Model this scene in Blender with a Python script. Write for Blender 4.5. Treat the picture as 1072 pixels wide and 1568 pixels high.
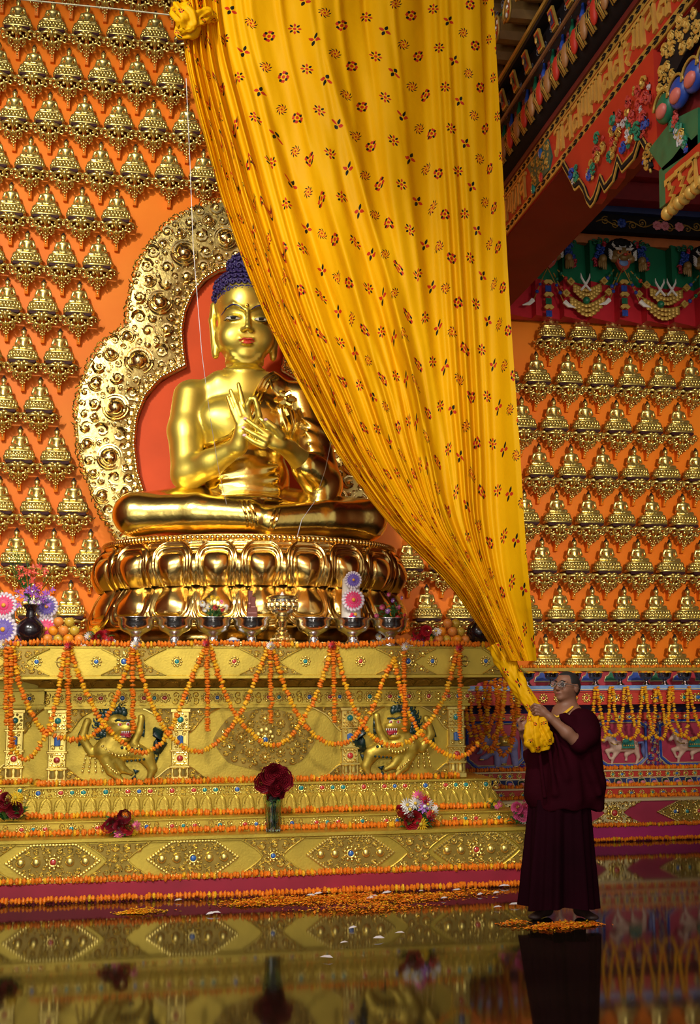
import bpy, math, random
import numpy as np
from mathutils import Vector, Matrix
for o in list(bpy.data.objects): bpy.data.objects.remove(o)
PI = math.pi
SC = bpy.context.scene
COL = SC.collection
# ------------------------------------------------------------------ camera
CAM_H = 1.58
YAW, PITCH, ROLL, FPX = 0.174457, 0.149540, -0.006141, 1800.0
_cy, _sy, _cp, _sp = math.cos(YAW), math.sin(YAW), math.cos(PITCH), math.sin(PITCH)
FWD = np.array([_sy*_cp, _cy*_cp, _sp]); _rt = np.array([_cy, -_sy, 0.0]); _up = np.cross(_rt, FWD)
RT = math.cos(ROLL)*_rt + math.sin(ROLL)*_up
UP = -math.sin(ROLL)*_rt + math.cos(ROLL)*_up
cam_d = bpy.data.cameras.new('camera'); cam = bpy.data.objects.new('camera', cam_d); COL.objects.link(cam)
cam_d.sensor_fit = 'VERTICAL'; cam_d.sensor_height = 36.0; cam_d.lens = 36.0*FPX/1568.0
cam_d.clip_start = 0.05; cam_d.clip_end = 200
cam.matrix_world = Matrix(((RT[0], UP[0], -FWD[0], 0), (RT[1], UP[1], -FWD[1], 0), (RT[2], UP[2], -FWD[2], CAM_H), (0, 0, 0, 1)))
SC.camera = cam
# ------------------------------------------------------------------ world, lamps, exposure
w = bpy.data.worlds.new('hall_air'); SC.world = w; w.use_nodes = True
w.node_tree.nodes['Background'].inputs[0].default_value = (1.0, 0.93, 0.82, 1)
w.node_tree.nodes['Background'].inputs[1].default_value = 0.58
SC.view_settings.view_transform = 'Standard'; SC.view_settings.look = 'None'
SC.view_settings.exposure = 0.0; SC.view_settings.gamma = 1.0; SC.view_settings.use_curve_mapping = False
def lamp(name, kind, loc, target, power, size=1.0, col=(1, .86, .66), spot=60, blend=.6, size_y=None):
    d = bpy.data.lights.new(name, kind); o = bpy.data.objects.new(name, d); COL.objects.link(o)
    d.energy = power; d.color = col
    if kind == 'AREA':
        d.size = size
        if size_y: d.shape = 'RECTANGLE'; d.size_y = size_y
    else: d.shadow_soft_size = size
    if kind == 'SPOT': d.spot_size = math.radians(spot); d.spot_blend = blend
    o.location = loc
    o.rotation_euler = (Vector(target)-Vector(loc)).to_track_quat('-Z', 'Y').to_euler()
    return o
lamp('key_spot', 'SPOT', (-4.2, 1.6, 9.2), (-.4, 12.6, 5.2), 3600, .22, (1, .92, .76), 46, .8)
lamp('altar_spot', 'SPOT', (.0, 1.2, 7.4), (1.0, 10, 1.7), 2100, .35, (1, .93, .80), 44, .8)
lamp('hall_panel', 'AREA', (-3.2, 3.2, 7.6), (1.2, 11.5, 3.4), 260, 1.6, (1, .95, .86))
lamp('front_fill', 'AREA', (-1.5, -2.6, 2.9), (1.0, 11, 2.6), 270, 6.5, (1, .97, .92), size_y=3.6)  # fill lamp added behind the camera to brighten the gold; no door there
lamp('right_spot', 'SPOT', (4.7, 3.2, 4.6), (5.5, 12.8, 3.4), 1900, .3, (1, .88, .70), 40, .9)
# ------------------------------------------------------------------ pixel -> point on a world plane
CAMP = np.array([0, 0, CAM_H])
def ray(px, py): return FWD + RT*(px-536)/FPX - UP*(py-784)/FPX
def at(px, py, Y):
    d = ray(px, py); return CAMP + d*(Y/d[1])
def atz(px, py, Z=0.0):
    d = ray(px, py); return CAMP + d*((Z-CAM_H)/d[2])
def atx(px, py, X):
    d = ray(px, py); return CAMP + d*(X/d[0])
# ------------------------------------------------------------------ materials
MATS = {}
def mat(name, col, rough=.5, metal=0.0, var=.12, scale=12, bump=0.0, bscale=40, spec=.5, coat=0, col2=None, trans=0, emit=None):
    if name in MATS: return MATS[name]
    m = bpy.data.materials.new(name); m.use_nodes = True; nt = m.node_tree; N = nt.nodes; L = nt.links
    b = N['Principled BSDF']
    b.inputs['Roughness'].default_value = rough; b.inputs['Metallic'].default_value = metal
    b.inputs['Specular IOR Level'].default_value = spec
    b.inputs['Coat Weight'].default_value = coat; b.inputs['Coat Roughness'].default_value = .08
    if trans: b.inputs['Transmission Weight'].default_value = trans
    tc = N.new('ShaderNodeTexCoord'); nz = N.new('ShaderNodeTexNoise')
    nz.inputs['Scale'].default_value = scale; nz.inputs['Detail'].default_value = 4
    L.new(tc.outputs['Object'], nz.inputs['Vector'])
    rp = N.new('ShaderNodeValToRGB'); e = rp.color_ramp.elements
    c2 = col2 if col2 else tuple(min(1, c*(1+var)) for c in col)
    c1 = col if col2 else tuple(c*(1-var) for c in col)
    e[0].position = .32; e[0].color = (*c1, 1); e[1].position = .68; e[1].color = (*c2, 1)
    L.new(nz.outputs['Fac'], rp.inputs['Fac']); L.new(rp.outputs['Color'], b.inputs['Base Color'])
    if bump:
        n2 = N.new('ShaderNodeTexNoise'); n2.inputs['Scale'].default_value = bscale; n2.inputs['Detail'].default_value = 3
        L.new(tc.outputs['Object'], n2.inputs['Vector'])
        bp = N.new('ShaderNodeBump'); bp.inputs['Strength'].default_value = bump; bp.inputs['Distance'].default_value = .01
        L.new(n2.outputs['Fac'], bp.inputs['Height']); L.new(bp.outputs['Normal'], b.inputs['Normal'])
    MATS[name] = m; return m
GOLD_SKIN = mat('gold_satin', (.78, .62, .11), .40, .9, .10, 3, .10, 10)
GOLD_ROBE = mat('gold_polished', (.88, .66, .18), .22, 1, .10, 3, .35, 9)
GOLD_CARVE = mat('gold_carved', (.90, .72, .32), .24, 1, .12, 6, .2, 40)
GOLD_ALTAR = mat('gold_painted', (.56, .40, .052), .40, .65, .14, 5, .12, 60)
GOLD_TRIM = mat('gold_trim', (.84, .65, .17), .30, .85, .12, 9)
GOLD_STATUE = mat('gold_statuette', (.76, .61, .20), .30, .88, .15, 20)
GOLD_DULL = mat('gold_dull', (.34, .225, .036), .5, .55, .2, 10)  # also serves as painted shade behind the altar filigree
SILVER = mat('silver_steel', (.78, .76, .76), .20, 1, .05, 9)
BLACK = mat('black_paint', (.012, .010, .010), .45)
HAIR_BLUE = mat('indigo_hair', (.030, .018, .105), .5, 0, .2, 30)
RED = mat('red_paint', (.50, .035, .018), .4, 0, .12, 5)
DARKRED = mat('dark_red_paint', (.16, .012, .012), .45, 0, .15, 4)
CRIMSON = mat('crimson_paint', (.42, .02, .04), .45, 0, .15, 5)
MAGENTA = mat('magenta_cloth', (.36, .012, .07), .55, 0, .12, 4)
BLUE = mat('blue_paint', (.02, .06, .34), .4, 0, .2, 12)
SKY = mat('light_blue_paint', (.16, .30, .62), .4, 0, .2, 12)
GREEN = mat('green_paint', (.008, .13, .06), .42, 0, .2, 9)
DKGREEN = mat('dark_green_paint', (.004, .035, .03), .3, 0, .2, 9)
WHITE = mat('white_paint', (.8, .78, .74), .5, 0, .05, 9)
PINK = mat('pink_paint', (.72, .22, .26), .5, 0, .12, 9)
ORANGE = mat('orange_paint', (.75, .20, .03), .5, 0, .12, 9)
MARI_O = mat('marigold_orange', (.90, .22, .004), .65, 0, .22, 60)
MARI_Y = mat('marigold_yellow', (.92, .46, .008), .65, 0, .18, 60)
LEAF = mat('leaf_green', (.03, .12, .02), .5, 0, .3, 25)
def gem_mat(n, c): return mat(n, c, .1, 0, .15, 40, coat=1)
GEM_R, GEM_B, GEM_T = gem_mat('coral_gem', (.55, .04, .03)), gem_mat('lapis_gem', (.03, .13, .42)), gem_mat('turquoise_gem', (.01, .25, .24))
# ------------------------------------------------------------------ mesh builder
def norm(a):
    a = np.asarray(a, float); return a/(np.linalg.norm(a)+1e-12)
class MB:
    def __init__(s): s.v = []; s.f = []; s.mi = []; s.cur = 0
    def add(s, vs, fs, m=None):
        b = len(s.v); s.v.extend([tuple(map(float, p)) for p in vs]); m = s.cur if m is None else m
        for f in fs: s.f.append(tuple(i+b for i in f)); s.mi.append(m)
        return s
    def box(s, x0, x1, y0, y1, z0, z1, m=None):
        vs = [(x0,y0,z0),(x1,y0,z0),(x1,y1,z0),(x0,y1,z0),(x0,y0,z1),(x1,y0,z1),(x1,y1,z1),(x0,y1,z1)]
        return s.add(vs, [(0,3,2,1),(4,5,6,7),(0,1,5,4),(1,2,6,5),(2,3,7,6),(3,0,4,7)], m)
    def bev(s, x0, x1, y0, y1, z0, z1, c=.006, m=None):      # box with its front edges chamfered
        vs = [(x0,y1,z0),(x1,y1,z0),(x1,y1,z1),(x0,y1,z1),(x0,y0+c,z0),(x1,y0+c,z0),(x1,y0+c,z1),(x0,y0+c,z1),(x0+c,y0,z0+c),(x1-c,y0,z0+c),(x1-c,y0,z1-c),(x0+c,y0,z1-c)]
        return s.add(vs, [(0,1,2,3)[::1],(8,9,10,11),(4,5,9,8),(5,6,10,9),(6,7,11,10),(7,4,8,11),(0,1,5,4),(1,2,6,5),(2,3,7,6),(3,0,4,7)], m)
    def tube(s, path, r, n=6, flat=1.0, up=(0,0,1), cap=True, m=None, closed=False):
        P = [np.asarray(p, float) for p in path]; k = len(P); R = r if hasattr(r, '__len__') else [r]*k
        up = np.asarray(up, float); vs = []
        for i, p in enumerate(P):
            a = P[(i-1) % k] if (closed or i) else P[0]; b = P[(i+1) % k] if (closed or i < k-1) else P[-1]
            t = norm(b-a); u = np.cross(t, up)
            if np.linalg.norm(u) < 1e-3: u = np.cross(t, (1, 0, .01))
            u = norm(u); q = np.cross(u, t)
            for j in range(n):
                an = 2*PI*j/n; vs.append(p + u*(math.cos(an)*R[i]) + q*(math.sin(an)*R[i]*flat))
        fs = []
        for i in range(k if closed else k-1):
            i2 = (i+1) % k
            for j in range(n): fs.append((i*n+j, i*n+(j+1) % n, i2*n+(j+1) % n, i2*n+j))
        if cap and not closed:
            fs.append(tuple(range(n))[::-1]); fs.append(tuple((k-1)*n+j for j in range(n)))
        return s.add(vs, fs, m)
    def lathe(s, prof, n=20, c=(0,0,0), sx=1.0, sy=1.0, m=None, ax=None, wob=None):
        vs = []; k = len(prof)
        for i, (r, z) in enumerate(prof):
            for j in range(n):
                a = 2*PI*j/n; rr = r*(1+(wob(a, i) if wob else 0)); p = np.array([rr*math.cos(a)*sx, rr*math.sin(a)*sy, z])
                if ax is not None: p = ax @ p
                vs.append(p+np.asarray(c, float))
        fs = [(i*n+j, i*n+(j+1) % n, (i+1)*n+(j+1) % n, (i+1)*n+j) for i in range(k-1) for j in range(n)]
        if prof[0][0] > 1e-6: fs.append(tuple(range(n))[::-1])
        if prof[-1][0] > 1e-6: fs.append(tuple((k-1)*n+j for j in range(n)))
        return s.add(vs, fs, m)
    def ball(s, c, r, n=8, k=5, m=None, ax=None):
        r = r if hasattr(r, '__len__') else (r, r, r)
        prof = [(math.sin(PI*i/k), -math.cos(PI*i/k)) for i in range(k+1)]
        vs = []
        for i, (q, z) in enumerate(prof):
            for j in range(n):
                a = 2*PI*j/n; p = np.array([q*math.cos(a)*r[0], q*math.sin(a)*r[1], z*r[2]])
                if ax is not None: p = ax @ p
                vs.append(p+np.asarray(c, float))
        return s.add(vs, [(i*n+j, i*n+(j+1) % n, (i+1)*n+(j+1) % n, (i+1)*n+j) for i in range(k) for j in range(n)], m)
    def prism(s, poly, y0, y1, m=None, fr=None):              # polygon in (x,z) extruded along y; fr maps (x,y,z)
        k = len(poly); vs = [(x, y0, z) for x, z in poly]+[(x, y1, z) for x, z in poly]
        if fr: vs = [fr(*p) for p in vs]
        return s.add(vs, [tuple(range(k)), tuple(range(k, 2*k))[::-1]]+[(i, k+i, k+(i+1) % k, (i+1) % k) for i in range(k)], m)
    def grid(s, fn, nu, nv, m=None, wrap=False):
        vs = [fn(i/nu, j/nv) for i in range(nu+(0 if wrap else 1)) for j in range(nv+1)]; c = nu if wrap else nu+1
        return s.add(vs, [(i*(nv+1)+j, ((i+1) % c)*(nv+1)+j, ((i+1) % c)*(nv+1)+j+1, i*(nv+1)+j+1) for i in range(nu) for j in range(nv)], m)
    def spiral(s, cx, cz, r, y, turns=1.6, a0=0.0, d=1, th=.16, fr=None, n=4, seg=9, m=None, bead=True):
        k = int(turns*seg)+2; path = []; R = []
        for i in range(k):
            t = i/(k-1); a = a0+d*turns*2*PI*t; q = r*(1-.86*t)
            p = (cx+q*math.cos(a), y, cz+q*math.sin(a)); path.append(fr(*p) if fr else p); R.append(r*th*(1.05-.5*t)*(.55+.45*min(1, 6*t)))
        s.tube(path, R, n, m=m)
        if bead:
            p = (cx, y, cz); s.ball(fr(*p) if fr else p, r*th*1.25, 5, 3, m=m)
        return s
    def mesh(s, name, mats, smooth=True):
        me = bpy.data.meshes.new(name); me.from_pydata(s.v, [], s.f)
        for m in (mats if isinstance(mats, (list, tuple)) else [mats]): me.materials.append(m)
        if any(s.mi): me.polygons.foreach_set('material_index', s.mi)
        if smooth: me.polygons.foreach_set('use_smooth', [True]*len(s.f)); 
        me.update()
        if smooth == 'auto': me.set_sharp_from_angle(angle=math.radians(38))
        return me
    def build(s, name, mats, parent=None, smooth='auto', **kw):
        return link(name, s.mesh(name, mats, smooth), parent, **kw)
def fixnormals(me):
    import bmesh
    b = bmesh.new(); b.from_mesh(me); bmesh.ops.recalc_face_normals(b, faces=b.faces); b.to_mesh(me); b.free()
def link(name, me, parent=None, loc=None, rot=None, scl=None, label=None, cat=None, group=None, kind=None):
    o = bpy.data.objects.new(name, me); COL.objects.link(o)
    if parent is not None: o.parent = parent
    if loc is not None: o.location = loc
    if rot is not None: o.rotation_euler = rot
    if scl is not None: o.scale = scl if hasattr(scl, '__len__') else (scl,)*3
    return tag(o, label, cat, group, kind)
def tag(o, label=None, cat=None, group=None, kind=None):
    if label: o['label'] = label
    if cat: o['category'] = cat
    if group: o['group'] = group
    if kind: o['kind'] = kind
    return o
def thing(name, label, cat, loc=(0, 0, 0), rot=(0, 0, 0), group=None, scl=None):
    return link(name, None, None, loc, rot, scl, label, cat, group)
def dup(root, loc, rot=None, scl=None, label=None, group=None):
    kids = {}
    for o in root.children: kids[o] = list(o.children)
    r = root.copy(); COL.objects.link(r); r.location = loc
    if rot is not None: r.rotation_euler = rot
    if scl is not None: r.scale = scl if hasattr(scl, '__len__') else (scl,)*3
    if label: r['label'] = label
    if group: r['group'] = group
    for ch, gk in kids.items():
        c = ch.copy(); COL.objects.link(c); c.parent = r
        for g in gk:
            d = g.copy(); COL.objects.link(d); d.parent = c
    return r
ORD = ['', 'first', 'second', 'third', 'fourth', 'fifth', 'sixth', 'seventh', 'eighth', 'ninth', 'tenth', 'eleventh', 'twelfth', 'thirteenth', 'fourteenth', 'fifteenth', 'sixteenth', 'seventeenth', 'eighteenth', 'nineteenth', 'twentieth', 'twenty-first', 'twenty-second', 'twenty-third', 'twenty-fourth', 'twenty-fifth']
# ------------------------------------------------------------------ organic forms: blended distance field -> surface net
class SDF:
    def __init__(s): s.ops = []
    def cone(s, a, b, ra, rb, k=.02, sub=False):
        s.ops.append(('c', np.array(a, float), np.array(b, float), ra, rb, k, sub)); return s
    def ell(s, c, r, k=.02, R=None, sub=False):
        s.ops.append(('e', np.array(c, float), np.array(r, float), None if R is None else np.array(R), 0, k, sub)); return s
    @staticmethod
    def prim(op, P):
        if op[0] == 'c':
            _, a, b, ra, rb, k, sub = op; ab = b-a; L2 = ab@ab+1e-12
            t = np.clip(((P-a)@ab)/L2, 0, 1); return np.linalg.norm(P-a-t[..., None]*ab, axis=-1)-(ra+(rb-ra)*t)
        _, c, r, R, _, k, sub = op; q = P-c
        if R is not None: q = q@R
        k0 = np.linalg.norm(q/r, axis=-1); k1 = np.linalg.norm(q/(r*r), axis=-1)
        return np.where(k1 > 1e-9, k0*(k0-1)/np.maximum(k1, 1e-9), -r.min())
    @staticmethod
    def comb(G, d, k, sub):
        if sub:
            d = -d; h = np.clip(.5-.5*(d-G)/k, 0, 1) if False else np.clip(.5+.5*(d-G)/k, 0, 1)
            return G*(1-h)+d*h+k*h*(1-h)
        h = np.clip(.5+.5*(d-G)/k, 0, 1); return d*(1-h)+G*h-k*h*(1-h)
    def bb(s, op):
        if op[0] == 'c':
            r = max(op[3], op[4]); return np.minimum(op[1], op[2])-r, np.maximum(op[1], op[2])+r
        r = op[2].max() if op[3] is not None else op[2]; return op[1]-r, op[1]+r
    def eval(s, P):
        G = np.full(P.shape[:-1], 9.0)
        for op in s.ops: G = s.comb(G, s.prim(op, P), op[5], op[6])
        return G
    def front(s, x, z, y0, y1, n=160):                 # first y (marching from y0 to y1) where the surface is met
        x = np.atleast_1d(np.asarray(x, float)); z = np.atleast_1d(np.asarray(z, float)); ys = np.linspace(y0, y1, n)
        P = np.stack([np.repeat(x[:, None], n, 1), np.repeat(ys[None], len(x), 0), np.repeat(z[:, None], n, 1)], -1)
        D = s.eval(P); ins = D < 0; i = ins.argmax(1); i = np.where(ins.any(1), np.maximum(i, 1), n-1)
        r = np.arange(len(x)); d0 = D[r, i-1]; d1 = D[r, i]; t = np.clip(d0/(d0-d1+1e-12), 0, 1)
        return ys[i-1]+(ys[i]-ys[i-1])*t
    def field(s, h):
        lo = np.min([s.bb(o)[0] for o in s.ops if not o[6]], 0)-3*h; hi = np.max([s.bb(o)[1] for o in s.ops if not o[6]], 0)+3*h
        n = np.ceil((hi-lo)/h).astype(int)+1; G = np.full(tuple(n), 9.0)
        ax = [lo[i]+h*np.arange(n[i]) for i in range(3)]
        for op in s.ops:
            a, b = s.bb(op); pad = op[5]+2*h
            i0 = np.maximum(((a-pad-lo)/h).astype(int), 0); i1 = np.minimum(np.ceil((b+pad-lo)/h).astype(int)+1, n)
            if (i1 <= i0).any(): continue
            sl = tuple(slice(i0[i], i1[i]) for i in range(3))
            P = np.stack(np.meshgrid(*(ax[i][sl[i]] for i in range(3)), indexing='ij'), -1)
            G[sl] = s.comb(G[sl], s.prim(op, P), op[5], op[6])
        return G, lo, ax
    def mesh(s, name, mats, h, mod=None, smooth=1):
        G, lo, ax = s.field(h)
        if mod: G = mod(G, np.stack(np.meshgrid(*ax, indexing='ij'), -1))
        return net(G, lo, h, name, mats, smooth)
def net(G, lo, h, name, mats, smooth=1):
    ins = G < 0; nx, ny, nz = G.shape; cn = ins[:-1, :-1, :-1].astype(np.int8)
    cor = [(i, j, k) for i in (0, 1) for j in (0, 1) for k in (0, 1)]
    tot = sum(ins[i:nx-1+i, j:ny-1+j, k:nz-1+k].astype(np.int8) for i, j, k in cor)
    act = np.argwhere((tot > 0) & (tot < 8)); idx = -np.ones((nx-1, ny-1, nz-1), int); idx[tuple(act.T)] = np.arange(len(act))
    acc = np.zeros((len(act), 3)); cnt = np.zeros(len(act))
    for a in range(8):
        for b in range(a+1, 8):
            ca, cb = np.array(cor[a]), np.array(cor[b])
            if np.abs(ca-cb).sum() != 1: continue
            ga = G[tuple((act+ca).T)]; gb = G[tuple((act+cb).T)]; m = (ga < 0) != (gb < 0)
            t = (ga/(ga-gb+1e-15))[:, None]; acc[m] += (ca+(cb-ca)*t)[m]; cnt[m] += 1
    V = lo+h*(act+acc/cnt[:, None]); F = []
    for d in range(3):
        e = np.zeros(3, int); e[d] = 1; u = np.zeros(3, int); u[(d+1) % 3] = 1; v = np.zeros(3, int); v[(d+2) % 3] = 1
        sl0 = [slice(0, n) for n in G.shape]; sl1 = list(sl0); sl0[d] = slice(0, -1); sl1[d] = slice(1, None)
        A = ins[tuple(sl0)]; B = ins[tuple(sl1)]
        for flip, M in ((False, A & ~B), (True, ~A & B)):
            q = np.argwhere(M); ok = np.ones(len(q), bool)
            for c in (u, v): ok &= (q@c > 0)
            q = q[ok]
            lim = np.array(idx.shape); q = q[(q < lim).all(1)]
            f = np.stack([idx[tuple((q-u-v).T)], idx[tuple((q-v).T)], idx[tuple(q.T)], idx[tuple((q-u).T)]], 1)
            F.append(f[:, ::-1] if flip else f)
    F = np.concatenate(F); F = F[(F >= 0).all(1)]
    for _ in range(smooth):
        S = np.zeros_like(V); c = np.zeros(len(V))
        for i in range(4):
            for j in ((i+1) % 4, (i-1) % 4):
                np.add.at(S, F[:, i], V[F[:, j]]); np.add.at(c, F[:, i], 1)
        V = V*.5+.5*S/np.maximum(c, 1)[:, None]
    me = bpy.data.meshes.new(name); me.vertices.add(len(V)); me.vertices.foreach_set('co', V.ravel())
    me.loops.add(F.size); me.loops.foreach_set('vertex_index', F.ravel().astype(np.int32))
    me.polygons.add(len(F)); me.polygons.foreach_set('loop_start', np.arange(0, F.size, 4, dtype=np.int32))
    me.polygons.foreach_set('use_smooth', np.ones(len(F), bool))
    for m in (mats if isinstance(mats, (list, tuple)) else [mats]): me.materials.append(m)
    me.update(calc_edges=True); me.validate(); return me
# dense scroll carving: circles packed into a region, each turned into a spiral in relief
def pack(inside, bbox, radii, rng, tries=500, gap=.97, seed_pts=()):
    C = list(seed_pts); out = []; x0, x1, z0, z1 = bbox
    A = np.array(C, float).reshape(-1, 3)
    for r in radii:
        X = np.array([[rng.uniform(x0, x1), rng.uniform(z0, z1)] for _ in range(tries)])
        for x, z in X:
            if len(A) and (np.hypot(A[:, 0]-x, A[:, 1]-z) < (A[:, 2]+r)*gap).any(): continue
            if not inside(x, z, r): continue
            A = np.vstack([A, (x, z, r)]); out.append((x, z, r))
    return out
def filigree(mb, circles, y, rng, fr=None, th=.2, turns=(1.2, 1.7), seg=8, m=None):
    for x, z, r in circles:
        mb.spiral(x, z, r*.92, y, rng.uniform(*turns), rng.uniform(0, 2*PI), rng.choice((-1, 1)), th, fr, 4, seg, m, bead=r > .02)
# ================================================================== the hall
WALL_Y = 12.9
WALL = mat('orange_wall', (.80, .18, .010), .45, 0, .10, 1.2, .05, 3, spec=.14, col2=(.86, .235, .016))
FLOOR = mat('polished_floor', (.014, .008, .005), .06, 0, .35, 1.5, .012, 2.0, spec=.24)
MB().box(-7, 9.5, WALL_Y, WALL_Y+.3, 0, 10.6).build('wall_back', WALL, kind='structure', smooth=False)
MB().box(-7, 9.5, -1, WALL_Y+.3, -.2, 0).build('floor', FLOOR, kind='structure', smooth=False)
SIDE = mat('side_wall', (.22, .05, .02), .5, 0, .15, 1, spec=.2)
MB().box(-7.3, -7, 2, WALL_Y+.3, 0, 10.6).build('wall_left', SIDE, kind='structure', smooth=False)
MB().box(9.5, 9.8, 2, WALL_Y+.3, 0, 10.6).build('wall_right', SIDE, kind='structure', smooth=False)
MB().box(-7, 9.5, 2, WALL_Y+.3, 10.6, 10.8).build('ceiling', mat('ceiling_paint', (.05, .01, .01), .6), kind='structure', smooth=False)
# ------------------------------------------------------------------ gilt statuettes on brackets
def statuette_parts():
    s = SDF(); k = .008
    s.ell((0, 0, .135), (.036, .027, .050), k).ell((0, -.004, .167), (.050, .028, .026), k)
    s.ell((0, .0, .105), (.032, .028, .030), k)
    s.cone((0, -.002, .185), (0, -.004, .205), .015, .014, .006)
    s.ell((0, -.006, .222), (.023, .024, .030), .005)
    for q in (-1, 1):
        s.cone((q*.050, 0, .170), (q*.066, .0, .122), .0155, .0125, .006)
        s.cone((q*.066, 0, .122), (q*.018, -.040, .098), .012, .010, .006)
        s.cone((q*.020, -.012, .085), (q*.074, -.030, .080), .022, .018, k)
        s.cone((q*.074, -.030, .079), (-q*.020, -.052, .078), .018, .013, k)
        s.ell((q*.022, -.004, .222), (.005, .006, .017), .003)
    body = s.mesh('statuette_body', GOLD_STATUE, .0062)
    h = SDF(); h.ell((0, .002, .240), (.0235, .025, .019), .004).ell((0, .004, .262), (.012, .012, .014), .005).ell((0, .012, .228), (.022, .018, .024), .004)
    hair = h.mesh('statuette_hair', mat('dark_hair', (.02, .013, .012), .4), .0058)
    m = MB()
    sq = lambda a, i: (abs(math.cos(a))**3.2+abs(math.sin(a))**3.2)**(-1/3.2)-1
    m.lathe([(.0, .064), (.140, .064), (.147, .058), (.140, .052)], 28, sy=.58, wob=sq)
    m.lathe([(.128, .05), (.125, .044), (.150, .024), (.150, .014), (.160, .012), (.160, 0), (.0, 0)], 28, sy=.58, wob=sq)
    for i in range(26):
        a = 2*PI*i/26
        if math.sin(a) > .5: continue
        k1, k2 = 1+sq(a, 0), 1+sq(a+.12, 0)
        m.ball((math.cos(a)*.136*k1, math.sin(a)*.080*k1, .044), (.017, .012, .014), 6, 4)
        m.ball((math.cos(a+.12)*.148*k2, math.sin(a+.12)*.087*k2, .024), (.018, .012, .013), 6, 4)
    for me in (body, hair):
        for v in me.vertices: v.co = Vector((v.co.x*1.2, v.co.y*1.15, (v.co.z-.062)*1.25+.112))
    m.v = [(x, y, z*1.75) for x, y, z in m.v]
    return body, hair, m.mesh('lotus_seat', GOLD_STATUE)
BW, BD, BH = .205, .25, .285
def bracket_parts():
    def fr(a, y, b):      # panel coordinates -> bracket; the carved front leans back to the wall towards its tip
        return (a*BW*(1-.02*b), -BD*(1-b*.86)-.02+.10*a*a*(1-b)+y, -.028-b*(BH-.03))
    m = MB(); S = m.spiral
    for q in (-1, 1):
        m.tube([fr(q*x, 0, z) for x, z in ((.05, .16), (.25, .10), (.52, .12), (.62, .22), (.55, .34), (.38, .36), (.33, .27))], [.017, .02, .019, .017, .016, .014, .012], 6)
        m.tube([fr(q*x, 0, z) for x, z in ((.12, .60), (.14, .44), (.30, .38), (.46, .46), (.44, .58), (.33, .60))], [.014, .018, .017, .015, .013, .010], 6)
        m.tube([fr(q*x, 0, z) for x, z in ((.60, .14), (.76, .05), (.90, .06), (1.0, .14), (.96, .22), (.86, .20))], [.014, .019, .019, .017, .014, .011], 6)
        m.tube([fr(q*x, 0, z) for x, z in ((1.0, .12), (1.10, .10), (1.16, .04))], [.012, .010, .004], 5)
        m.tube([fr(q*x, 0, z) for x, z in ((.70, .22), (.80, .30), (.70, .38), (.58, .36))], [.012, .014, .012, .008], 5)
        m.tube([fr(q*x, -.004, z) for x, z in ((.0, .10), (.14, .02), (.26, .04), (.25, .12))], [.012, .016, .013, .008], 5)
        m.ball(fr(q*.20, -.004, .235), (.020, .014, .026), 7, 5); m.ball(fr(q*.50, -.002, .24), .015, 6, 4); m.ball(fr(q*.33, 0, .50), .013, 6, 4)
        for x, z in ((.13, .68), (.22, .60), (.10, .78), (.30, .66)): m.ball(fr(q*x, -.003, z), .0135, 6, 4)
        m.ball(fr(q*.90, -.006, .13), .013, 6, 4)
    m.tube([fr(0, -.006, z) for z in (.04, .12, .22, .34)], [.010, .026, .024, .008], 7)
    m.tube([fr(0, -.002, z) for z in (.36, .46, .56)], [.010, .022, .010], 7)
    for z, r in ((.62, .014), (.72, .015), (.82, .015), (.91, .014), (.98, .010)): m.ball(fr(0, -.004, z), r, 6, 4)
    carve = m.mesh('scroll_carving', GOLD_STATUE)
    d = MB(); d.prism([(-.14, 0), (.14, 0), (.14, -.020), (.13, -.03), (-.13, -.03), (-.14, -.020)], -.215, 0)
    shelf = d.mesh('shelf', mat('oxblood_wood', (.035, .005, .008), .6, spec=.2), 'auto')
    e = MB(); e.add([(-.02, -.20, -.03), (.02, -.20, -.03), (.02, 0, -.03), (-.02, 0, -.03), (-.02, -.055, -.31), (.02, -.055, -.31), (.02, 0, -.31), (-.02, 0, -.31)],
                    [(0,1,2,3),(7,6,5,4),(4,5,1,0),(5,6,2,1),(6,7,3,2),(7,4,0,3)])
    return carve, shelf, e.mesh('prop', WALL, False)
ST_BODY, ST_HAIR, ST_SEAT = statuette_parts(); BR_CARVE, BR_SHELF, BR_PROP = bracket_parts()
ST_H = .3695
def statue_at(x, zhead, row, col, side, with_bracket=True, y=None):
    z = zhead-ST_H*1.03
    place = f'{ORD[col]} from left in {ORD[row]} row down, ' + ('orange wall left of curtain' if side == 'L' else 'orange wall right of curtain' if side == 'R' else 'between throne and curtain')
    t = thing('buddha_statuette', 'gilt seated Buddha statuette, '+place, 'statuette', (x, WALL_Y-.13 if y is None else y, z), (0, 0, 0), 'gilt statuettes on the orange wall', 1.03)
    link('body', ST_BODY, t); link('hair', ST_HAIR, t, label='dark hair'); link('lotus_seat', ST_SEAT, t)
    if with_bracket:
        b = thing('wall_bracket', 'carved gilt bracket, '+place, 'bracket', (x, WALL_Y, z), (0, 0, 0), 'carved brackets on the orange wall')
        link('shelf', BR_SHELF, b, label='dark red shelf board'); link('scroll_carving', BR_CARVE, b); link('prop', BR_PROP, b, label='orange prop under the carving')
    return t
xL, zL, dxL, dzL = -.1184179*WALL_Y, .6019337*WALL_Y+CAM_H, .0296895*WALL_Y, .0426794*WALL_Y
xR, zR, dxR, dzR = .3621198*WALL_Y, .3448885*WALL_Y+CAM_H, .0301458*WALL_Y, .0426511*WALL_Y
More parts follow.
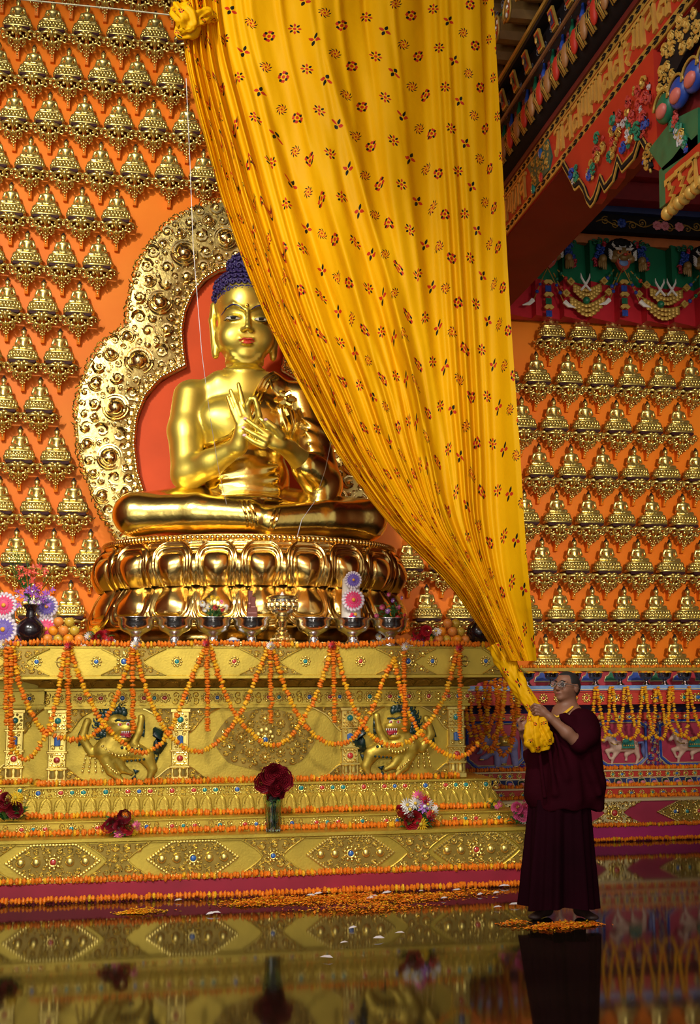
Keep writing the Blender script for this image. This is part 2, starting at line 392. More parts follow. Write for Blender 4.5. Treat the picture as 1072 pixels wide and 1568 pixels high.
_rows = [(-1, -.5, 8), (0, 0, 6), (1, -.5, 6), (2, 0, 6), (3, -.5, 7), (4, 0, 4), (5, -.5, 4), (6, 0, 3), (7, -.5, 3), (8, 0, 2), (9, -.5, 3), (10, 0, 3), (11, -.5+1, 3), (12, 0, 3)]
for i, (r, q0, n) in enumerate(_rows):
    for c in range(n):
        X = xL+dxL*(q0+c); Z = zL-dzL*r
        if r == -1:
            b = thing('wall_bracket', f'carved gilt bracket cut by the top edge, {ORD[c+1]} from left, orange wall left of curtain', 'bracket', (X, WALL_Y, Z-ST_H*1.03), (0, 0, 0), 'carved brackets on the orange wall')
            link('shelf', BR_SHELF, b, label='dark red shelf board'); link('scroll_carving', BR_CARVE, b); link('prop', BR_PROP, b, label='orange prop under the carving')
        else: statue_at(X, Z, i, c+1, 'L')
for r, (q0, n) in enumerate([(0, 6), (-1.5, 7), (-1, 6), (-.5, 6), (-1, 6), (-.5, 6), (-1, 6), (-.5, 6)]):
    for c in range(n): statue_at(xR+dxR*(q0+c), zR-dzR*r, r+1, c+1, 'R', r < 7, None if r < 7 else WALL_Y-.16)
for r, q0, n in ((5, -4.5, 2), (6, -4, 2)):
    for c in range(n): statue_at(xR+dxR*(q0+c), zR-dzR*r, r-4, c+1, 'M')
# ================================================================== moulding, gems, marigold strings
def moulding(mb, x0, x1, yb, yback, prof, m=None):
    """profile [(proud, z)] run along X with mitred returns at both ends"""
    vs = []
    for p, z in prof: vs += [(x0-p, yb-p, z), (x1+p, yb-p, z), (x1+p, yback, z), (x0-p, yback, z)]
    fs = []
    for i in range(len(prof)-1):
        a, b = 4*i, 4*i+4
        fs += [(a, a+1, b+1, b), (a+1, a+2, b+2, b+1), (a+3, a, b, b+3)]
    k = 4*(len(prof)-1)
    fs += [(0, 3, 2, 1), (k, k+1, k+2, k+3)]
    mb.add(vs, fs, m)
def gem_set(n_bead, rb, rg, flat=.5):
    m = MB(); m.lathe([(rb*.62, .0), (rb*.62, .010), (rb*.40, .012), (rb*.40, 0)], 14, ax=np.array(((1,0,0),(0,0,-1),(0,1,0))))
    for i in range(n_bead):
        a = 2*PI*i/n_bead; m.ball((math.cos(a)*rb*.83, -.004, math.sin(a)*rb*.83), (rb*.24, .009, rb*.24), 6, 4)
    g = MB(); g.ball((0, -.008, 0), (rg, rg*flat, rg), 12, 7)
    return m.mesh('bezel', GOLD_TRIM), [g.mesh('gem', x) for x in (GEM_R, GEM_B, GEM_T)]
BEZEL, GEMS = gem_set(9, .052, .023)
_b, GEMS_S = gem_set(9, .05, .021)
def gem(parent, x, y, z, c, s=1.0, sx=1.0):
    b = link('gem_setting', BEZEL, parent, (x, y, z), None, (s*sx, s, s)); g = link('gem', GEMS[c], b, label=('coral red gem', 'deep blue gem', 'turquoise gem')[c]); return b
_rng = random.Random(7)
def blossom(mb, p, t, r, th, m):
    """one marigold head threaded on a string running along t: two ruffled rings"""
    t = norm(t); u = norm(np.cross(t, (.31, .52, .79))); q = np.cross(t, u); p = np.asarray(p, float)
    a0 = _rng.uniform(0, 6.28); n = 8; vs = []
    for lay, (rr, hh) in enumerate(((.35, -.55), (1.0, -.22), (.92, .22), (.35, .55))):
        for j in range(n):
            a = a0+2*PI*j/n; k = rr*r*(1+.16*(1 if (j+lay) % 2 else -1))*_rng.uniform(.92, 1.08)
            vs.append(p+u*math.cos(a)*k+q*math.sin(a)*k+t*hh*th*2*_rng.uniform(.8, 1.2))
    fs = [(i*n+j, i*n+(j+1) % n, (i+1)*n+(j+1) % n, (i+1)*n+j) for i in range(3) for j in range(n)]
    fs += [tuple(range(n))[::-1], tuple(range(3*n, 4*n))]
    mb.add(vs, fs, m)
def resample(P, step):
    P = np.asarray(P, float); d = np.r_[0, np.cumsum(np.linalg.norm(np.diff(P, axis=0), axis=1))]
    s = np.arange(0, d[-1]+1e-6, step); return np.stack([np.interp(s, d, P[:, i]) for i in range(3)], 1)
def garland(label, path, r=.026, step=.026, mix=.0, group=None, alt=None, cat='garland', name='marigold_garland', jit=.004):
    P = resample(path, step); m = MB()
    for i in range(len(P)):
        t = P[min(i+1, len(P)-1)]-P[max(i-1, 0)]
        if alt: c = 1 if (i % (alt*2)) < alt else 0
        else: c = 1 if _rng.random() < mix else 0
        if alt and _rng.random() < .12: c = 1-c
        blossom(m, P[i]+np.array([_rng.gauss(0, jit), _rng.gauss(0, jit*.6), _rng.gauss(0, jit)]), t, r*_rng.uniform(.85, 1.15), step*.46, c)
    t = thing(name, label, cat, P[0], group=group)
    m.v = [tuple(np.array(v)-P[0]) for v in m.v]
    m.build('marigold_blossoms', [MARI_O, MARI_Y], t, kind='stuff', smooth='auto')
    s = MB(); s.tube([p-P[0] for p in P[::3]], .003, 4); s.build('string', mat('string_thread', (.3, .2, .08), .7), t)
    return t
def sag(a, b, drop, n=24):
    a, b = np.asarray(a, float), np.asarray(b, float); out = []
    for i in range(n+1):
        t = i/n; p = a*(1-t)+b*t; p[2] -= drop*(1-(2*t-1)**2)**.9 if 0 < t < 1 else 0; out.append(p)
    return out
def sagpx(pts, Y, n=30, dy=0):
    """a hanging string through points picked on the plane Y (smooth curve)"""
    P = [at(x, y, Y) for x, y in pts]; P = np.array(P); k = len(P); d = np.r_[0, np.cumsum(np.linalg.norm(np.diff(P, axis=0), axis=1))]
    s = np.linspace(0, d[-1], n); out = []
    for q in s:                                             # Catmull-Rom
        i = min(max(np.searchsorted(d, q)-1, 0), k-2); t = (q-d[i])/(d[i+1]-d[i]+1e-9)
        p0, p1, p2, p3 = P[max(i-1, 0)], P[i], P[i+1], P[min(i+2, k-1)]
        out.append(.5*((2*p1)+(-p0+p2)*t+(2*p0-5*p1+4*p2-p3)*t*t+(-p0+3*p1-3*p2+p3)*t**3))
    return out
# ================================================================== the golden altar
A1, A2, A3, A4, A5 = 9.5, 9.72, 9.95, 10.12, 9.82          # fronts: base, second step, petal step, body, table edge
def zp(py, Y, px=560): return float(at(px, py, Y)[2])
def xp(px, Y, py=1150): return float(at(px, py, Y)[0])
ALTAR = thing('golden_altar', 'stepped golden altar carved with lions, gems and scrolls below the giant Buddha', 'altar', (0, 0, 0))
zb0, zb1 = .135, zp(1272, A1); zs2 = zp(1246, A2); zs3a, zs3b = zp(1214, A3), zp(1195, A3+.09); zbt = zp(1080, A4)
zc0, zc1 = zp(1052, A4-.06), zp(1036, A5); ztop = zp(990, A5)
XB0, XB1 = -1.45, 3.18; X20, X21 = -1.4, xp(790, A2, 1255); X30, X31 = xp(45, A3, 1225), xp(757, A3, 1230); X40, X41 = xp(75, A4), xp(712, A4); X50, X51 = -1.4, xp(770, A5, 1010)
YB = 11.9
m = MB(); moulding(m, XB0, XB1, A1-.03, YB, [(0, 0), (0, zb0-.01), (-.01, zb0)])
m.build('red_plinth', mat('plinth_cloth', (.30, .008, .03), .6, 0, .15, 3), ALTAR, label='crimson cloth covered plinth')
m = MB(); moulding(m, XB0, XB1, A1, YB, [(.0, zb0), (.012, zb0), (.012, zb0+.018), (0, zb0+.022), (0, zb1-.05), (.012, zb1-.045), (.012, zb1-.034), (.03, zb1-.026), (.03, zb1-.004), (.026, zb1)])
m.build('base_tier', GOLD_ALTAR, ALTAR)
m = MB(); moulding(m, X20, X21, A2, YB, [(0, zb1), (.01, zb1), (.01, zb1+.012), (0, zb1+.016), (0, zs2-.018), (.018, zs2-.012), (.018, zs2-.002), (.014, zs2)])
m.build('second_tier', GOLD_ALTAR, ALTAR)
def petal_profile(x0, x1, y0, z0, z1, z2):
    m = MB(); h = z1-z0
    moulding(m, x0, x1, y0+.09, YB, [(.09, z0), (.095, z0+.02), (.085, z0+.035), (.06, z0+.45*h), (.012, z1), (.005, z1+.006), (.005, z2-.022), (.03, z2-.016), (.03, z2-.003), (.026, z2)]); return m
petal_profile(X30, X31, A3, zs2, zs3a, zs3b).build('petal_tier', GOLD_ALTAR, ALTAR)
WY = 10.42                                                  # the wing, set back at the left
petal_profile(-1.6, xp(52, WY), WY-.17, zs2, zs3a, zs3b).build('wing_petal_tier', GOLD_ALTAR, ALTAR)
m = MB(); m.box(-1.6, X40, WY, YB, zs3b, zbt); m.box(-1.6, X40-.02, WY+.22, YB, zbt, zc1+.02); m.build('wing_body', GOLD_ALTAR, ALTAR, smooth=False)
m = MB(); moulding(m, -1.6, X40-.07, WY-.05, YB, [(0, zbt), (.012, zbt), (.012, zbt+.02), (0, zbt+.025), (0, zc0-.02), (.015, zc0-.015), (.015, zc0)]); m.build('wing_gem_band', GOLD_ALTAR, ALTAR)
m = MB(); m.box(X40, X41, A4, YB, zs3b, zbt); m.build('body', GOLD_ALTAR, ALTAR, smooth=False)
m = MB(); moulding(m, X40-.03, X41+.03, A4-.03, YB, [(0, zbt-.012), (.014, zbt-.010), (.014, zbt+.012), (.0, zbt+.016), (0, zc0-.024), (.016, zc0-.018), (.016, zc0)]); m.build('gem_band', GOLD_ALTAR, ALTAR)
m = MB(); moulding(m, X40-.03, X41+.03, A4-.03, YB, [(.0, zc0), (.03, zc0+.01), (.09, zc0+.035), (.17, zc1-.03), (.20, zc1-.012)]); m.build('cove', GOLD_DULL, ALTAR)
m = MB(); moulding(m, X50, X51, A5, 12.4, [(-.02, zc1-.014), (0, zc1-.014), (0.012, zc1-.01), (.012, zc1+.012), (0, zc1+.018), (0, ztop-.014), (.01, ztop-.010), (.01, ztop), (0, ztop+.004)]); m.build('table_top', GOLD_ALTAR, ALTAR)
# lotus petals carved along the slanted tiers and the cove
def leaf_piece(w, h, lean):
    m = MB()
    def fn(u, v):
        a = (u-.5)*2; wd = w*.5*(1-.25*v)*(1 if v < .75 else 1-((v-.75)/.25)**2*.75)
        return (a*wd+.02*v*w, lean(v)-.012*(1-a*a)*(1-v*.3)-.010*math.exp(-((abs(a)-.8)/.15)**2), v*h)
    m.grid(fn, 8, 7); m.tube([fn(u, .86*math.sin(PI*u)+.02) for u in np.linspace(.08, .92, 11)], .005, 4); return m
def petal_row(x0, x1, n, y, z, w, h, lean, matl, name, parent, flip=False):
    me = leaf_piece(w, h, lean).mesh(name, matl)
    for i in range(n): link(name, me, parent, (x0+(x1-x0)*(i+.5)/n, y, z), (PI if flip else 0, 0, 0) if flip else None)
hh = zs3a-zs2-.03
petal_row(X30-.05, X31+.05, 34, A3+.0, zs2+.03, (X31-X30+.1)/34*1.02, hh, lambda v: .004+.075*v, GOLD_ALTAR, 'lotus_petal', ALTAR)
petal_row(-1.5, xp(48, WY), 8, WY-.17, zs2+.03, .105, hh, lambda v: .004+.075*v, GOLD_TRIM, 'lotus_petal', ALTAR)
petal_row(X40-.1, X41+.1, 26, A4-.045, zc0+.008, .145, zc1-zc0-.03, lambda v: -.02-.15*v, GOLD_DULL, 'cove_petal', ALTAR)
# gems along the bands
k = 0
def gems_along(xs, y, z, s, cs, parent=ALTAR):
    for i, x in enumerate(xs): gem(parent, x, y, z, cs[i % len(cs)], s)
zg = (zbt+zc0)/2-.003
pat = []
x = X40+.06; i = 0
bandscroll = []
while x < X41-.02:
    typ = i % 2
    if typ == 0:
        gem(ALTAR, x, A4-.03, zg, (0, 1, 2)[(i//2) % 3], .9); bandscroll += [(x-.085, zg+.022, .032), (x-.085, zg-.024, .032), (x+.085, zg+.022, .032), (x+.085, zg-.024, .032)]
    else:
        for d, c in ((-.085, 0), (0, (i//2) % 2+1), (.085, 0)): gem(ALTAR, x+d, A4-.03, zg, c, .78, 1.25 if d else 1)
    x += .262; i += 1
z3 = (zs3a+zs3b)/2-.004; y3 = A3+.085
x = X30+.06; i = 0; riser3 = []
while x < X31:
    if i % 2 == 0: gem(ALTAR, x, y3, z3, (1, 2, 0)[(i//2) % 3], .95); riser3 += [(x-.09, z3+.024, .034), (x-.09, z3-.024, .034), (x+.09, z3+.024, .034), (x+.09, z3-.024, .034)]
    else:
        for d, c in ((-.09, 0), (0, (2, 1)[(i//2) % 2]), (.09, (2, 0)[(i//2) % 2])): gem(ALTAR, x+d, y3, z3, c, .82, 1.2 if d else 1)
    x += .268; i += 1
z2 = (zb1+zs2)/2-.004; x = -1.1; i = 0; riser2 = []
while x < X21-.05:
    if i % 2 == 0: gem(ALTAR, x, A2, z2, (1, 2)[(i//2) % 2], .78); riser2 += [(x-.075, z2+.016, .026), (x-.075, z2-.016, .026), (x+.075, z2+.016, .026), (x+.075, z2-.016, .026)]
    else:
        for d, c in ((-.09, 0), (0, (2, 1)[(i//2) % 2]), (.09, 0)): gem(ALTAR, x+d, A2, z2, c, .72, 1.2 if d else 1)
    x += .29; i += 1
for q in range(4): gem(ALTAR, -1.3+q*.16, WY-.085, z3, (1, 0, 2, 1)[q], .8); gem(ALTAR, -1.25+q*.16, WY-.05, zg, (0, 2, 1, 2)[q], .8)
m = MB(); filigree(m, bandscroll, A4-.036, _rng); m.build('band_scrolls', GOLD_TRIM, ALTAR, kind='stuff')
m = MB(); filigree(m, riser3, y3-.006, _rng); m.build('tier_scrolls', GOLD_TRIM, ALTAR, kind='stuff')
m = MB(); filigree(m, riser2, A2-.006, _rng); m.build('step_scrolls', GOLD_TRIM, ALTAR, kind='stuff')
# table-edge carving: X-shaped scroll clusters with a large stone, thunderbolt reliefs with small stones between
zt = (zc1+ztop)/2+.002; hz = (ztop-zc1)/2-.02
def xcluster(cx, z, y, hw, hh, name, parent, matl=GOLD_TRIM, rr=(.034, .026, .02, .015), rim=.006):
    def ins(x, zz, r):
        t = min(1, abs(zz-z)/hh); lim = hw*(.30+.70*t**1.3); return abs(x-cx)+r < lim and abs(zz-z)+r < hh
    mb = MB(); rg = random.Random(int(cx*1000) & 1023)
    filigree(mb, pack(ins, (cx-hw, cx+hw, z-hh, z+hh), rr+(.011,), rg, 1000), y-.008, rg, th=.26)
    tt = np.linspace(-1, 1, 13); ed = [hw*(.30+.70*abs(t)**1.3) for t in tt]; pb = MB(); pb.prism([(cx-e, z+t*hh) for e, t in zip(ed, tt)][::-1]+[(cx+e, z+t*hh) for e, t in zip(ed, tt)], y-.003, y+.003)
    for q in (-1, 1):
        pb.tube([(cx+q*hw*(.30+.70*abs(t)**1.3), y-.004, z+t*hh) for t in np.linspace(-1, 1, 17)], rim, 5, m=1)
    o = mb.build(name, matl, parent); pb.build('ground', [GOLD_DULL if matl is GOLD_TRIM else matl, GOLD_ALTAR if matl is GOLD_TRIM else matl], o, smooth=False, label='ground plate behind the scrolls'); return o  # altar grounds take the darker gold as painted shade between the scrolls
def vajra(cx, z, y, s, parent):
    mb = MB()
    for q in (-1, 1):
        for v in (-1, 1): mb.tube([(cx+q*s*a, y-.004, z+v*s*b) for a, b in ((.15, .1), (.35, .42), (.65, .5), (.85, .3), (.9, .08))], [s*.09, s*.11, s*.1, s*.08, s*.05], 6)
        mb.tube([(cx+q*s*.1, y-.006, z), (cx+q*s*.6, y-.006, z), (cx+q*s*1.1, y-.004, z)], [s*.13, s*.1, s*.03], 6)
    mb.ball((cx, y-.006, z), s*.2, 8, 5); return mb.build('thunderbolt_relief', GOLD_TRIM, parent)
for i, cpx in enumerate((25, 205, 415, 622)):
    cx = xp(cpx, A5, 1012); xcluster(cx, zt, A5-.004, .26, hz, 'corner_scrolls', ALTAR)
    if i in (1, 3): gem(ALTAR, xp(190 if i == 1 else 624, A5, 1012), A5-.012, zt, 1, 1.15)
for cpx in (102, 315, 510, 703):
    cx = xp(cpx, A5, 1012); vajra(cx, zt, A5, .085, ALTAR)
    for d in (-.235, .235): gem(ALTAR, cx+d, A5, zt, 1 if abs(cpx-102) < 1 or cpx > 700 else (2 if d < 0 else 0), .85)
xcluster(X51+.02, zt, A5-.004, .2, hz, 'corner_scrolls', ALTAR)
# base panels: hexagonal medallions and X clusters
zm = (zb0+zb1)/2-.008; hb = (zb1-zb0)/2-.035
def lozenge(cx, z, y, hw, hh, parent, stone, name='lozenge_medallion', boss=True, matl=GOLD_TRIM):
    def hexa(x, zz): return min(1, max(0, (1-abs(x-cx)/hw)*1.9))*hh-abs(zz-z)
    mb = MB(); rg = random.Random(int(cx*777) & 4095); seeds = [(cx, z, .05)]+([(cx+d, z, .05) for d in (-.24, -.125, .125, .24)] if boss else [])
    C = pack(lambda x, zz, r: hexa(x, zz)-r*.9 > 0, (cx-hw, cx+hw, z-hh, z+hh), (.030, .024, .019, .015, .011), rg, 1500, 1.0, seeds)
    filigree(mb, C, y-.010, rg, th=.26)
    edge = [(cx-hw, z), (cx-hw*.72, z+hh*.55), (cx-hw*.47, z+hh), (cx+hw*.47, z+hh), (cx+hw*.72, z+hh*.55), (cx+hw, z), (cx+hw*.72, z-hh*.55), (cx+hw*.47, z-hh), (cx-hw*.47, z-hh), (cx-hw*.72, z-hh*.55)]
    P = resample([(a, y-.006, b) for a, b in edge+[edge[0]]], .024)
    for p in P: mb.ball(p, (.014, .010, .012), 6, 4)
    if boss:
        for sx, zz, r in seeds[1:]: mb.ball((sx, y, zz), (.036, .026, .036), 10, 6); mb.spiral(sx, zz, .05, y-.004, 1.1, 1.0, 1, .13)
    pl = MB(); pl.prism([(a, b) for a, b in edge][::-1], y-.002, y+.004)
    o = link(name, None, parent); mb.build('scrollwork', matl, o, kind='stuff'); pl.build('backing', GOLD_DULL, o, smooth=False, label='ground plate behind the scrolls')
    b = link('gem_setting', BEZEL, o, (cx, y-.004, z), None, 1.15)
    link('gem_setting', BEZEL, o, (cx, y-.002, z), None, .8)
    return o
ym = A1-.004
for i, (cpx, c) in enumerate(((82, 0), (296, 1), (537, 1), (729, 0))):
    cx = xp(cpx, A1, 1305); o = lozenge(cx, zm, ym, .345, hb, ALTAR, c); g = gem(ALTAR, cx, ym-.004, zm, c, 1.05); g.name = 'medallion_stone'
for cpx in (-30, 180, 418, 640, 812): xcluster(xp(cpx, A1, 1305), zm, ym, .27, hb+.014, 'corner_scrolls', ALTAR, rr=(.04, .03, .022, .016, .012))
gem(ALTAR, xp(418, A1, 1305), A1-.012, zm, 1, .9)
# pilasters and corner trims of the body
zpb, zpt = zs3b+.005, zbt-.014
def pilaster(cx, y, parent, name='pilaster'):
    w = .072; mb = MB(); H = zpt-zpb
    mb.bev(cx-w, cx+w, y-.03, y, zpb, zpt, .006)
    for f0, f1 in ((.0, .07), (.20, .235), (.42, .45), (.70, .73), (.95, 1.0)): mb.bev(cx-w-.012, cx+w+.012, y-.045, y, zpb+H*f0, zpb+H*f1, .005)
    for q in (-1, 1):
        mb.lathe([(.0, 0), (.022, .0), (.028, .02), (.022, .05), (.028, .07), (0, .075)], 8, (cx+q*.032, y-.034, zpb+H*.085))
        mb.tube([(cx+q*.058, y-.034, zpb+H*.46), (cx+q*.058, y-.034, zpb+H*.69)], .006, 5)
    for f in (.33, .85):
        for i in range(10): a = 2*PI*i/10; mb.ball((cx+math.cos(a)*.052, y-.032, zpb+H*f+math.sin(a)*.05), .012, 6, 4)
    for f in (.255, .405, .745, .79):
        for i in range(5): mb.ball((cx-.05+i*.025, y-.034, zpb+H*f), .011, 6, 4)
    for s in (-1, 1):
        for f in (.49, .66): mb.spiral(cx+s*.035, zpb+H*f, .024, y-.034, 1.3, 0 if s > 0 else PI, s, .22)
    o = mb.build(name, GOLD_TRIM, parent)
    g = MB(); g.tube([(cx, y-.036, zpb+H*.51), (cx, y-.036, zpb+H*.525), (cx, y-.036, zpb+H*.625), (cx, y-.036, zpb+H*.64)], [.012, .026, .026, .012], 10, .7, up=(0, 1, 0)); g.build('lapis_bar', GEM_B, o, label='upright blue stone bar')
    for f, c in ((.85, 2), (.33, 0)):
        gg = link('gem', GEMS[c], o, (cx, y-.034, zpb+H*f), None, 1.15, label=('coral red gem', 'deep blue gem', 'turquoise gem')[c])
PIL = [xp(p, A4-.03, 1130) for p in (88, 276, 536, 699)]
for cx in PIL: pilaster(cx, A4, ALTAR)
pilaster(xp(22, WY), WY, ALTAR); 
def corner_trim(cx, cz, sx, sz, w, h, y, parent, name='corner_trim'):
    def edge(t): return h*(1-t)**1.5*(1+.10*math.sin(t*9))
    mb = MB(); rg = random.Random(int((cx+cz)*911) & 2047)
    C = pack(lambda x, z, r: x > r*.7 and z > r*.7 and x < w and z+r*.8 < edge(x/w), (0, w, 0, h), (.032, .024, .018, .013), rg, 260)
    fr = lambda x, yy, z: (cx+sx*x, yy, cz+sz*z)
    filigree(mb, C, y-.012, rg, fr, .26)
    mb.tube([fr(w*t, y-.010, edge(t)) for t in np.linspace(0, 1, 15)], .009, 5, .8)
    poly = [(cx, cz)]+[(cx+sx*w*t, cz+sz*edge(t)) for t in np.linspace(0, 1, 12)]
    o = mb.build(name, GOLD_TRIM, parent); pb = MB(); pb.prism(poly, y-.006, y); fixn = pb.build('ground', GOLD_DULL, o, smooth=False, label='ground plate behind the scrolls')
for a, b in ((PIL[0], PIL[1]), (PIL[1], PIL[2]), (PIL[2], PIL[3])):
    for cx, sx in ((a+.072, 1), (b-.072, -1)):
        corner_trim(cx, zpt, sx, -1, .26 if b-a > 1 else .24, .20, A4, ALTAR); corner_trim(cx, zpb, sx, 1, .26, .13, A4, ALTAR)
corner_trim(xp(36, WY), zpt, 1, -1, .16, .2, WY, ALTAR); corner_trim(xp(8, WY), zpb, -1, 1, .2, .16, WY, ALTAR)
# round medallion in the middle panel
def round_medallion(cx, cz, hw, hh, y, parent):
    o = link('flower_medallion', None, parent); rg = random.Random(5); mb = MB()
    def ins(x, z, r):
        a = math.atan2((z-cz)/hh, (x-cx)/hw); q = math.hypot((x-cx)/hw, (z-cz)/hh); return q+r/min(hw, hh)*.8 < 1-.05*abs(math.sin(4*a))
    seeds = [(cx, cz+.02, .085), (cx-.20, cz+.02, .06), (cx+.20, cz+.02, .06), (cx, cz+.17, .06), (cx, cz-.15, .055), (cx-.13, cz+.13, .045), (cx+.13, cz+.13, .045), (cx-.13, cz-.11, .045), (cx+.13, cz-.11, .045)]
    C = pack(ins, (cx-hw, cx+hw, cz-hh, cz+hh), (.036, .029, .023, .018, .013), rg, 1400, 1.0, seeds); filigree(mb, C, y-.018, rg, th=.25); mb.build('scrollwork', GOLD_TRIM, o, kind='stuff')
    f = MB()
    for x, z, r in seeds:
        f.ball((x, y-.012, z), (r*.42, r*.4, r*.42), 10, 6)
        for i in range(9): a = 2*PI*i/9; f.ball((x+math.cos(a)*r*.72, y-.012, z+math.sin(a)*r*.72), (r*.25, .014, r*.25), 7, 4)
    f.build('flower_bosses', GOLD_TRIM, o, kind='stuff')
    p = MB(); p.prism([(cx+hw*(1-.05*abs(math.sin(4*a)))*math.cos(a), cz+hh*(1-.05*abs(math.sin(4*a)))*math.sin(a)) for a in np.linspace(0, 2*PI, 48, endpoint=False)][::-1], y-.008, y); p.build('backing', GOLD_DULL, o, smooth=False, label='ground plate behind the scrolls')
c = at(406, 1132, A4); round_medallion(c[0], c[2], .44, .265, A4, ALTAR)
gem(ALTAR, *at(406, 1133, A4-.03), 1, 1.1)
# guardian lions in relief
def lion_parts():
    # local frame: x to the right, z up, relief towards -y; drawn for the left lion (facing right), metres at the panel
    s = SDF(); k = .016
    C = lambda a, b, ra, rb, kk=k: s.cone(a, b, ra, rb, kk)
    C((-.11, -.02, -.03), (.13, -.02, -.05), .080, .064); C((.13, -.02, -.05), (.21, -.015, -.08), .062, .05)       # trunk
    s.ell((-.05, -.03, .02), (.10, .065, .09), k)
    C((-.09, -.03, -.10), (-.06, -.035, -.18), .055, .035); C((-.06, -.035, -.18), (.01, -.03, -.245), .034, .026); s.ell((.035, -.035, -.262), (.04, .03, .018), .01)
    C((-.02, -.03, -.10), (.03, -.03, -.17), .045, .030); C((.03, -.03, -.17), (.09, -.03, -.20), .028, .02)
    C((.20, -.02, -.09), (.245, -.025, -.17), .06, .035); C((.245, -.025, -.17), (.225, -.025, -.24), .033, .026); s.ell((.20, -.03, -.262), (.042, .03, .018), .01)
    # the raised forepaws at both sides of the head
    C((-.20, -.02, -.05), (-.27, -.025, .06), .035, .030); C((-.27, -.025, .06), (-.245, -.03, .16), .034, .028); s.ell((-.235, -.03, .18), (.03, .025, .03), .01)
    C((.10, -.02, .02), (.14, -.025, .10), .035, .028); C((.14, -.025, .10), (.155, -.03, .19), .03, .024); s.ell((.155, -.03, .205), (.028, .022, .028), .01)
    # head
    s.ell((-.02, -.055, .145), (.092, .065, .088), .012); s.ell((.045, -.085, .125), (.062, .05, .038), .010); s.ell((.0, -.10, .17), (.075, .03, .018), .010)
    s.ell((.055, -.105, .135), (.028, .025, .022), .008); s.ell((.030, -.08, .050), (.052, .045, .020), .008)
    s.ell((.0, -.105, .178), (.022, .015, .018), .006); s.ell((.05, -.10, .175), (.018, .015, .018), .006); s.ell((-.055, -.085, .11), (.03, .03, .03), .01)
    s.ell((.06, -.11, .085), (.055, .06, .024), .006, sub=True)
    body = s.mesh('lion_body', GOLD_ALTAR, .0105)
    mane = MB(); rg = random.Random(3)
    for i in range(26):
        a = PI*.35+i/25*PI*1.05; r = .105+.02*(i % 2); mane.ball((-.02+math.cos(a)*r, -.045, .145+math.sin(a)*r), (.028, .022, .028), 7, 4)
        if i % 2: mane.spiral(-.02+math.cos(a)*r*1.22, .145+math.sin(a)*r*1.22, .03, -.035, 1.3, a, 1, .25)
    for q in range(9): mane.ball((-.09+.012*q-.02*abs(q-4)/4, -.06, .08-.018*q), (.022, .018, .02), 6, 4)
    def tuft(pts, w, n):
        P = [np.array((x, -.02, z)) for x, z in pts]
        for i in range(len(P)-1):
            d = P[i+1]-P[i]; nrm = norm(np.array((-d[2], 0, d[0])))
            b = P[i]; mane.prism([(b[0], b[2]), (P[i+1][0], P[i+1][2]), ((b+P[i+1])[0]/2+nrm[0]*w, (b+P[i+1])[2]/2+nrm[2]*w-.012)], -.035, 0)
    for pts, w in (([(-.315, .04), (-.30, .09), (-.28, .14), (-.262, .19)], -.05), ([(-.30, -.0), (-.25, .02), (-.22, .04)], .05), ([(.18, .06), (.185, .12), (.182, .18), (.175, .22)], .045),
                   ([(.30, -.02), (.29, -.08), (.27, -.13), (.26, -.19), (.255, -.25)], -.055), ([(.10, -.17), (.12, -.21), (.09, -.24)], .045)): tuft(pts, -w if False else w, 4)
    mane.tube([(.27, -.02, -.05), (.30, -.025, .02), (.285, -.025, .09), (.25, -.02, .13)], [.035, .055, .05, .012], 8)
    teeth = MB()
    for i in range(6): teeth.lathe([(.006, 0), (0, -.020)], 5, (.018+i*.015, -.128+.003*i, .110))
    for i in range(5): teeth.lathe([(.006, 0), (0, .016)], 5, (.018+i*.015, -.122, .064))
    eye = MB(); eye.ball((.0, -.118, .160), (.019, .012, .015), 10, 6, 0); eye.ball((.058, -.116, .160), (.016, .012, .014), 10, 6, 0); eye.ball((.003, -.130, .160), (.010, .006, .010), 8, 5, 1); eye.ball((.060, -.128, .160), (.009, .006, .009), 8, 5, 1)
    for i in range(6): mane.ball((-.028+.011*i, -.122, .186+.006*math.sin(i)), (.010, .010, .010), 6, 4); mane.ball((.036+.009*i, -.118, .186), (.008, .009, .009), 6, 4)
    mouth = MB(); mouth.ball((.045, -.085, .086), (.045, .03, .024), 12, 6); mouth.tube([(.035, -.10, .075), (.06, -.125, .072), (.085, -.14, .066)], [.016, .018, .008], 6, .5)
    beads = MB()
    for i in range(12): t = i/11; beads.ball((-.12+.26*t, -.10+.02*abs(t-.5), .0-.07*math.sin(PI*t)), .012, 6, 4)
    for i in range(4):
        for j in range(5): beads.ball((-.24+.032*i+.004*j*(i-1.5), -.025, -.06-.03*j), (.009, .012, .014), 5, 4)
    for i in range(6): beads.ball((-.085+.014*i, -.075, -.135-.012*i), .010, 6, 4)
    dots = MB()
    for i in range(5): dots.ball((.02+.035*i, -.105+.006*i, -.01-.004*i), .012, 6, 4); dots.ball((.06+.03*i, -.095, -.11+.003*i), .010, 6, 4)
    return [('body', body, None), ('mane', mane.mesh('lion_mane', mat('mane_green', (.006, .03, .025), .3)), 'dark green mane, tail and tufts'), ('teeth', teeth.mesh('lion_teeth', WHITE), 'white fangs'),
            ('eyes', eye.mesh('lion_eyes', [WHITE, GEM_R]), 'white eyes with red pupils'), ('mouth', mouth.mesh('lion_mouth', CRIMSON), 'red open mouth'), ('bead_harness', beads.mesh('lion_beads', GOLD_TRIM), None), ('studs', dots.mesh('lion_studs', DKGREEN), 'green studs')]
LP = lion_parts()
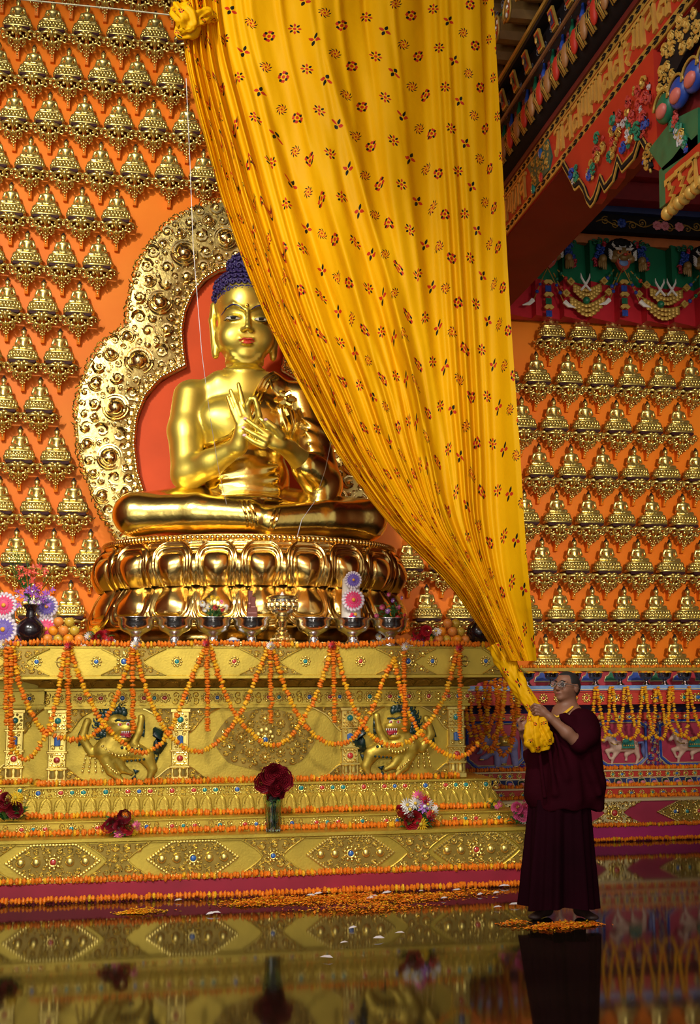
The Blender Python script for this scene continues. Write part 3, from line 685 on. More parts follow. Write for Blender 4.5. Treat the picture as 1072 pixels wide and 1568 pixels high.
for cx, cz, sx in ((at(183, 1142, A4)[0], at(183, 1142, A4)[2], 1), (at(607, 1137, A4)[0], at(607, 1137, A4)[2], -1)):
    o = link('lion_relief', None, ALTAR, (cx, A4, cz), None, (sx*1.12, .8, 1.12))
    for n, me, lb in LP: link(n, me, o, label=lb, kind='stuff' if n in ('teeth', 'bead_harness', 'studs', 'mane', 'eyes') else None)
# ------------------------------------------------------------------ marigold strings laid on the altar
hg = 'orange marigold strings laid along the golden altar'
def row_g(label, x0, x1, y, z, r=.026, step=.030, extra=None):
    P = [(x0, y, z), (x1, y, z)]
    if extra: P = extra+P
    P = resample(P, .12); P = [p+np.array([0, _rng.gauss(0, .006), 0]) for p in P]
    garland(label, P, r, step, .12, hg)
yfl = A1-.03
garland('orange marigold string on the floor along the crimson altar plinth', [(-1.5, yfl-.06, .026), (.2, yfl-.05, .026), (1.0, yfl-.10, .026), (1.7, yfl-.06, .026), (2.45, yfl-.07, .026), (2.6, yfl-.04, .026), (3.25, yfl-.045, .026)], .026, .03, .1, hg)
row_g('orange marigold string on the crimson plinth under the carved base panels', -1.5, 3.2, A1-.025, zb0+.022, .026)
row_g('orange marigold string on the ledge above the carved base panels', -1.45, X21+.02, A2-.045, zb1+.024, .025)
row_g('orange marigold string along the foot of the petal tier', X30-.06, X31+.07, A3-.035, zs2+.024, .026, extra=[(xp(52, WY-.1, 1215)+.0, WY-.2, zs2+.024)])
row_g('orange marigold string along the foot of the lion panels', X40-.08, X41+.02, A4-.06, zs3b+.024, .027, extra=[(X40-.09, A4+.12, zs3b+.024)])
row_g('dark orange marigold string along the foot of the recessed left wing', -1.5, X40-.1, WY-.06, zs3b+.024, .024)
P = [at(x, y, A5-.015) for x, y in ((-25, 986), (60, 984), (150, 984), (210, 988), (320, 984), (420, 987), (520, 988), (570, 987), (608, 980), (640, 986), (700, 985), (752, 987))]
garland('orange marigold string pinned along the front edge of the altar table', P, .025, .030, .08, hg)
sg = 'looped marigold swags hanging across the altar front'
YS = A5-.05
swags = [('long marigold swag at the far left of the altar', [(20, 992), (28, 1040), (50, 1095), (72, 1125), (85, 1110)], 3),
 ('deep marigold swag left of the left lion, below the white knot', [(8, 996), (15, 1060), (20, 1140), (40, 1164), (62, 1140), (80, 1100), (92, 1040), (100, 992)], 3),
 ('marigold swag crossing the left lion, from the first red flower', [(107, 992), (128, 1050), (160, 1110), (205, 1150), (228, 1150), (258, 1125), (285, 1060), (314, 990)], 3),
 ('marigold swag below the left lion head, from the second white flower leftwards', [(203, 992), (185, 1050), (158, 1108), (130, 1130), (100, 1132), (80, 1124)], 3),
 ('marigold swag right of the left lion, from the second white flower', [(208, 992), (222, 1050), (245, 1105), (275, 1140), (310, 1150), (345, 1125), (375, 1080), (395, 1030), (412, 990)], 3),
 ('marigold swag over the round medallion, from the second red flower', [(322, 990), (340, 1050), (365, 1100), (400, 1135), (430, 1140), (462, 1105), (490, 1050), (508, 990)], 3),
 ('marigold swag right of the round medallion, from the third white flower', [(418, 990), (435, 1050), (460, 1100), (490, 1132), (520, 1140), (545, 1125), (570, 1085), (590, 1035), (604, 1010)], 3),
 ('marigold swag over the left half of the right lion', [(514, 990), (530, 1050), (550, 1100), (580, 1135), (618, 1140), (650, 1115), (680, 1070), (692, 1030), (700, 992)], 3),
 ('marigold swag over the right half of the right lion', [(604, 1008), (612, 1050), (625, 1090), (650, 1130), (688, 1157), (715, 1155), (735, 1135)], 3)]
for lb, pts, alt in swags: garland(lb, sagpx(pts, YS), .022, .026, group=sg, alt=alt)
for x, y0, y1, lb in ((9, 992, 1110, 'second orange marigold tail from the left edge, by the table corner'), (16, 992, 1155, 'orange marigold tail nearest the left end of the altar'), (104, 990, 1114, 'orange marigold tail hanging under the first red flower'), (203, 990, 1122, 'orange marigold tail hanging under the second white flower'), (317, 990, 1122, 'orange marigold tail hanging under the second red flower'),
                      (414, 990, 1110, 'orange marigold tail hanging under the third white flower'), (511, 990, 1108, 'orange marigold tail hanging under the third red flower'), (619, 990, 1120, 'orange marigold tail hanging in front of the right lion mouth'), (704, 990, 1130, 'orange marigold tail hanging at the right end of the altar front')):
    garland(lb, sagpx([(x, y0), (x+.5, (y0+y1)/2), (x+1, y1)], YS-.03), .022, .020, .05, 'straight marigold tails hanging from the altar table')
def daisy_mesh(n, r, layers, mats_, rg, depth=.4):
    m = MB()
    for L_ in range(layers):
        k = n-L_*2; rr = r*(1-.24*L_); lift = .25*r*L_
        for j in range(k):
            a = 2*PI*(j+.5*L_)/k+rg.uniform(-.08, .08); ca, sa = math.cos(a), math.sin(a); w_ = rr*1.9/k*1.25
            pts = []
            for t, ww in ((.12, .25), (.55, 1.0), (.86, .8), (1.0, .12)):
                for q in (-1, 1): pts.append((ca*rr*t-sa*q*w_*ww*.5, -(lift+r*depth*(.25*math.sin(t*2.2)))-.002*q, sa*rr*t+ca*q*w_*ww*.5))
            m.add(pts, [(0, 1, 3, 2), (2, 3, 5, 4), (4, 5, 7, 6)], 0)
    m.ball((0, -.25*r*layers, 0), (r*.24, r*.2, r*.24), 9, 5, 1)
    return m.mesh('petals', mats_, True)
_rg = random.Random(11)
D_WHITE = daisy_mesh(14, .05, 2, [WHITE, mat('flower_centre', (.75, .5, .05), .6)], _rg)
D_RED = daisy_mesh(14, .05, 3, [mat('gerbera_red', (.55, .015, .03), .5), mat('gerbera_centre', (.12, .01, .01), .6)], _rg)
def bloom(name, label, me, loc, rot, s, group): t = thing(name, label, 'flower', loc, rot, group, s); link('petals', me, t); return t
for i, (x, y, me, c) in enumerate(((4, 986, D_WHITE, 'white'), (106, 988, D_RED, 'red'), (207, 988, D_WHITE, 'white'), (317, 985, D_RED, 'red'), (415, 989, D_WHITE, 'white'), (510, 988, D_RED, 'red'), (621, 989, D_WHITE, 'white'), (704, 992, D_RED, 'red'))):
    bloom('knot_flower', f'{ORD[i//2+1]} {c} flower from the left pinned where marigold swags meet the altar table', me, at(x, y, YS-.05), (.35, 0, _rg.uniform(-.4, .4)), .85, 'flowers pinned along the altar table')
# ------------------------------------------------------------------ painted console along the wall at the right
CON = thing('painted_console', 'red and blue painted stepped console with horse panels along the right wall', 'console', (0, 0, 0))
C1, C2, C3, C4, C5 = 11.95, 12.10, 12.22, 12.30, 12.22
def zq(py, Y): return float(at(1000, py, Y)[2])
X0c, X1c = 3.06, 8.2
RASP = mat('raspberry_paint', (.36, .02, .06), .5, 0, .12, 4); CREAM = mat('cream_gold_line', (.72, .58, .30), .4, .35, .1, 8); NAVY = mat('navy_paint', (.015, .03, .12), .4, 0, .2, 9)
z0, z1_, z2_ = .145, zq(1256, C1), zq(1222, C1)
m = MB(); moulding(m, X0c, X1c, C1-.02, WALL_Y, [(0, 0), (0, z0), (-.02, z0)]); m.build('plinth', mat('magenta_plinth', (.38, .012, .13), .55, 0, .1, 3), CON, label='plain magenta plinth')
m = MB(); moulding(m, X0c, X1c, C1, WALL_Y, [(0, z0), (0, z2_-.01)]); m.build('base_panel', RASP, CON)
m = MB(); moulding(m, X0c, X1c, C1, WALL_Y, [(.0, z2_-.028), (.02, z2_-.024), (.02, z2_), (.016, z2_+.002)]); m.build('gold_edge', CREAM, CON, label='pale gold edge')
za, zb_ = zq(1216, C2), zq(1206, C2)
m = MB(); moulding(m, X0c, X1c, C2, WALL_Y, [(0, z2_), (0, zb_+.004)]); m.build('riser', RED, CON)
m = MB(); moulding(m, X0c, X1c, C2, WALL_Y, [(.0, zb_), (.014, zb_+.002), (.014, zb_+.014), (.01, zb_+.016)]); m.build('gold_edge', CREAM, CON)
zc_, zd_, ze_ = zq(1202, C3), zq(1190, C3), zq(1180, C3)
m = MB(); moulding(m, X0c, X1c, C3, WALL_Y, [(.02, zb_), (.0, zc_), (-.04, zd_)]); m.build('petal_slope', NAVY, CON)
m = MB(); moulding(m, X0c, X1c, C3+.04, WALL_Y, [(0, zd_), (0, ze_)]); m.build('riser', RED, CON)
m = MB(); moulding(m, X0c, X1c, C3+.04, WALL_Y, [(0, zd_-.006), (.01, zd_-.006), (.01, zd_+.006), (0, zd_+.006)]); moulding(m, X0c, X1c, C3+.04, WALL_Y, [(.0, ze_-.004), (.016, ze_), (.016, ze_+.012), (.012, ze_+.014)]); m.build('gold_edge', CREAM, CON)
zf, zg1, zh = zq(1172, C4), zq(1108, C4), zq(1100, C4)
m = MB(); moulding(m, X0c, X1c, C4+.03, WALL_Y, [(0, ze_), (0, zh)]); m.build('panel_field', RASP, CON)
m = MB(); moulding(m, X0c, X1c, C4-.02, WALL_Y, [(.0, zh-.01), (0, zh+.05), (.012, zh+.052), (.012, zh+.065)]); m.build('gem_band', RED, CON)
zi, zj = zq(1078, C5-.04), zq(1058, C5-.1)
m = MB(); moulding(m, X0c, X1c, C4-.01, WALL_Y, [(0, zh+.06), (.06, zi-.02), (.12, zi)]); m.build('cove', NAVY, CON)
m = MB(); moulding(m, X0c, X1c, C5-.08, WALL_Y, [(0, zi), (.01, zi), (.01, zi+.016), (0, zi+.018), (0, zj-.012), (.014, zj-.008), (.014, zj+.01)]); m.build('cornice', RED, CON)
zk = zq(1049, C5-.08)
m = MB(); moulding(m, X0c, X1c, C5-.08, WALL_Y, [(.02, zj+.008), (.026, zj+.012), (.026, zk-.002), (.02, zk)]); m.build('shelf', SKY, CON, label='light blue shelf edge')
m = MB(); moulding(m, X0c, X1c, C5-.08, WALL_Y, [(.027, zj+.018), (.030, zj+.018), (.030, zj+.026), (.027, zj+.026)]); m.build('gold_edge', CREAM, CON)
ZL = zR-dzR*7-ST_H*1.03                                     # the ledge that the lowest row of statuettes stands on
m = MB(); moulding(m, X0c, X1c, 12.52, WALL_Y, [(0, zk), (0, ZL-.04)]); m.build('ledge_front', CRIMSON, CON)
m = MB(); moulding(m, X0c, X1c, 12.50, WALL_Y, [(0, ZL-.04), (.02, ZL-.035), (.02, ZL)]); m.build('ledge', GOLD_DULL, CON)
# little cloud-shaped panels on the ledge front
def cloud_poly(cx, cz, w, h): return [(cx-w, cz-h), (cx+w, cz-h), (cx+w*.8, cz), (cx+w*.45, cz+h*.35), (cx+w*.3, cz+h), (cx-w*.3, cz+h), (cx-w*.45, cz+h*.35), (cx-w*.8, cz)]
for i in range(16):
    x = 3.0+i*.27; mb = MB(); mb.prism(cloud_poly(x, (zk+ZL)/2, .10, .05), 12.508, 12.52); o = mb.build('cloud_panel', (GREEN, BLUE)[i % 2], CON, smooth=False)
    mb = MB(); P = cloud_poly(x, (zk+ZL)/2, .10, .05); mb.tube([(a, 12.506, b) for a, b in P], .006, 4, closed=True); mb.build('outline', CREAM, o)
# lotus petals, roundels and line work of the console, piece by piece
pm = MB(); hh2 = zd_-zb_-.01
def pf(u, v):
    a = (u-.5)*2; return (a*.062*(1-.2*v), -.004+.05*v-.012*(1-a*a), v*hh2*(1-.35*a*a*v))
pm.grid(pf, 8, 5)
PET = [pm.mesh('petal', x) for x in (BLUE, DKGREEN)]
po = MB(); po.tube([np.array(pf(u, .9 if .12 < u < .88 else .1))+(0, -.006, 0) for u in (0, .08, .16, .3, .5, .7, .84, .92, 1)], .006, 4); po = po.mesh('outline', CREAM)
pi_ = MB(); pi_.ball((0, -.012, hh2*.42), (.032, .012, .022), 8, 5); pi_ = pi_.mesh('inner', PINK)
i = 0; x = 2.5
while x < 7.0:
    o = link('lotus_petal', PET[i % 2], CON, (x, C3-.005, zb_+.012)); link('outline', po, o, label='cream outline'); link('inner', pi_, o, label='pink heart'); x += .135; i += 1
def roundels(y, z, step, s, off=0):
    x = 2.6+off; i = 0
    while x < 6.9: gem(CON, x, y, z, (1, 0, 2)[i % 3], s, 1.0 if i % 3 else 1.4); x += step; i += 1
roundels(C3+.036, (zd_+ze_)/2, .105, .62); roundels(C2-.004, (z2_+zb_)/2+.0, .12, .6, .03); roundels(C5-.084, (zi+zj)/2, .16, .95, .02); roundels(C4-.024, zh+.02, .11, .55)
# gold filigree on the raspberry base panel
zmid = (z0+z2_)/2; hC = (z2_-z0)/2-.02
for cx in (xp(1072, C1, 1240)-.02, xp(1072, C1, 1240)+1.3): 
    lozenge(cx, zmid, C1-.003, .46, hC-.01, CON, 0, matl=GOLD_CARVE, name='lozenge_medallion')
    for j in range(-2, 3): gem(CON, cx+j*.135, C1-.012, zmid, (0, 1, 2)[j % 3], .95)
for px in (760, 940, 1215):
    xcluster(xp(px, C1, 1240), zmid, C1-.004, .34, hC+.01, 'corner_scrolls', CON, GOLD_CARVE, (.045, .034, .025, .018, .013)); gem(CON, xp(px, C1, 1240), C1-.01, zmid, 0, 1.5)
# animal panels
def frame_panel(x0, x1, parent):
    za1, zb1_ = ze_+.055, zh-.02; c = .06; y = C4+.012
    pts = [(x0+c*1.6, zb1_), (x1-c*1.6, zb1_), (x1-c, zb1_-c*.5), (x1, zb1_-c), (x1, za1+c*1.4), (x1-c*.6, za1+c*.9), (x1-c, za1+c*.5), (x1-c*1.8, za1), (x0+c*1.8, za1), (x0+c, za1+c*.5), (x0+c*.6, za1+c*.9), (x0, za1+c*1.4), (x0, zb1_-c), (x0+c, zb1_-c*.5)]
    a = MB(); a.tube([(p, y, q) for p, q in pts], .017, 5, closed=True, up=(0, 1, 0)); o = a.build('panel_frame', BLUE, parent, label='blue scalloped frame')
    cx, cz = (x0+x1)/2, (za1+zb1_)/2
    b = MB(); b.tube([(cx+(p-cx)*.955, y, cz+(q-cz)*.92) for p, q in pts], .007, 4, closed=True); b.tube([(cx+(p-cx)*1.045, y, cz+(q-cz)*1.08) for p, q in pts], .007, 4, closed=True); b.build('frame_lines', CREAM, o, label='cream lines')
def frame_post(x, parent):
    a = MB(); H0, H1 = ze_+.05, zh-.02; rg = random.Random(int(x*50))
    C = pack(lambda px, pz, r: abs(px-x)+r < .055+.09*abs((pz-(H0+H1)/2)/(H1-H0)*2)**2.2 and H0+r < pz < H1-r, (x-.16, x+.16, H0, H1), (.04, .03, .022, .016), rg, 260)
    filigree(a, C, C4+.012, rg, th=.26); a.build('scroll_post', BLUE, parent, label='blue scroll post')
    b = MB(); C2_ = pack(lambda px, pz, r: abs(px-x)+r < .055+.10*abs((pz-(H0+H1)/2)/(H1-H0)*2)**2.2 and H0+r < pz < H1-r, (x-.17, x+.17, H0, H1), (.02, .014), rg, 160); filigree(b, C2_, C4+.006, rg, th=.26); b.build('scroll_lights', CREAM, parent, label='cream scrolls', kind='stuff')
pan = [(716, 800), (830, 905), (915, 990), (1012, 1090)]
panX = [(xp(a, C4, 1140), xp(b, C4, 1140)) for a, b in pan]
for a, b in panX: frame_panel(a, b, CON)
for px in (807, 908, 1002, 1100): frame_post(xp(px, C4, 1140), CON)
def horse_parts():
    s = SDF(); k = .012; C = lambda a, b, ra, rb: s.cone(a, b, ra, rb, k)
    C((-.06, 0, .02), (.10, 0, .015), .055, .05); s.ell((.11, 0, .02), (.055, .04, .055), k)
    C((-.08, 0, .03), (-.13, -.005, .11), .042, .028); C((-.13, -.005, .12), (-.185, -.01, .075), .028, .018); s.ell((-.19, -.01, .07), (.018, .016, .014), .006)
    C((-.08, 0, -.01), (-.16, -.005, -.02), .028, .018); C((-.16, -.005, -.02), (-.135, -.005, -.08), .016, .012); s.ell((-.125, -.005, -.092), (.016, .013, .011), .005)
    C((-.05, 0, -.02), (-.10, -.005, -.09), .028, .016); C((-.10, -.005, -.09), (-.115, -.005, -.155), .014, .011); s.ell((-.12, -.005, -.168), (.017, .013, .012), .005)
    C((.09, 0, -.02), (.03, -.005, -.06), .03, .018); C((.03, -.005, -.06), (.035, -.005, -.10), .015, .011); s.ell((.03, -.005, -.11), (.016, .013, .011), .005)
    C((.13, 0, 0), (.155, -.005, -.08), .036, .018); C((.155, -.005, -.08), (.13, -.005, -.15), .015, .012); s.ell((.125, -.005, -.165), (.017, .013, .012), .005)
    C((-.12, -.005, .14), (-.115, -.005, .165), .012, .005)
    m = MB(); m.tube([(.155, -.01, .05), (.20, -.015, .055), (.20, -.015, -.02), (.215, -.012, -.10)], [.012, .02, .022, .006], 7)
    for i in range(6): m.ball((-.125+.012*i, -.01, .155-.018*i), (.018, .016, .022), 6, 4)
    sd = MB(); sd.prism([(-.02, .085), (.09, .085), (.10, .0), (-.03, .0)], -.062, -.045); sd.prism([(0, .10), (.07, .10), (.08, .06), (-.01, .06)], -.066, -.05)
    tr = MB(); tr.tube([(-.02, -.06, .085), (.09, -.06, .085), (.10, -.06, .0), (-.03, -.06, .0)], .006, 4, closed=True); tr.tube([(-.13, -.035, .06), (-.10, -.05, .04), (-.06, -.06, .04)], .005, 4)
    for i in range(5): tr.ball((-.01+.022*i, -.068, .03), .009, 6, 4)
    return [('body', s.mesh('horse_body', mat('cream_horse', (.62, .42, .33), .5, 0, .15, 12), .0085), None), ('mane_and_tail', m.mesh('horse_mane', mat('violet_blue', (.13, .16, .42), .5)), 'blue mane and tail'), ('saddle_cloth', sd.mesh('saddle', mat('teal_cloth', (.01, .18, .15), .5), False), 'green saddle cloth'), ('harness', tr.mesh('harness', GOLD_TRIM), 'gold harness')]
HP = horse_parts()
for px, py in ((953, 1146), (1054, 1144), (866, 1148)):
    o = link('horse_relief', None, CON, tuple(at(px, py, C4+.02)), None, 1.15)
    for n, me, lb in HP: link(n, me, o, label=lb)
def elephant():
    s = SDF(); k = .014; C = lambda a, b, ra, rb: s.cone(a, b, ra, rb, k)
    C((-.05, 0, .02), (.12, 0, .02), .085, .085); s.ell((-.14, -.01, .05), (.06, .05, .065), k); s.ell((-.10, -.03, .05), (.035, .015, .055), .006)
    C((-.19, -.01, .03), (-.215, -.015, -.06), .026, .018); C((-.215, -.015, -.06), (-.25, -.015, -.075), .016, .012)
    C((-.06, 0, -.04), (-.15, -.005, -.11), .04, .03); C((-.15, -.005, -.11), (-.20, -.005, -.13), .028, .026); C((-.03, -.01, -.04), (-.03, -.01, -.20), .042, .036); C((.07, 0, -.05), (.04, 0, -.17), .04, .033); C((.15, -.005, -.03), (.17, -.005, -.20), .045, .036)
    h = MB(); h.tube([(-.10, -.06, -.06), (-.06, -.09, .02), (-.03, -.08, .09)], .008, 5); h.prism([(-.02, .10), (.11, .10), (.12, -.0), (-.03, -.0)], -.1, -.08)
    for x, z in ((-.03, -.22), (.17, -.22), (.04, -.19), (-.21, -.14)):
        for q in (-1, 0, 1): h.ball((x+q*.016, -.03, z), .010, 6, 4)
    return s.mesh('elephant_body', mat('blue_grey_hide', (.24, .24, .50), .5, 0, .15, 12), .009), h.mesh('elephant_harness', GOLD_TRIM)
eb, eh = elephant(); o = link('elephant_relief', None, CON, tuple(at(765, 1142, C4+.02)), None, 1.0); link('body', eb, o, label='blue grey body'); link('harness', eh, o, label='gold harness and blanket')
# offering bowls with marigold heads on the console shelf
def bowl_profile(r, h): return [(r*.0, 0), (r*.55, 0), (r*.60, h*.03), (r*.50, h*.10), (r*.30, h*.22), (r*.27, h*.36), (r*.42, h*.44), (r*.78, h*.56), (r*.93, h*.74), (r*.95, h*.90), (r*1.08, h*.98), (r*1.08, h), (r*.98, h), (r*.88, h*.86), (r*.5, h*.62), (0, h*.58)]
bm = MB(); bm.lathe(bowl_profile(.078, .135), 20); BOWL_S = bm.mesh('bowl', mat('dark_silver', (.30, .24, .24), .2, 1, .1, 9))
fm = MB()
for i in range(22):
    a = _rg.uniform(0, 6.28); r_ = .07*math.sqrt(_rg.random()); blossom(fm, (r_*math.cos(a), r_*math.sin(a), .135+.012*(1-r_/.08)), (0, 0, 1), .022, .010, int(_rg.random() < .4))
FLOW_S = fm.mesh('marigold_fill', [MARI_O, MARI_Y])
for i, px in enumerate((762, 808, 845, 880, 912, 950, 990, 1018, 1049, 1075)):
    p = at(px, 1049, C5+.02)
    t = thing('offering_bowl', f'dark silver bowl of marigold heads, {ORD[i+1]} from left on the painted console shelf', 'bowl', (p[0], C5+.02, zk), group='bowls on the painted console'); link('bowl', BOWL_S, t); link('marigold_fill', FLOW_S, t, label='orange marigold heads', kind='stuff')
cg = 'marigold strings laid along the painted console'
for z, y, r, lb in ((.024, C1-.06, .022, 'on the floor along the magenta plinth'), (z0+.02, C1-.025, .022, 'on top of the magenta plinth'), (z2_+.02, C2-.04, .022, 'on the pale gold ledge'), (zb_+.032, C3-.055, .022, 'below the painted lotus petals'), (ze_+.034, C4-.02, .024, 'below the horse panels'), (ZL+.014, 12.50, .020, 'along the ledge under the lowest statuettes')):
    garland('orange marigold string '+lb+' of the painted console' if 'console' not in lb else lb, [(2.7, y, z), (4.5, y, z), (7.2, y, z)], r, .028, .15, cg)
# looped garlands on the console
lg = 'looped yellow marigold garlands hanging on the painted console'
YC = C5-.125
loops = [[(885, 1052), (880, 1090), (895, 1128)], [(912, 1052), (909, 1095), (918, 1132)], [(914, 1052), (922, 1100), (930, 1124), (945, 1124), (952, 1105), (956, 1052)], [(934, 1052), (932, 1095), (927, 1128), (920, 1134)], [(938, 1052), (945, 1105), (955, 1128), (970, 1130), (977, 1115), (982, 1080), (984, 1052)],
         [(961, 1052), (968, 1090), (975, 1118), (990, 1131), (1000, 1118), (1003, 1090), (1004, 1052)], [(988, 1052), (994, 1095), (1000, 1122), (1013, 1132), (1020, 1120), (1025, 1085), (1028, 1052)], [(1008, 1052), (1015, 1085), (1020, 1120)],
         [(1030, 1052), (1034, 1095), (1045, 1124), (1052, 1120), (1053, 1090), (1053, 1052)], [(1056, 1052), (1062, 1085), (1070, 1110), (1082, 1128)], [(1026, 1052), (1024, 1100), (1035, 1124), (1046, 1126), (1062, 1132), (1075, 1118)]]
for i, pts in enumerate(loops): garland(f'yellow marigold loop hanging on the painted console right of the monk, {ORD[i+1]} from left', sagpx(pts, YC-.01*(i % 3)), .019, .021, group=lg, mix=.82)
loops2 = [[(718, 1060), (724, 1105), (735, 1140), (755, 1150), (762, 1120), (766, 1060)], [(730, 1052), (738, 1100), (752, 1130), (765, 1110), (776, 1040)], [(742, 1045), (746, 1110), (750, 1120)], [(752, 1040), (748, 1080), (746, 1100)], [(766, 1035), (760, 1085), (742, 1125), (722, 1140), (705, 1156)], [(774, 1035), (770, 1090), (768, 1115), (778, 1135), (785, 1125), (790, 1080), (792, 1045)],
          [(782, 1040), (785, 1090), (787, 1125), (780, 1150), (768, 1156), (762, 1140)], [(796, 1050), (794, 1098)], [(757, 1040), (765, 1100), (760, 1130), (750, 1148), (742, 1140), (732, 1110)], [(714, 1075), (716, 1110), (722, 1128)]]
for i, pts in enumerate(loops2): garland(f'marigold loop in the thick cluster between altar end and monk, {ORD[i+1]} from left', sagpx(pts, 11.75-.06*(i % 4)), .024, .026, group='marigold loops clustered between altar and monk', alt=3 if i % 2 else None, mix=.2)
# ================================================================== the giant gilt Buddha
BY = 11.2
BX = float(at(373.5, 640, BY)[0])
def bz(py, Y=BY, px=374): return float(at(px, py, Y)[2])
def bp(px, py, Y): return at(px, py, Y)
def L(x, y, py): return np.array((BX+x, BY+y, bz(py)))
def fz(py): return bz(py, BY-.27)
def LF(x, y, py): return np.array((BX+x, BY+y, fz(py)))
GPX = .0062
BUD = thing('giant_buddha', 'giant gilt seated Buddha with indigo curled hair, hands raised in teaching gesture', 'statue', (0, 0, 0))
S = SDF(); k = .07
S.ell(L(0, .02, 655), (.50, .30, .40), k).ell(L(0, .02, 735), (.40, .30, .42), k)
S.cone(L(-.46, .02, 604), L(.46, .02, 604), .13, .13, .10)
S.cone(L(-.23, -.02, 588), L(.23, -.02, 588), .12, .12, .12)
for q in (-1, 1): S.ell(L(q*.22, -.16, 648), (.22, .12, .17), .08)
S.cone(L(0, .05, 600), L(0, .02, 545), .20, .165, .06)
for py in (557, 567): S.ell(L(0, .02, py), (.195+.02*(py-557)/10, .19, .016), .02)
S.ell(L(.30, -.265, 640), (.001, .001, .001), .001)
HY = .0
# head
S.ell(L(0, HY, 470), (.292, .31, .33), .05).ell(LF(0, HY-.05, 506), (.285, .25, .255), .08).ell(LF(0, HY-.145, 540), (.14, .10, .075), .09)
for q in (-1, 1):
    S.ell(LF(q*.135, HY-.185, 515), (.125, .10, .13), .06)
    S.ell(LF(q*.132, HY-.262, 487), (.078, .045, .032), .018)                     # lids
    S.cone(LF(q*.035, HY-.30, 474), LF(q*.13, HY-.275, 466), .012, .014, .03); S.cone(LF(q*.13, HY-.275, 466), LF(q*.23, HY-.21, 472), .014, .008, .03)
    S.ell(LF(q*.038, HY-.322, 507), (.028, .030, .020), .012)                     # nostril wings
    S.cone(L(q*.300, HY+.02, 470), L(q*.318, HY+.01, 492), .040, .034, .02); S.cone(L(q*.318, HY+.01, 492), L(q*.285, HY-.01, 540), .034, .040, .02); S.ell(L(q*.283, HY-.01, 545), (.036, .04, .05), .015)
    S.ell(L(q*.343, HY-.02, 482), (.018, .03, .065), .012, sub=True); S.ell(L(q*.312, HY-.055, 536), (.014, .022, .06), .01, sub=True)
S.cone(LF(0, HY-.300, 476), LF(0, HY-.348, 504), .018, .028, .025)
S.ell(LF(0, HY-.350, 505), (.034, .032, .024), .014)
S.ell(LF(-.03, HY-.285, 520), (.05, .032, .014), .012).ell(LF(.03, HY-.285, 520), (.05, .032, .014), .012).ell(LF(0, HY-.282, 526), (.055, .034, .018), .012)
FACE = SDF(); FACE.ops = list(S.ops)
# arms and hands; palms and fingers are placed on their own depth planes in front of the chest
def arm(S, pts):
    for (a, ra), (b, rb) in zip(pts, pts[1:]): S.cone(a, b, ra, rb, .05)
arm(S, [(bp(291, 608, 11.2), .165), (bp(284, 660, 11.12), .168), (bp(287, 725, 10.98), .150)])
arm(S, [(bp(287, 727, 10.98), .150), (bp(322, 710, 10.82), .128), (bp(366, 683, 10.62), .078)])
arm(S, [(bp(458, 612, 11.2), .165), (bp(476, 680, 11.10), .17), (bp(490, 737, 10.95), .15)])
arm(S, [(bp(490, 737, 10.95), .15), (bp(470, 715, 10.80), .125), (bp(443, 688, 10.62), .080)])
HD = SDF(); HD.ops = S.ops
def finger(pts, Y, r0, r1, kk=.012):
    P = [bp(*p) if len(p) == 3 else bp(p[0], p[1], Y) for p in pts]; n = len(P)-1
    for i in range(n): S.cone(P[i], P[i+1], 1.42*(r0+(r1-r0)*i/n), 1.42*(r0+(r1-r0)*(i+1)/n), kk*.7)
def pal(px, py, Y, r, ang):
    c, s_ = math.cos(ang), math.sin(ang); S.ell(bp(px, py, Y), r, .03, ((c, 0, -s_), (0, 1, 0), (s_, 0, c)))
# right hand (viewer's left): palm outwards, three fingers up, thumb and index closed into a ring
S.cone(bp(364, 685, 10.62), bp(370, 664, 10.57), .078, .078, .04)
pal(375, 649, 10.55, (.088, .042, .105), math.radians(8))
f0, f1 = .0215, .0145
finger([(364, 646), (356, 628), (348, 607)], 10.54, f0, f1); finger([(368, 637), (361, 618), (353, 598)], 10.535, f0*1.05, f1)
finger([(374, 635), (370, 611), (365, 588)], 10.54, f0*1.1, f1)
finger([(381, 637, 10.54), (378, 621, 10.50), (383, 611, 10.475), (391, 609, 10.47)], 10.5, f0*1.05, f1*1.05)
finger([(389, 653, 10.54), (397, 638, 10.49), (394, 623, 10.465), (391, 612, 10.46)], 10.5, f0*1.25, f1*1.1)
# left hand (viewer's right): back of the hand outwards, fingers pointing up to the right palm
S.cone(bp(443, 688, 10.62), bp(431, 681, 10.50), .078, .076, .04)
pal(418, 674, 10.45, (.118, .048, .080), math.radians(-34))
finger([(404, 683), (389, 677), (374, 667)], 10.42, f0*1.05, f1); finger([(408, 675), (391, 666), (372, 655)], 10.41, f0*1.1, f1); finger([(411, 667), (394, 655), (375, 641)], 10.41, f0*1.1, f1)
finger([(417, 661, 10.43), (408, 651, 10.39), (398, 641, 10.40)], 10.4, f0*1.1, f1*1.05)
finger([(431, 668, 10.43), (421, 655, 10.385), (407, 643, 10.37)], 10.4, f0*1.35, f1*1.1)
body_me = S.mesh('buddha_body', GOLD_SKIN, .0125)
link('body', body_me, BUD, label='satin gold body')
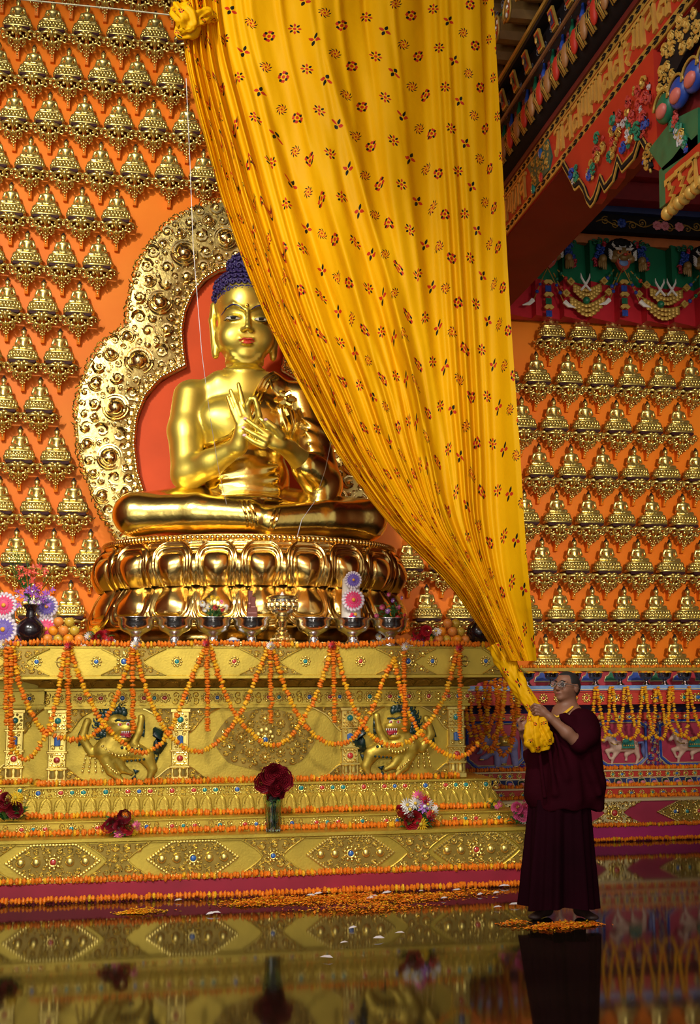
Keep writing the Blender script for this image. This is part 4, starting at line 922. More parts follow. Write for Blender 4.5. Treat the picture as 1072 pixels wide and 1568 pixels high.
# polished robe: over the left shoulder, round the waist and the sleeve
R_ = SDF(); o_ = .022
R_.ell(L(0, .02, 655), (.50+o_, .30+o_, .40+o_), .07).ell(L(0, .02, 735), (.43+o_, .32+o_, .42), .07)
R_.cone(L(-.46, .02, 604), L(.46, .02, 604), .13+o_, .13+o_, .10).cone(L(-.23, -.02, 588), L(.23, -.02, 588), .12+o_, .12+o_, .12)
for q in (-1, 1): R_.ell(L(q*.22, -.16, 648), (.22+o_, .12+o_, .17+o_), .08)
arm(R_, [(bp(460, 612, 11.2), .180), (bp(478, 680, 11.10), .19), (bp(494, 742, 10.95), .185)])
arm(R_, [(bp(494, 742, 10.95), .185), (bp(480, 724, 10.84), .165), (bp(470, 715, 10.78), .150)])
arm(R_, [(bp(494, 740, 10.93), .15), (bp(492, 775, 10.90), .17)])
R_.ell(L(0, -.12, 715), (.27, .17, .13), .08).ell(L(.0, -.18, 757), (.36, .16, .10), .08).ell(L(.22, -.17, 650), (.17, .12, .13), .08)
for i in range(4): R_.cone(bp(462+7*i, 640+22*i, 10.92-.01*i), bp(505-2*i, 668+22*i, 10.98), .010, .016, .06)
for i in range(2): R_.cone(bp(425+14*i, 600+4*i, 10.90), bp(440+12*i, 660-5*i, 10.90), .010, .014, .06)
for i in range(3): R_.cone(L(-.28+.03*i, -.30, 738+14*i), L(.30, -.26, 720+18*i), .010, .018, .06)
NB = [(420, 566), (404, 578), (392, 600), (383, 620), (372, 648), (352, 668), (330, 676), (300, 682)]
NBW = np.array([(bp(x, y, 10.95)[0], bp(x, y, 10.95)[2]) for x, y in NB])
def robe_mask(G, P):
    X, Y, Z = P[..., 0], P[..., 1], P[..., 2]
    zb_ = np.interp(X, NBW[::-1, 0], NBW[::-1, 1], left=NBW[-1, 1]-.2, right=9)
    return np.maximum(np.maximum(G, Z-zb_), bz(800)-Z)
G_, lo_, ax_ = R_.field(.0125); G_ = robe_mask(G_, np.stack(np.meshgrid(*ax_, indexing='ij'), -1))
link('robe', net(G_, lo_, .0125, 'buddha_robe', GOLD_ROBE, 1), BUD, label='polished gold robe over one shoulder')
hem = MB(); 
for off in (0, .035, .07):
    P = []
    for i in np.linspace(0, len(NB)-1.001, 40):
        a = int(i); t = i-a; x = NBW[a]*(1-t)+NBW[a+1]*t; d = norm(NBW[a+1]-NBW[a]); x = x+np.array((d[1], -d[0]))*(-off)*1.0
        y = float(R_.front(x[0], x[1], BY-1.0, BY+.3)[0]); P.append((x[0], y-.004, x[1]))
    hem.tube([(x, y-.006, z) for x, y, z in P], .019, 6)
hem.build('robe_hem', GOLD_ROBE, BUD, kind=None)
# legs folded under the robe
Lg = SDF()
Lg.cone(bp(207, 789, 10.72), bp(300, 786, 10.58), .185, .178, .05).cone(bp(300, 786, 10.58), bp(382, 790, 10.44), .178, .150, .05)
Lg.cone(bp(560, 797, 10.76), bp(500, 795, 10.58), .185, .172, .05).cone(bp(500, 795, 10.58), bp(412, 799, 10.40), .172, .148, .05)
Lg.cone(L(-.35, -.02, 785), bp(207, 787, 10.74), .27, .19, .08).cone(L(.35, -.02, 785), bp(560, 797, 10.78), .27, .19, .08).ell(L(0, -.1, 790), (.75, .5, .19), .08)
Lg.ell(bp(385, 766, 10.55), (.30, .16, .05), .05)
for a, b in (((330, 771), (392, 765)), ((345, 776), (400, 770))): Lg.cone(bp(*a, 10.46), bp(*b, 10.40), .018, .014, .03)
link('folded_legs', Lg.mesh('buddha_legs', GOLD_ROBE, .014), BUD, label='polished gold folded legs')
cuffs = MB()
for x0, x1 in ((366, 380), (373, 387), (380, 394)):
    P = []
    for t in np.linspace(0, 1, 14):
        px = x0+(x1-x0)*t-2+3*math.sin(PI*t); q = bp(px, 814-50*(1-t) if False else 766+46*t, 10.42); y = float(Lg.front(q[0], q[2], BY-1.2, BY+.3)[0]); P.append((q[0], y-.004, q[2]))
    cuffs.tube(P[1:-1], .014, 6)
for x0, x1 in ((420, 409), (428, 416)):
    P = []
    for t in np.linspace(0, 1, 14):
        q = bp(x0+(x1-x0)*t, 780+34*t, 10.38); y = float(Lg.front(q[0], q[2], BY-1.2, BY+.3)[0]); P.append((q[0], y-.004, q[2]))
    cuffs.tube(P[1:-1], .014, 6)
for k_ in range(3):
    P = [bp(478+4*math.sin(PI*t)+5*k_*.8-10*t, 697+44*t, 10.72+.16*abs(t-.4)) for t in np.linspace(0, 1, 10)]; cuffs.tube(P, .013, 6)
cuffs.build('trouser_and_sleeve_hems', GOLD_ROBE, BUD)
cl = MB()
cc = bp(437, 612, 10.80)
for a, r in ((0, .1), (1.1, .085), (2.1, .09), (3.2, .1), (4.1, .085), (5.2, .09)): cl.tube([(cc[0]+math.cos(a)*t*r, cc[1]-.03*math.sin(PI*t), cc[2]+math.sin(a)*t*r) for t in (0, .35, .7, 1.0)], [.018, .030, .036, .022], 8)
cl.ball(cc-np.array((0, .03, 0)), .035, 8, 5)
cl.tube([bp(414, 582, 10.92), bp(418, 596, 10.85), bp(428, 608, 10.82)], .014, 6); cl.tube([bp(436, 622, 10.82), bp(440, 636, 10.82), bp(445, 650, 10.86)], [.02, .03, .014], 6)
cl.build('shoulder_knot', GOLD_ROBE, BUD)
# hair: cap and curls
Hs = SDF(); Hs.ell(L(0, .05, 452), (.305, .31, .235), .05).ell(L(0, .06, 412), (.165, .18, .15), .05).ell(L(0, .10, 478), (.29, .25, .22), .05)
def hair_mask(G, P):
    X, Y, Z = P[..., 0]-BX, P[..., 1]-BY, P[..., 2]
    line = fz(445)-np.clip(np.abs(X)-.16, 0, 1)**1.2*2.6*np.clip((Y+.32)*3, .35, 1)
    return np.maximum(np.maximum(G, line-Z), bz(500)-Z)
Gh, loh, axh = Hs.field(.013); Gh = hair_mask(Gh, np.stack(np.meshgrid(*axh, indexing='ij'), -1))
hair = link('hair', net(Gh, loh, .013, 'buddha_hair', HAIR_BLUE, 1), BUD, label='indigo snail-curl hair')
cm = MB(); ri = .034
cm.ball((0, .004, 0), (ri*.92, ri*.55, ri*.92), 9, 5)
cm.tube([(ri*(1-.8*t)*math.cos(7.5*t), -.018-.012*t, ri*(1-.8*t)*math.sin(7.5*t)) for t in np.linspace(0, 1, 14)], [.0115]*13+[.007], 5)
CURL = cm.mesh('hair_curl', HAIR_BLUE)
placed = []
def try_curl(x, z):
    y = float(Hs.front(x, z, BY-.6, BY+.4)[0])
    P = np.array((x, y, z)); e = .004
    if abs(Hs.eval(P)) > .02: return
    g = np.array([float(Hs.eval(P+d))-float(Hs.eval(P-d)) for d in (np.array((e, 0, 0)), np.array((0, e, 0)), np.array((0, 0, e)))]); g = norm(g)
    lim = fz(446)-max(0, abs(x-BX)-.16)**1.2*2.6*min(1, max(.35, (y-BY+.32)*3))
    if z < lim+.012 or z < bz(482): return
    for p in placed:
        if np.linalg.norm(p-P) < .052: return
    placed.append(P); q = Vector((0, -1, 0)).rotation_difference(Vector(g)).to_euler()
    link('hair_curl', CURL, hair, tuple(P), q)
for r in range(24):
    z = bz(500)+(bz(388)-bz(500))*(r+.5)/24
    for c in range(40):
        x = BX-.345+.69*(c+.5*(r % 2))/39
        if len(placed) < 290: try_curl(x, z)
# painted face
def conform(m, lo, hi, n, lift, mi=0, src=FACE):
    u = np.linspace(0, 1, n+1); A = []
    for v in np.linspace(0, 1, 4):
        X = np.array([lo(t)[0]*(1-v)+hi(t)[0]*v for t in u]); Z = np.array([lo(t)[1]*(1-v)+hi(t)[1]*v for t in u]); A.append(np.stack([X, src.front(X, Z, BY-.7, BY+.2, 220)-lift, Z], 1))
    vs = np.concatenate(A); w_ = n+1
    m.add(vs, [(r*w_+i, r*w_+i+1, (r+1)*w_+i+1, (r+1)*w_+i) for r in range(3) for i in range(n)], mi)
def arcf(x0, z0, x1, z1, bow): return lambda t: (x0+(x1-x0)*t, z0+(z1-z0)*t+bow*4*t*(1-t))
zE = fz(488)
EYEW, BROWM = mat('eye_white', (.75, .73, .70), .3), mat('brow_blue', (.02, .02, .10), .4)
for q in (-1, 1):
    eye, lid, lid2, iris, brow = MB(), MB(), MB(), MB(), MB()
    a, b = BX+q*.062, BX+q*.210
    conform(eye, arcf(a, zE-.002, b, zE-.002, -.019), arcf(a, zE-.002, b, zE-.002, .004), 14, .004)
    conform(iris, arcf(BX+q*.114, zE-.017, BX+q*.156, zE-.016, -.002), arcf(BX+q*.108, zE+.001, BX+q*.164, zE+.002, .002), 8, .0062)
    conform(lid, arcf(a-q*.006, zE-.002, b+q*.012, zE-.003, .004), arcf(a-q*.006, zE+.000, b+q*.016, zE-.001, .010), 14, .008)
    conform(lid2, arcf(a, zE-.004, b, zE-.004, -.022), arcf(a, zE-.003, b, zE-.003, -.019), 14, .006)
    conform(brow, arcf(BX+q*.040, fz(476), BX+q*.235, fz(478), .052), arcf(BX+q*.038, fz(476)+.007, BX+q*.245, fz(478)-.002, .062), 16, .006)
    eye.build('eye', EYEW, BUD, label='half closed white eye'); iris.build('iris', BLACK, BUD, label='black iris'); lid.build('lid_line', BLACK, BUD, label='dark painted lid line'); lid2.build('lid_line', BLACK, BUD, label='dark painted lid line'); brow.build('eyebrow', BROWM, BUD, label='dark blue painted eyebrow')
lip = MB(); zl = fz(523)
conform(lip, lambda t: (BX-.078+.156*t, zl+.004*math.cos(2*PI*t*1)-.004), lambda t: (BX-.078+.156*t, zl+.030*math.sin(PI*t)**.7-.010*math.exp(-((t-.5)/.08)**2)), 16, .004)
conform(lip, lambda t: (BX-.066+.132*t, zl-.034*math.sin(PI*t)**.8), lambda t: (BX-.070+.140*t, zl-.004), 16, .004)
lip.build('lips', mat('lip_red', (.62, .06, .035), .35), BUD, label='red painted lips')
ur = MB(); q = LF(0, 0, 469); ur.ball((BX, float(FACE.front(BX, q[2], BY-.7, BY)[0])-.004, q[2]), .019, 10, 6); ur.build('forehead_dot', GOLD_ROBE, BUD)
for (px, py, Y) in ((375.5, 641, 10.393), (372.5, 654.5, 10.393), (374.5, 666.5, 10.403), (407, 642.5, 10.352)):
    n_ = MB(); n_.ball(bp(px, py, Y), (.019, .008, .014), 8, 5); n_.build('fingernail', mat('nail_pink', (.72, .42, .45), .35), BUD, label='pink painted fingernail')
# ------------------------------------------------------------------ aureole
AY = 12.52; AX = BX
def mirror(P): return P+[(2*AX-x, z) for x, z in P[::-1]]
def apx(pts): return [(float(at(x, y, AY)[0]), float(at(x, y, AY)[2])) for x, y in pts]
def smooth2(P, n):
    P = np.array(P); d = np.r_[0, np.cumsum(np.linalg.norm(np.diff(P, axis=0), axis=1))]; s = np.linspace(0, d[-1], n)
    return np.stack([np.interp(s, d, P[:, 0]), np.interp(s, d, P[:, 1])], 1)
out_l = apx([(215, 860), (180, 825), (152, 778), (132, 730), (119, 680), (116, 640), (121, 600), (135, 560), (160, 523), (195, 497), (196, 470), (201, 440), (212, 405), (231, 372), (258, 343), (290, 322), (325, 311), (352, 308)])
in_l = apx([(258, 860), (235, 790), (224, 757), (213, 722), (208, 680), (212, 640), (225, 608), (248, 582), (287, 562), (283, 535), (281, 505), (286, 478), (297, 452), (315, 430), (336, 417), (352, 413)])
axx = AX
OUT = smooth2(mirror([p for p in out_l if p[0] < axx-.01]), 240); INN = smooth2(mirror([p for p in in_l if p[0] < axx-.01]), 240)
AUR = thing('aureole', 'tall double-lobed gilt aureole of embossed scrolls behind the giant Buddha', 'aureole', (0, 0, 0))
m = MB()
n = len(OUT); mid = []
vs = []
for i in range(n):
    o, p = OUT[i], INN[i]
    vs += [(o[0], AY+.10, o[1]), (o[0], AY-.01, o[1]), (o[0]*.97+p[0]*.03, AY-.035, o[1]*.97+p[1]*.03), (o[0]*.5+p[0]*.5, AY-.07, o[1]*.5+p[1]*.5), (o[0]*.1+p[0]*.9, AY-.04, o[1]*.1+p[1]*.9), (p[0], AY-.01, p[1]), (p[0], AY+.10, p[1])]
m.add(vs, [(i*7+j, i*7+j+1, (i+1)*7+j+1, (i+1)*7+j) for i in range(n-1) for j in range(6)])
GOLD_PALE = mat('gold_embossed', (.90, .72, .33), .22, 1, .12, 7, .25, 30)
m.build('band', mat('gold_ground', (.50, .38, .13), .35, 1, .15, 9, .3, 30), AUR)
m = MB(); P = [tuple(p) for p in smooth2(INN, 60)]; m.prism(P[::-1], AY+.06, AY+.09); bpnl = m.build('back_panel', mat('vermilion_panel', (.66, .075, .012), .55, 0, .08, 2, spec=.2), AUR, smooth=False, label='vermilion panel')
def in_poly(P):
    P = np.asarray(P); x0, z0 = P[:, 0], P[:, 1]; x1, z1 = np.roll(x0, -1), np.roll(z0, -1)
    def f(x, z):
        c = ((z0 > z) != (z1 > z)) & (x < (x1-x0)*(z-z0)/(z1-z0+1e-12)+x0); return bool(c.sum() % 2)
    return f
fo, fi = in_poly(OUT), in_poly(INN)
def dist(P, x, z): return float(np.hypot(P[:, 0]-x, P[:, 1]-z).min())
def band_in(x, z, r): return fo(x, z) and not fi(x, z) and dist(OUT, x, z) > r*.75 and dist(INN, x, z) > r*.9+.075
def band_y(x, z):
    a, b = dist(OUT, x, z), dist(INN, x, z); t = a/(a+b+1e-6); return AY-.042-.045*(1-abs(2*t-1))**.9
big = [(282, 391, 21), (345, 368, 19), (245, 466, 19), (213, 555, 22), (177, 626, 20), (168, 702, 19), (228, 432, 11), (195, 517, 12), (170, 543, 12), (148, 588, 13), (134, 681, 12), (157, 760, 13), (275, 360, 10), (250, 376, 9), (320, 340, 11), (146, 640, 8), (190, 755, 11), (143, 725, 9)]
seeds = []
for x, y, r in big:
    c = at(x, y, AY); seeds += [(c[0], c[2], r*.0069), (2*AX-c[0], c[2], r*.0069)]
rg = random.Random(21)
for x, z, r in seeds:
    b = MB(); y = band_y(x, z)
    b.ball((x, y+.01, z), (r*.62, r*.52, r*.62), 12, 7); a0 = rg.uniform(0, 6.28)
    for kk in range(3): b.tube([(x+q*r*math.cos(a0+kk*2.1+2.2*(1-q)), y+.01-r*.52*math.sqrt(max(0, 1-(q/.66)**2)) if q < .62 else y-.006, z+q*r*math.sin(a0+kk*2.1+2.2*(1-q))) for q in (.12, .3, .48, .64, .8)], [r*.03, r*.09, r*.12, r*.11, r*.05], 5)
    for rr, th in ((.80, .12), (1.0, .10)): b.tube([(x+rr*r*math.cos(t), y-.004, z+rr*r*math.sin(t)) for t in np.linspace(a0, a0+5.4, 22)], [r*th*min(1, .4+i*.1, .4+(21-i)*.1) for i in range(22)], 5)
    b.build('scroll_boss', GOLD_PALE, AUR)
x0, x1, z0_, z1_2 = OUT[:, 0].min(), OUT[:, 0].max(), OUT[:, 1].min(), OUT[:, 1].max()
half = pack(lambda x, z, r: x < AX-.0 and band_in(x, z, r), (x0, AX, max(z0_, 2.6), z1_2), (.085, .07, .058, .047, .039, .033, .028, .023, .019, .016, .013), rg, 5000, .98, [(x, z, r*1.05) for x, z, r in seeds])

m = MB()
for x, z, r in half+[(2*AX-x, z, r) for x, z, r in half]:
    m.spiral(x, z, r*.95, band_y(x, z)-.004, rg.uniform(1.2, 1.7), rg.uniform(0, 6.28), rg.choice((-1, 1)), .25, None, 5, 8, bead=True)
m.build('scrollwork', GOLD_PALE, AUR, kind='stuff')
m = MB()
P = smooth2(INN*1.0, 190)
bm_ = MB(); bm_.ball((0, 0, 0), .026, 7, 4); BEAD = bm_.mesh('bead', GOLD_PALE)
bd = link('bead_rim', None, AUR)
nb = 0
for i, p in enumerate(P):
    c_ = norm(np.array(p)-np.array(P[min(i+1, len(P)-1)])) if i < len(P)-1 else np.array((0, 1))
    nrm = np.array((-c_[1], c_[0])); nrm = nrm if not fi(*(p+nrm*.05)) else -nrm
    if p[1] > 2.9: link('bead', BEAD, bd, (p[0]+nrm[0]*.028, AY-.05, p[1]+nrm[1]*.028))
    if i % 2 == 0: m.ball((p[0]+nrm[0]*.085, AY-.05, p[1]+nrm[1]*.085), (.032, .02, .032), 6, 4); m.spiral(p[0]+nrm[0]*.085, p[1]+nrm[1]*.085, .045, AY-.052, 1.1, i, 1, .2)
P2 = smooth2(OUT, 150)
for i, p in enumerate(P2): m.spiral(p[0], p[1], .05, AY-.02, 1.1, i*2.4, 1 if i % 2 else -1, .24)
m.build('edge_scrolls', GOLD_PALE, AUR, kind='stuff')
# ------------------------------------------------------------------ lotus throne
TX, TY, TRX, TRY = float(at(385, 900, 11.2)[0]), 11.22, 1.34, .96
TZ0 = ztop+.002; TZ1 = float(at(395, 818, TY-TRY)[2])
THR = thing('lotus_throne', 'polished gold double lotus throne under the giant Buddha, standing on the altar', 'throne', (0, 0, 0))
GOLD_LOTUS = mat('gold_lotus', (.90, .62, .20), .22, 1, .10, 5, .28, 8)
Hh = TZ1-TZ0; zmid_ = TZ0+Hh*.55
prof = [(.9, 0), (1.16, 0), (1.16, .05*Hh), (1.06, .07*Hh), (1.04, .1*Hh), (1.0, .46*Hh), (.94, .55*Hh), (.98, .68*Hh), (1.0, .82*Hh), (.99, .9*Hh), (1.015, .93*Hh), (1.015, Hh), (0, Hh)]
m = MB(); m.lathe([(r*1.0, z) for r, z in prof], 72, (TX, TY, TZ0), TRX, TRY); m.build('core', GOLD_LOTUS, THR)
m = MB(); m.ball((0, 0, 0), .026, 8, 5); TB = m.mesh('bead', GOLD_LOTUS)
br = link('bead_rim', None, THR)
for i in range(190):
    a = 2*PI*i/190
    if math.sin(a) > .35: continue
    link('bead', TB, br, (TX+TRX*1.03*math.cos(a), TY+TRY*1.03*math.sin(a), TZ1-.03))
def lotus(w, h, prof_out, name):
    """petal: v from base to tip, arch outline, stepped raised rims round a swelling heart; local x across, z up, -y outwards"""
    m = MB(); nu, nv = 30, 34
    def hgt(d):
        return .034*min(1, d/.06)-.030*math.exp(-((d-.16)/.035)**2)-.032*math.exp(-((d-.32)/.04)**2)+(.070*math.sin(min(1, max(0, (d-.36)/.55))*PI/2) if d > .36 else 0)
    def fn(u, v):
        a = 2*u-1; vv = v
        top = (1-max(0, (vv-.45)/.55)**2.6)**.5 if vv < 1 else 0.0; bot = .80+.20*min(1, vv/.4)
        x = a*top*bot*w/2
        dx = (1-abs(a))*top*bot; dv = (1-vv)*1.25; d = min(dx, dv, .9)
        d = 1/(1/(dx+1e-3)**3+1/(dv+1e-3)**3)**(1/3)
        return (x, -prof_out(vv)-hgt(d)*(h/.42), vv*h)
    m.grid(fn, nu, nv); return m.mesh(name, GOLD_LOTUS)
hu, hl = Hh*.42, Hh*.40
UPM = lotus(.385, hu, lambda v: .05+.11*math.sin(PI*min(1, v*.95+.02))**.8-.02*v, 'upper_petal')
LOM = lotus(.47, hl, lambda v: .02+.08*math.sin(PI*min(1, v*.9))**.7+.15*v**1.6, 'lower_petal')
FIL = lotus(.30, hu*.98, lambda v: .02+.10*math.sin(PI*min(1, v*.95+.02))-.02*v, 'between_petal')
# ellipse spaced evenly by arc length
th = np.linspace(0, 2*PI, 2000); ex, ey = TRX*np.cos(th), TRY*np.sin(th); sL = np.r_[0, np.cumsum(np.hypot(np.diff(ex), np.diff(ey)))]
def on_ell(s):
    t = float(np.interp(s % 1.0*sL[-1], sL, th)); nx, ny = math.cos(t)/TRX, math.sin(t)/TRY; l = math.hypot(nx, ny); return TX+TRX*.96*math.cos(t), TY+TRY*.96*math.sin(t), math.atan2(ny/l, nx/l), math.sin(t)
NP = 19
for i in range(NP):
    for off, me, zz, flip in ((0, UPM, zmid_-.01, 0), (.5, FIL, zmid_-.0, 0), (0, LOM, zmid_+.01, 1), (.5, LOM, zmid_+.012, 2)):
        x, y, a, sn = on_ell(.75+(i+off)/NP)
        if sn > .45: continue
        if flip == 2: x, y = x-.05*math.cos(a), y-.05*math.sin(a)
        o = link('upper_petal' if me is not LOM else 'lower_petal', me, THR, (x, y, zz), (0, 0, a+PI/2), (1, 1, -1 if flip else 1))
# ================================================================== painted beam, eaves and frieze at the upper right
FX = 3.30                                                   # plane of the beam's visible side
def face(px, py, X=FX): q = atx(px, py, X); return float(q[1]), float(q[2])
def yz_prism(mb, poly, x0, x1, m=None):
    """polygon in (Y,Z) extruded along X; x0 is the side towards the hall"""
    k = len(poly); vs = [(x0, y, z) for y, z in poly]+[(x1, y, z) for y, z in poly]
    mb.add(vs, [tuple(range(k)), tuple(range(k, 2*k))[::-1]]+[(i, (i+1) % k, k+(i+1) % k, k+i) for i in range(k)], m)
def ribbon(pts, w):
    P = [np.array(p, float) for p in pts]; A, B = [], []
    for i, p in enumerate(P):
        t = norm((P[min(i+1, len(P)-1)]-P[max(i-1, 0)])); n = np.array((-t[1], t[0])); ww = w[i] if hasattr(w, '__len__') else w
        A.append(p+n*ww/2); B.append(p-n*ww/2)
    return A+B[::-1]
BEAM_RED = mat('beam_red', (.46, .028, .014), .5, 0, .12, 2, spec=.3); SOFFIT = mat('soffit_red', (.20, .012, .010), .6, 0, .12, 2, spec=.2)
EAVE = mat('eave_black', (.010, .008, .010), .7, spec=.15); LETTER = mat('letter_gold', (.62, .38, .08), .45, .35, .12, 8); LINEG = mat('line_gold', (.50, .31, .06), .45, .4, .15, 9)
zA, zT0, zT1, zB1 = 5.80, 5.885, 6.165, 6.26
Y0b, Y1b = 3.0, WALL_Y
bm_ = MB(); bm_.box(FX, 3.97, Y0b, Y1b, zA, zB1); beam = bm_.build('beam', BEAM_RED, kind='structure', smooth=False)
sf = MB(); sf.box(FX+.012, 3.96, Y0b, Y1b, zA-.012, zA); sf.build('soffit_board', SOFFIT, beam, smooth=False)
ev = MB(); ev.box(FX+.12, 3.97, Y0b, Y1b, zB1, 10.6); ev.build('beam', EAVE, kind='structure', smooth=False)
def strip(z0, z1, x0, x1, m, name, parent, y0=Y0b): b = MB(); b.box(x0, x1, y0, Y1b, z0, z1); return b.build(name, m, parent, smooth=False)
for z0, z1, s in ((zA, zA+.075, 0), (zT1+.01, zB1-.01, 1)):
    o = strip(z0, z1, FX-.012, FX, LINEG, 'gold_band', beam)
    b = MB(); zc = (z0+z1)/2; h = (z1-z0)*.28; y = 5.5; i = 0
    while y < 11.2:
        for q in (-1, 1): yz_prism(b, [(y, zc), (y+.035, zc+q*h), (y+.085, zc+q*h*.9), (y+.05, zc+q*h*.25)], FX-.017, FX-.011)
        yz_prism(b, [(y+.08, zc-h*.3), (y+.11, zc), (y+.08, zc+h*.3), (y+.05, zc)], FX-.017, FX-.011)
        y += .125; i += 1
    b.build('black_dashes', EAVE, o, smooth=False, kind='stuff')
strip(zB1-.01, zB1+.04, FX-.03, FX+.12, mat('band_oxblood', (.12, .01, .01), .5), 'red_fillet', beam)
# lettering in gilt relief, one letter at a time
GL = [
 [([(.0, .94), (1.0, .94)], [.16, .12]), ([(.82, .95), (.82, .45), (.84, .02)], [.17, .19, .24]), ([(.42, .92), (.40, .6), (.28, .3), (.10, .12), (.02, .30)], [.15, .17, .17, .14, .05])],
 [([(.0, .94), (1.0, .94)], [.14, .14]), ([(.84, .95), (.84, .5), (.86, .0)], [.16, .18, .24]), ([(.50, .92), (.50, .5), (.48, .16)], [.15, .16, .22]), ([(.14, .92), (.18, .66), (.08, .40), (.0, .32)], [.14, .16, .14, .06])],
 [([(.05, .94), (1.0, .94)], [.18, .12]), ([(.62, .92), (.60, .66), (.30, .60), (.14, .48), (.30, .34), (.62, .36)], [.14, .16, .16, .17, .16, .12]), ([(.70, .92), (.74, .4), (.80, .0)], [.15, .17, .25])],
 [([(.0, .94), (.95, .94)], [.14, .16]), ([(.80, .95), (.80, .5), (.82, .0)], [.17, .19, .25]), ([(.70, .50), (.36, .58), (.12, .40), (.22, .14), (.50, .18), (.56, .36)], [.12, .16, .17, .17, .15, .06])],
 [([(.0, .95), (.92, .95)], [.20, .12]), ([(.34, .92), (.36, .70), (.70, .62), (.40, .46), (.72, .36), (.44, .20), (.62, .02)], [.15, .17, .16, .16, .16, .17, .08])],
]
def letter(i, y, z, w, h, x, parent, depth=.022):
    b = MB()
    for pts, ws in GL[i % len(GL)]: yz_prism(b, [(y-(u-.5)*w-.14*(v-.5)*0, z+v*h) for u, v in ribbon(pts, ws)], x-depth, x)
    b.build('letter', LETTER, parent, smooth=False)
seq = [(775, 335), (785, 322), (794, 311), (803, 297), (859, 226), (873, 210), (886, 195), (901, 176), (916, 158), (933, 136), (949, 112), (963, 93), (981, 74), (1000, 46), (1019, 25), (1037, 12), (1053, 4), (1070, -14)]
for i, (px, py) in enumerate(seq):
    y, z = face(px, py); letter((0, 1, 0, 2, 0, 2, 3, 1, 1, 3, 3, 4, 1, 2, 3, 1, 3, 1)[i], y, zT0+.02, .20 if i > 3 else .17, zT1-zT0-.04, FX, beam)
# jewelled cartouche between the two lettered panels
yc, zc = face(830, 262); b = MB()
yz_prism(b, [(yc+.34, zT1), (yc+.20, zc+.03), (yc+.26, zT0), (yc-.02, zT0), (yc-.20, zT0), (yc-.28, zc), (yc-.20, zT1)], FX-.016, FX); o = b.build('cartouche', mat('cartouche_green', (.02, .09, .06), .5), beam, smooth=False)
b = MB(); rg = random.Random(4)
for y, z, r in pack(lambda a, c, r: abs(a-yc)+r < .24 and zT0+r < c < zT1-r, (yc-.25, yc+.25, zT0, zT1), (.05, .04, .03, .02), rg, 260):
    b.spiral(y, z, r, 0, 1.5, rg.uniform(0, 6), 1, .22, lambda a, d, c: (FX-.018+d, a, c))
b.build('gilt_scrolls', LINEG, o, kind='stuff')
for px, py, c in ((831, 235, 1), (832, 272, 0), (820, 290, 2)):
    y, z = face(px, py); g = MB(); g.ball((FX-.022, y, z), (.02, .034, .045), 10, 6); g.build('jewel', (GEM_R, GEM_B, GEM_T)[c], o)
# lotus roll above the beam
roll = MB(); zr = 6.47; rr = .17
roll.tube([(FX+.02, Y0b, zr), (FX+.02, Y1b, zr)], rr, 16); roll = roll.build('lotus_roll', EAVE, beam)
def arc(yf, a0, a1, r, n=9): return [(FX+.02-r*math.cos(a0+(a1-a0)*t), yf(t), zr+r*math.sin(a0+(a1-a0)*t)) for t in np.linspace(0, 1, n)]
pa = MB()
for w_, r, th in ((.088, rr+.004, .013), (.060, rr+.006, .010)):
    pa.tube([(FX+.02-r*math.cos(a), w_*math.sin(t), zr+r*math.sin(a)) for t, a in [(t, -.75+1.75*(1-abs(t)/(PI/2))**.55) for t in np.linspace(-PI/2, PI/2, 15)]], th, 5)
pa_me = pa.mesh('petal_rim', LINEG); pb_ = MB()
for w_, r, th in ((.098, rr+.001, .013), (.073, rr+.004, .012)):
    pb_.tube([(FX+.02-r*math.cos(a), w_*math.sin(t), zr+r*math.sin(a)) for t, a in [(t, -.80+1.85*(1-abs(t)/(PI/2))**.55) for t in np.linspace(-PI/2, PI/2, 15)]], th, 5)
pb_me = pb_.mesh('petal_outline', EAVE); ph = MB(); ph.ball((FX+.02-(rr+.0)*math.cos(-.1), 0, zr-.02), (.03, .052, .105), 9, 6)
PH = [ph.mesh('petal_heart', x) for x in (BEAM_RED, mat('petal_ochre', (.30, .13, .04), .5))]
pk = MB(); pk.ball((FX+.02-rr*math.cos(.95), 0, zr+rr*math.sin(.95)), .03, 8, 5); PK = pk.mesh('bud', mat('bud_coral', (.65, .10, .06), .5))
for i in range(26):
    y = 10.7-.20*i
    if y < 5.6: break
    o = link('lotus_petal', pa_me, roll, (0, y, 0), label='gilt petal rim'); link('petal_outline', pb_me, o, label='black outline'); link('lotus_petal', PH[i % 2], roll, (0, y, 0)); link('bud', PK, roll, (0, y+.10, 0))
# eaves: scale valance, rod, lozenge boards and bracket ends
EV = thing('eave_brackets', 'dark painted eave with bracket ends and lozenge boards above the lettered beam', 'eave', (0, 0, 0))
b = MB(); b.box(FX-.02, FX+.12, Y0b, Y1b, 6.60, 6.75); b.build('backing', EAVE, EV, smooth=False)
sc = MB()
for r in range(4):
    for c in range(4-r): sc.ball((FX-.03, (c-(3-r)/2)*.042, 6.645+.042*r), (.014, .026, .03), 6, 4)
SCM = sc.mesh('scale_cluster', mat('scale_red', (.17, .012, .012), .5))
tas = MB(); tas.tube([(FX-.03, 0, 6.83), (FX-.035, .01, 6.74), (FX-.035, .0, 6.66)], [.014, .026, .03], 6); TAS = [tas.mesh('tassel', x) for x in (GREEN, BLUE)]
tf = MB()
for i in range(5): tf.tube([(FX-.037, (i-2)*.013, 6.665), (FX-.04, (i-2)*.015, 6.625)], .006, 4)
tf = tf.mesh('fringe', LINEG)
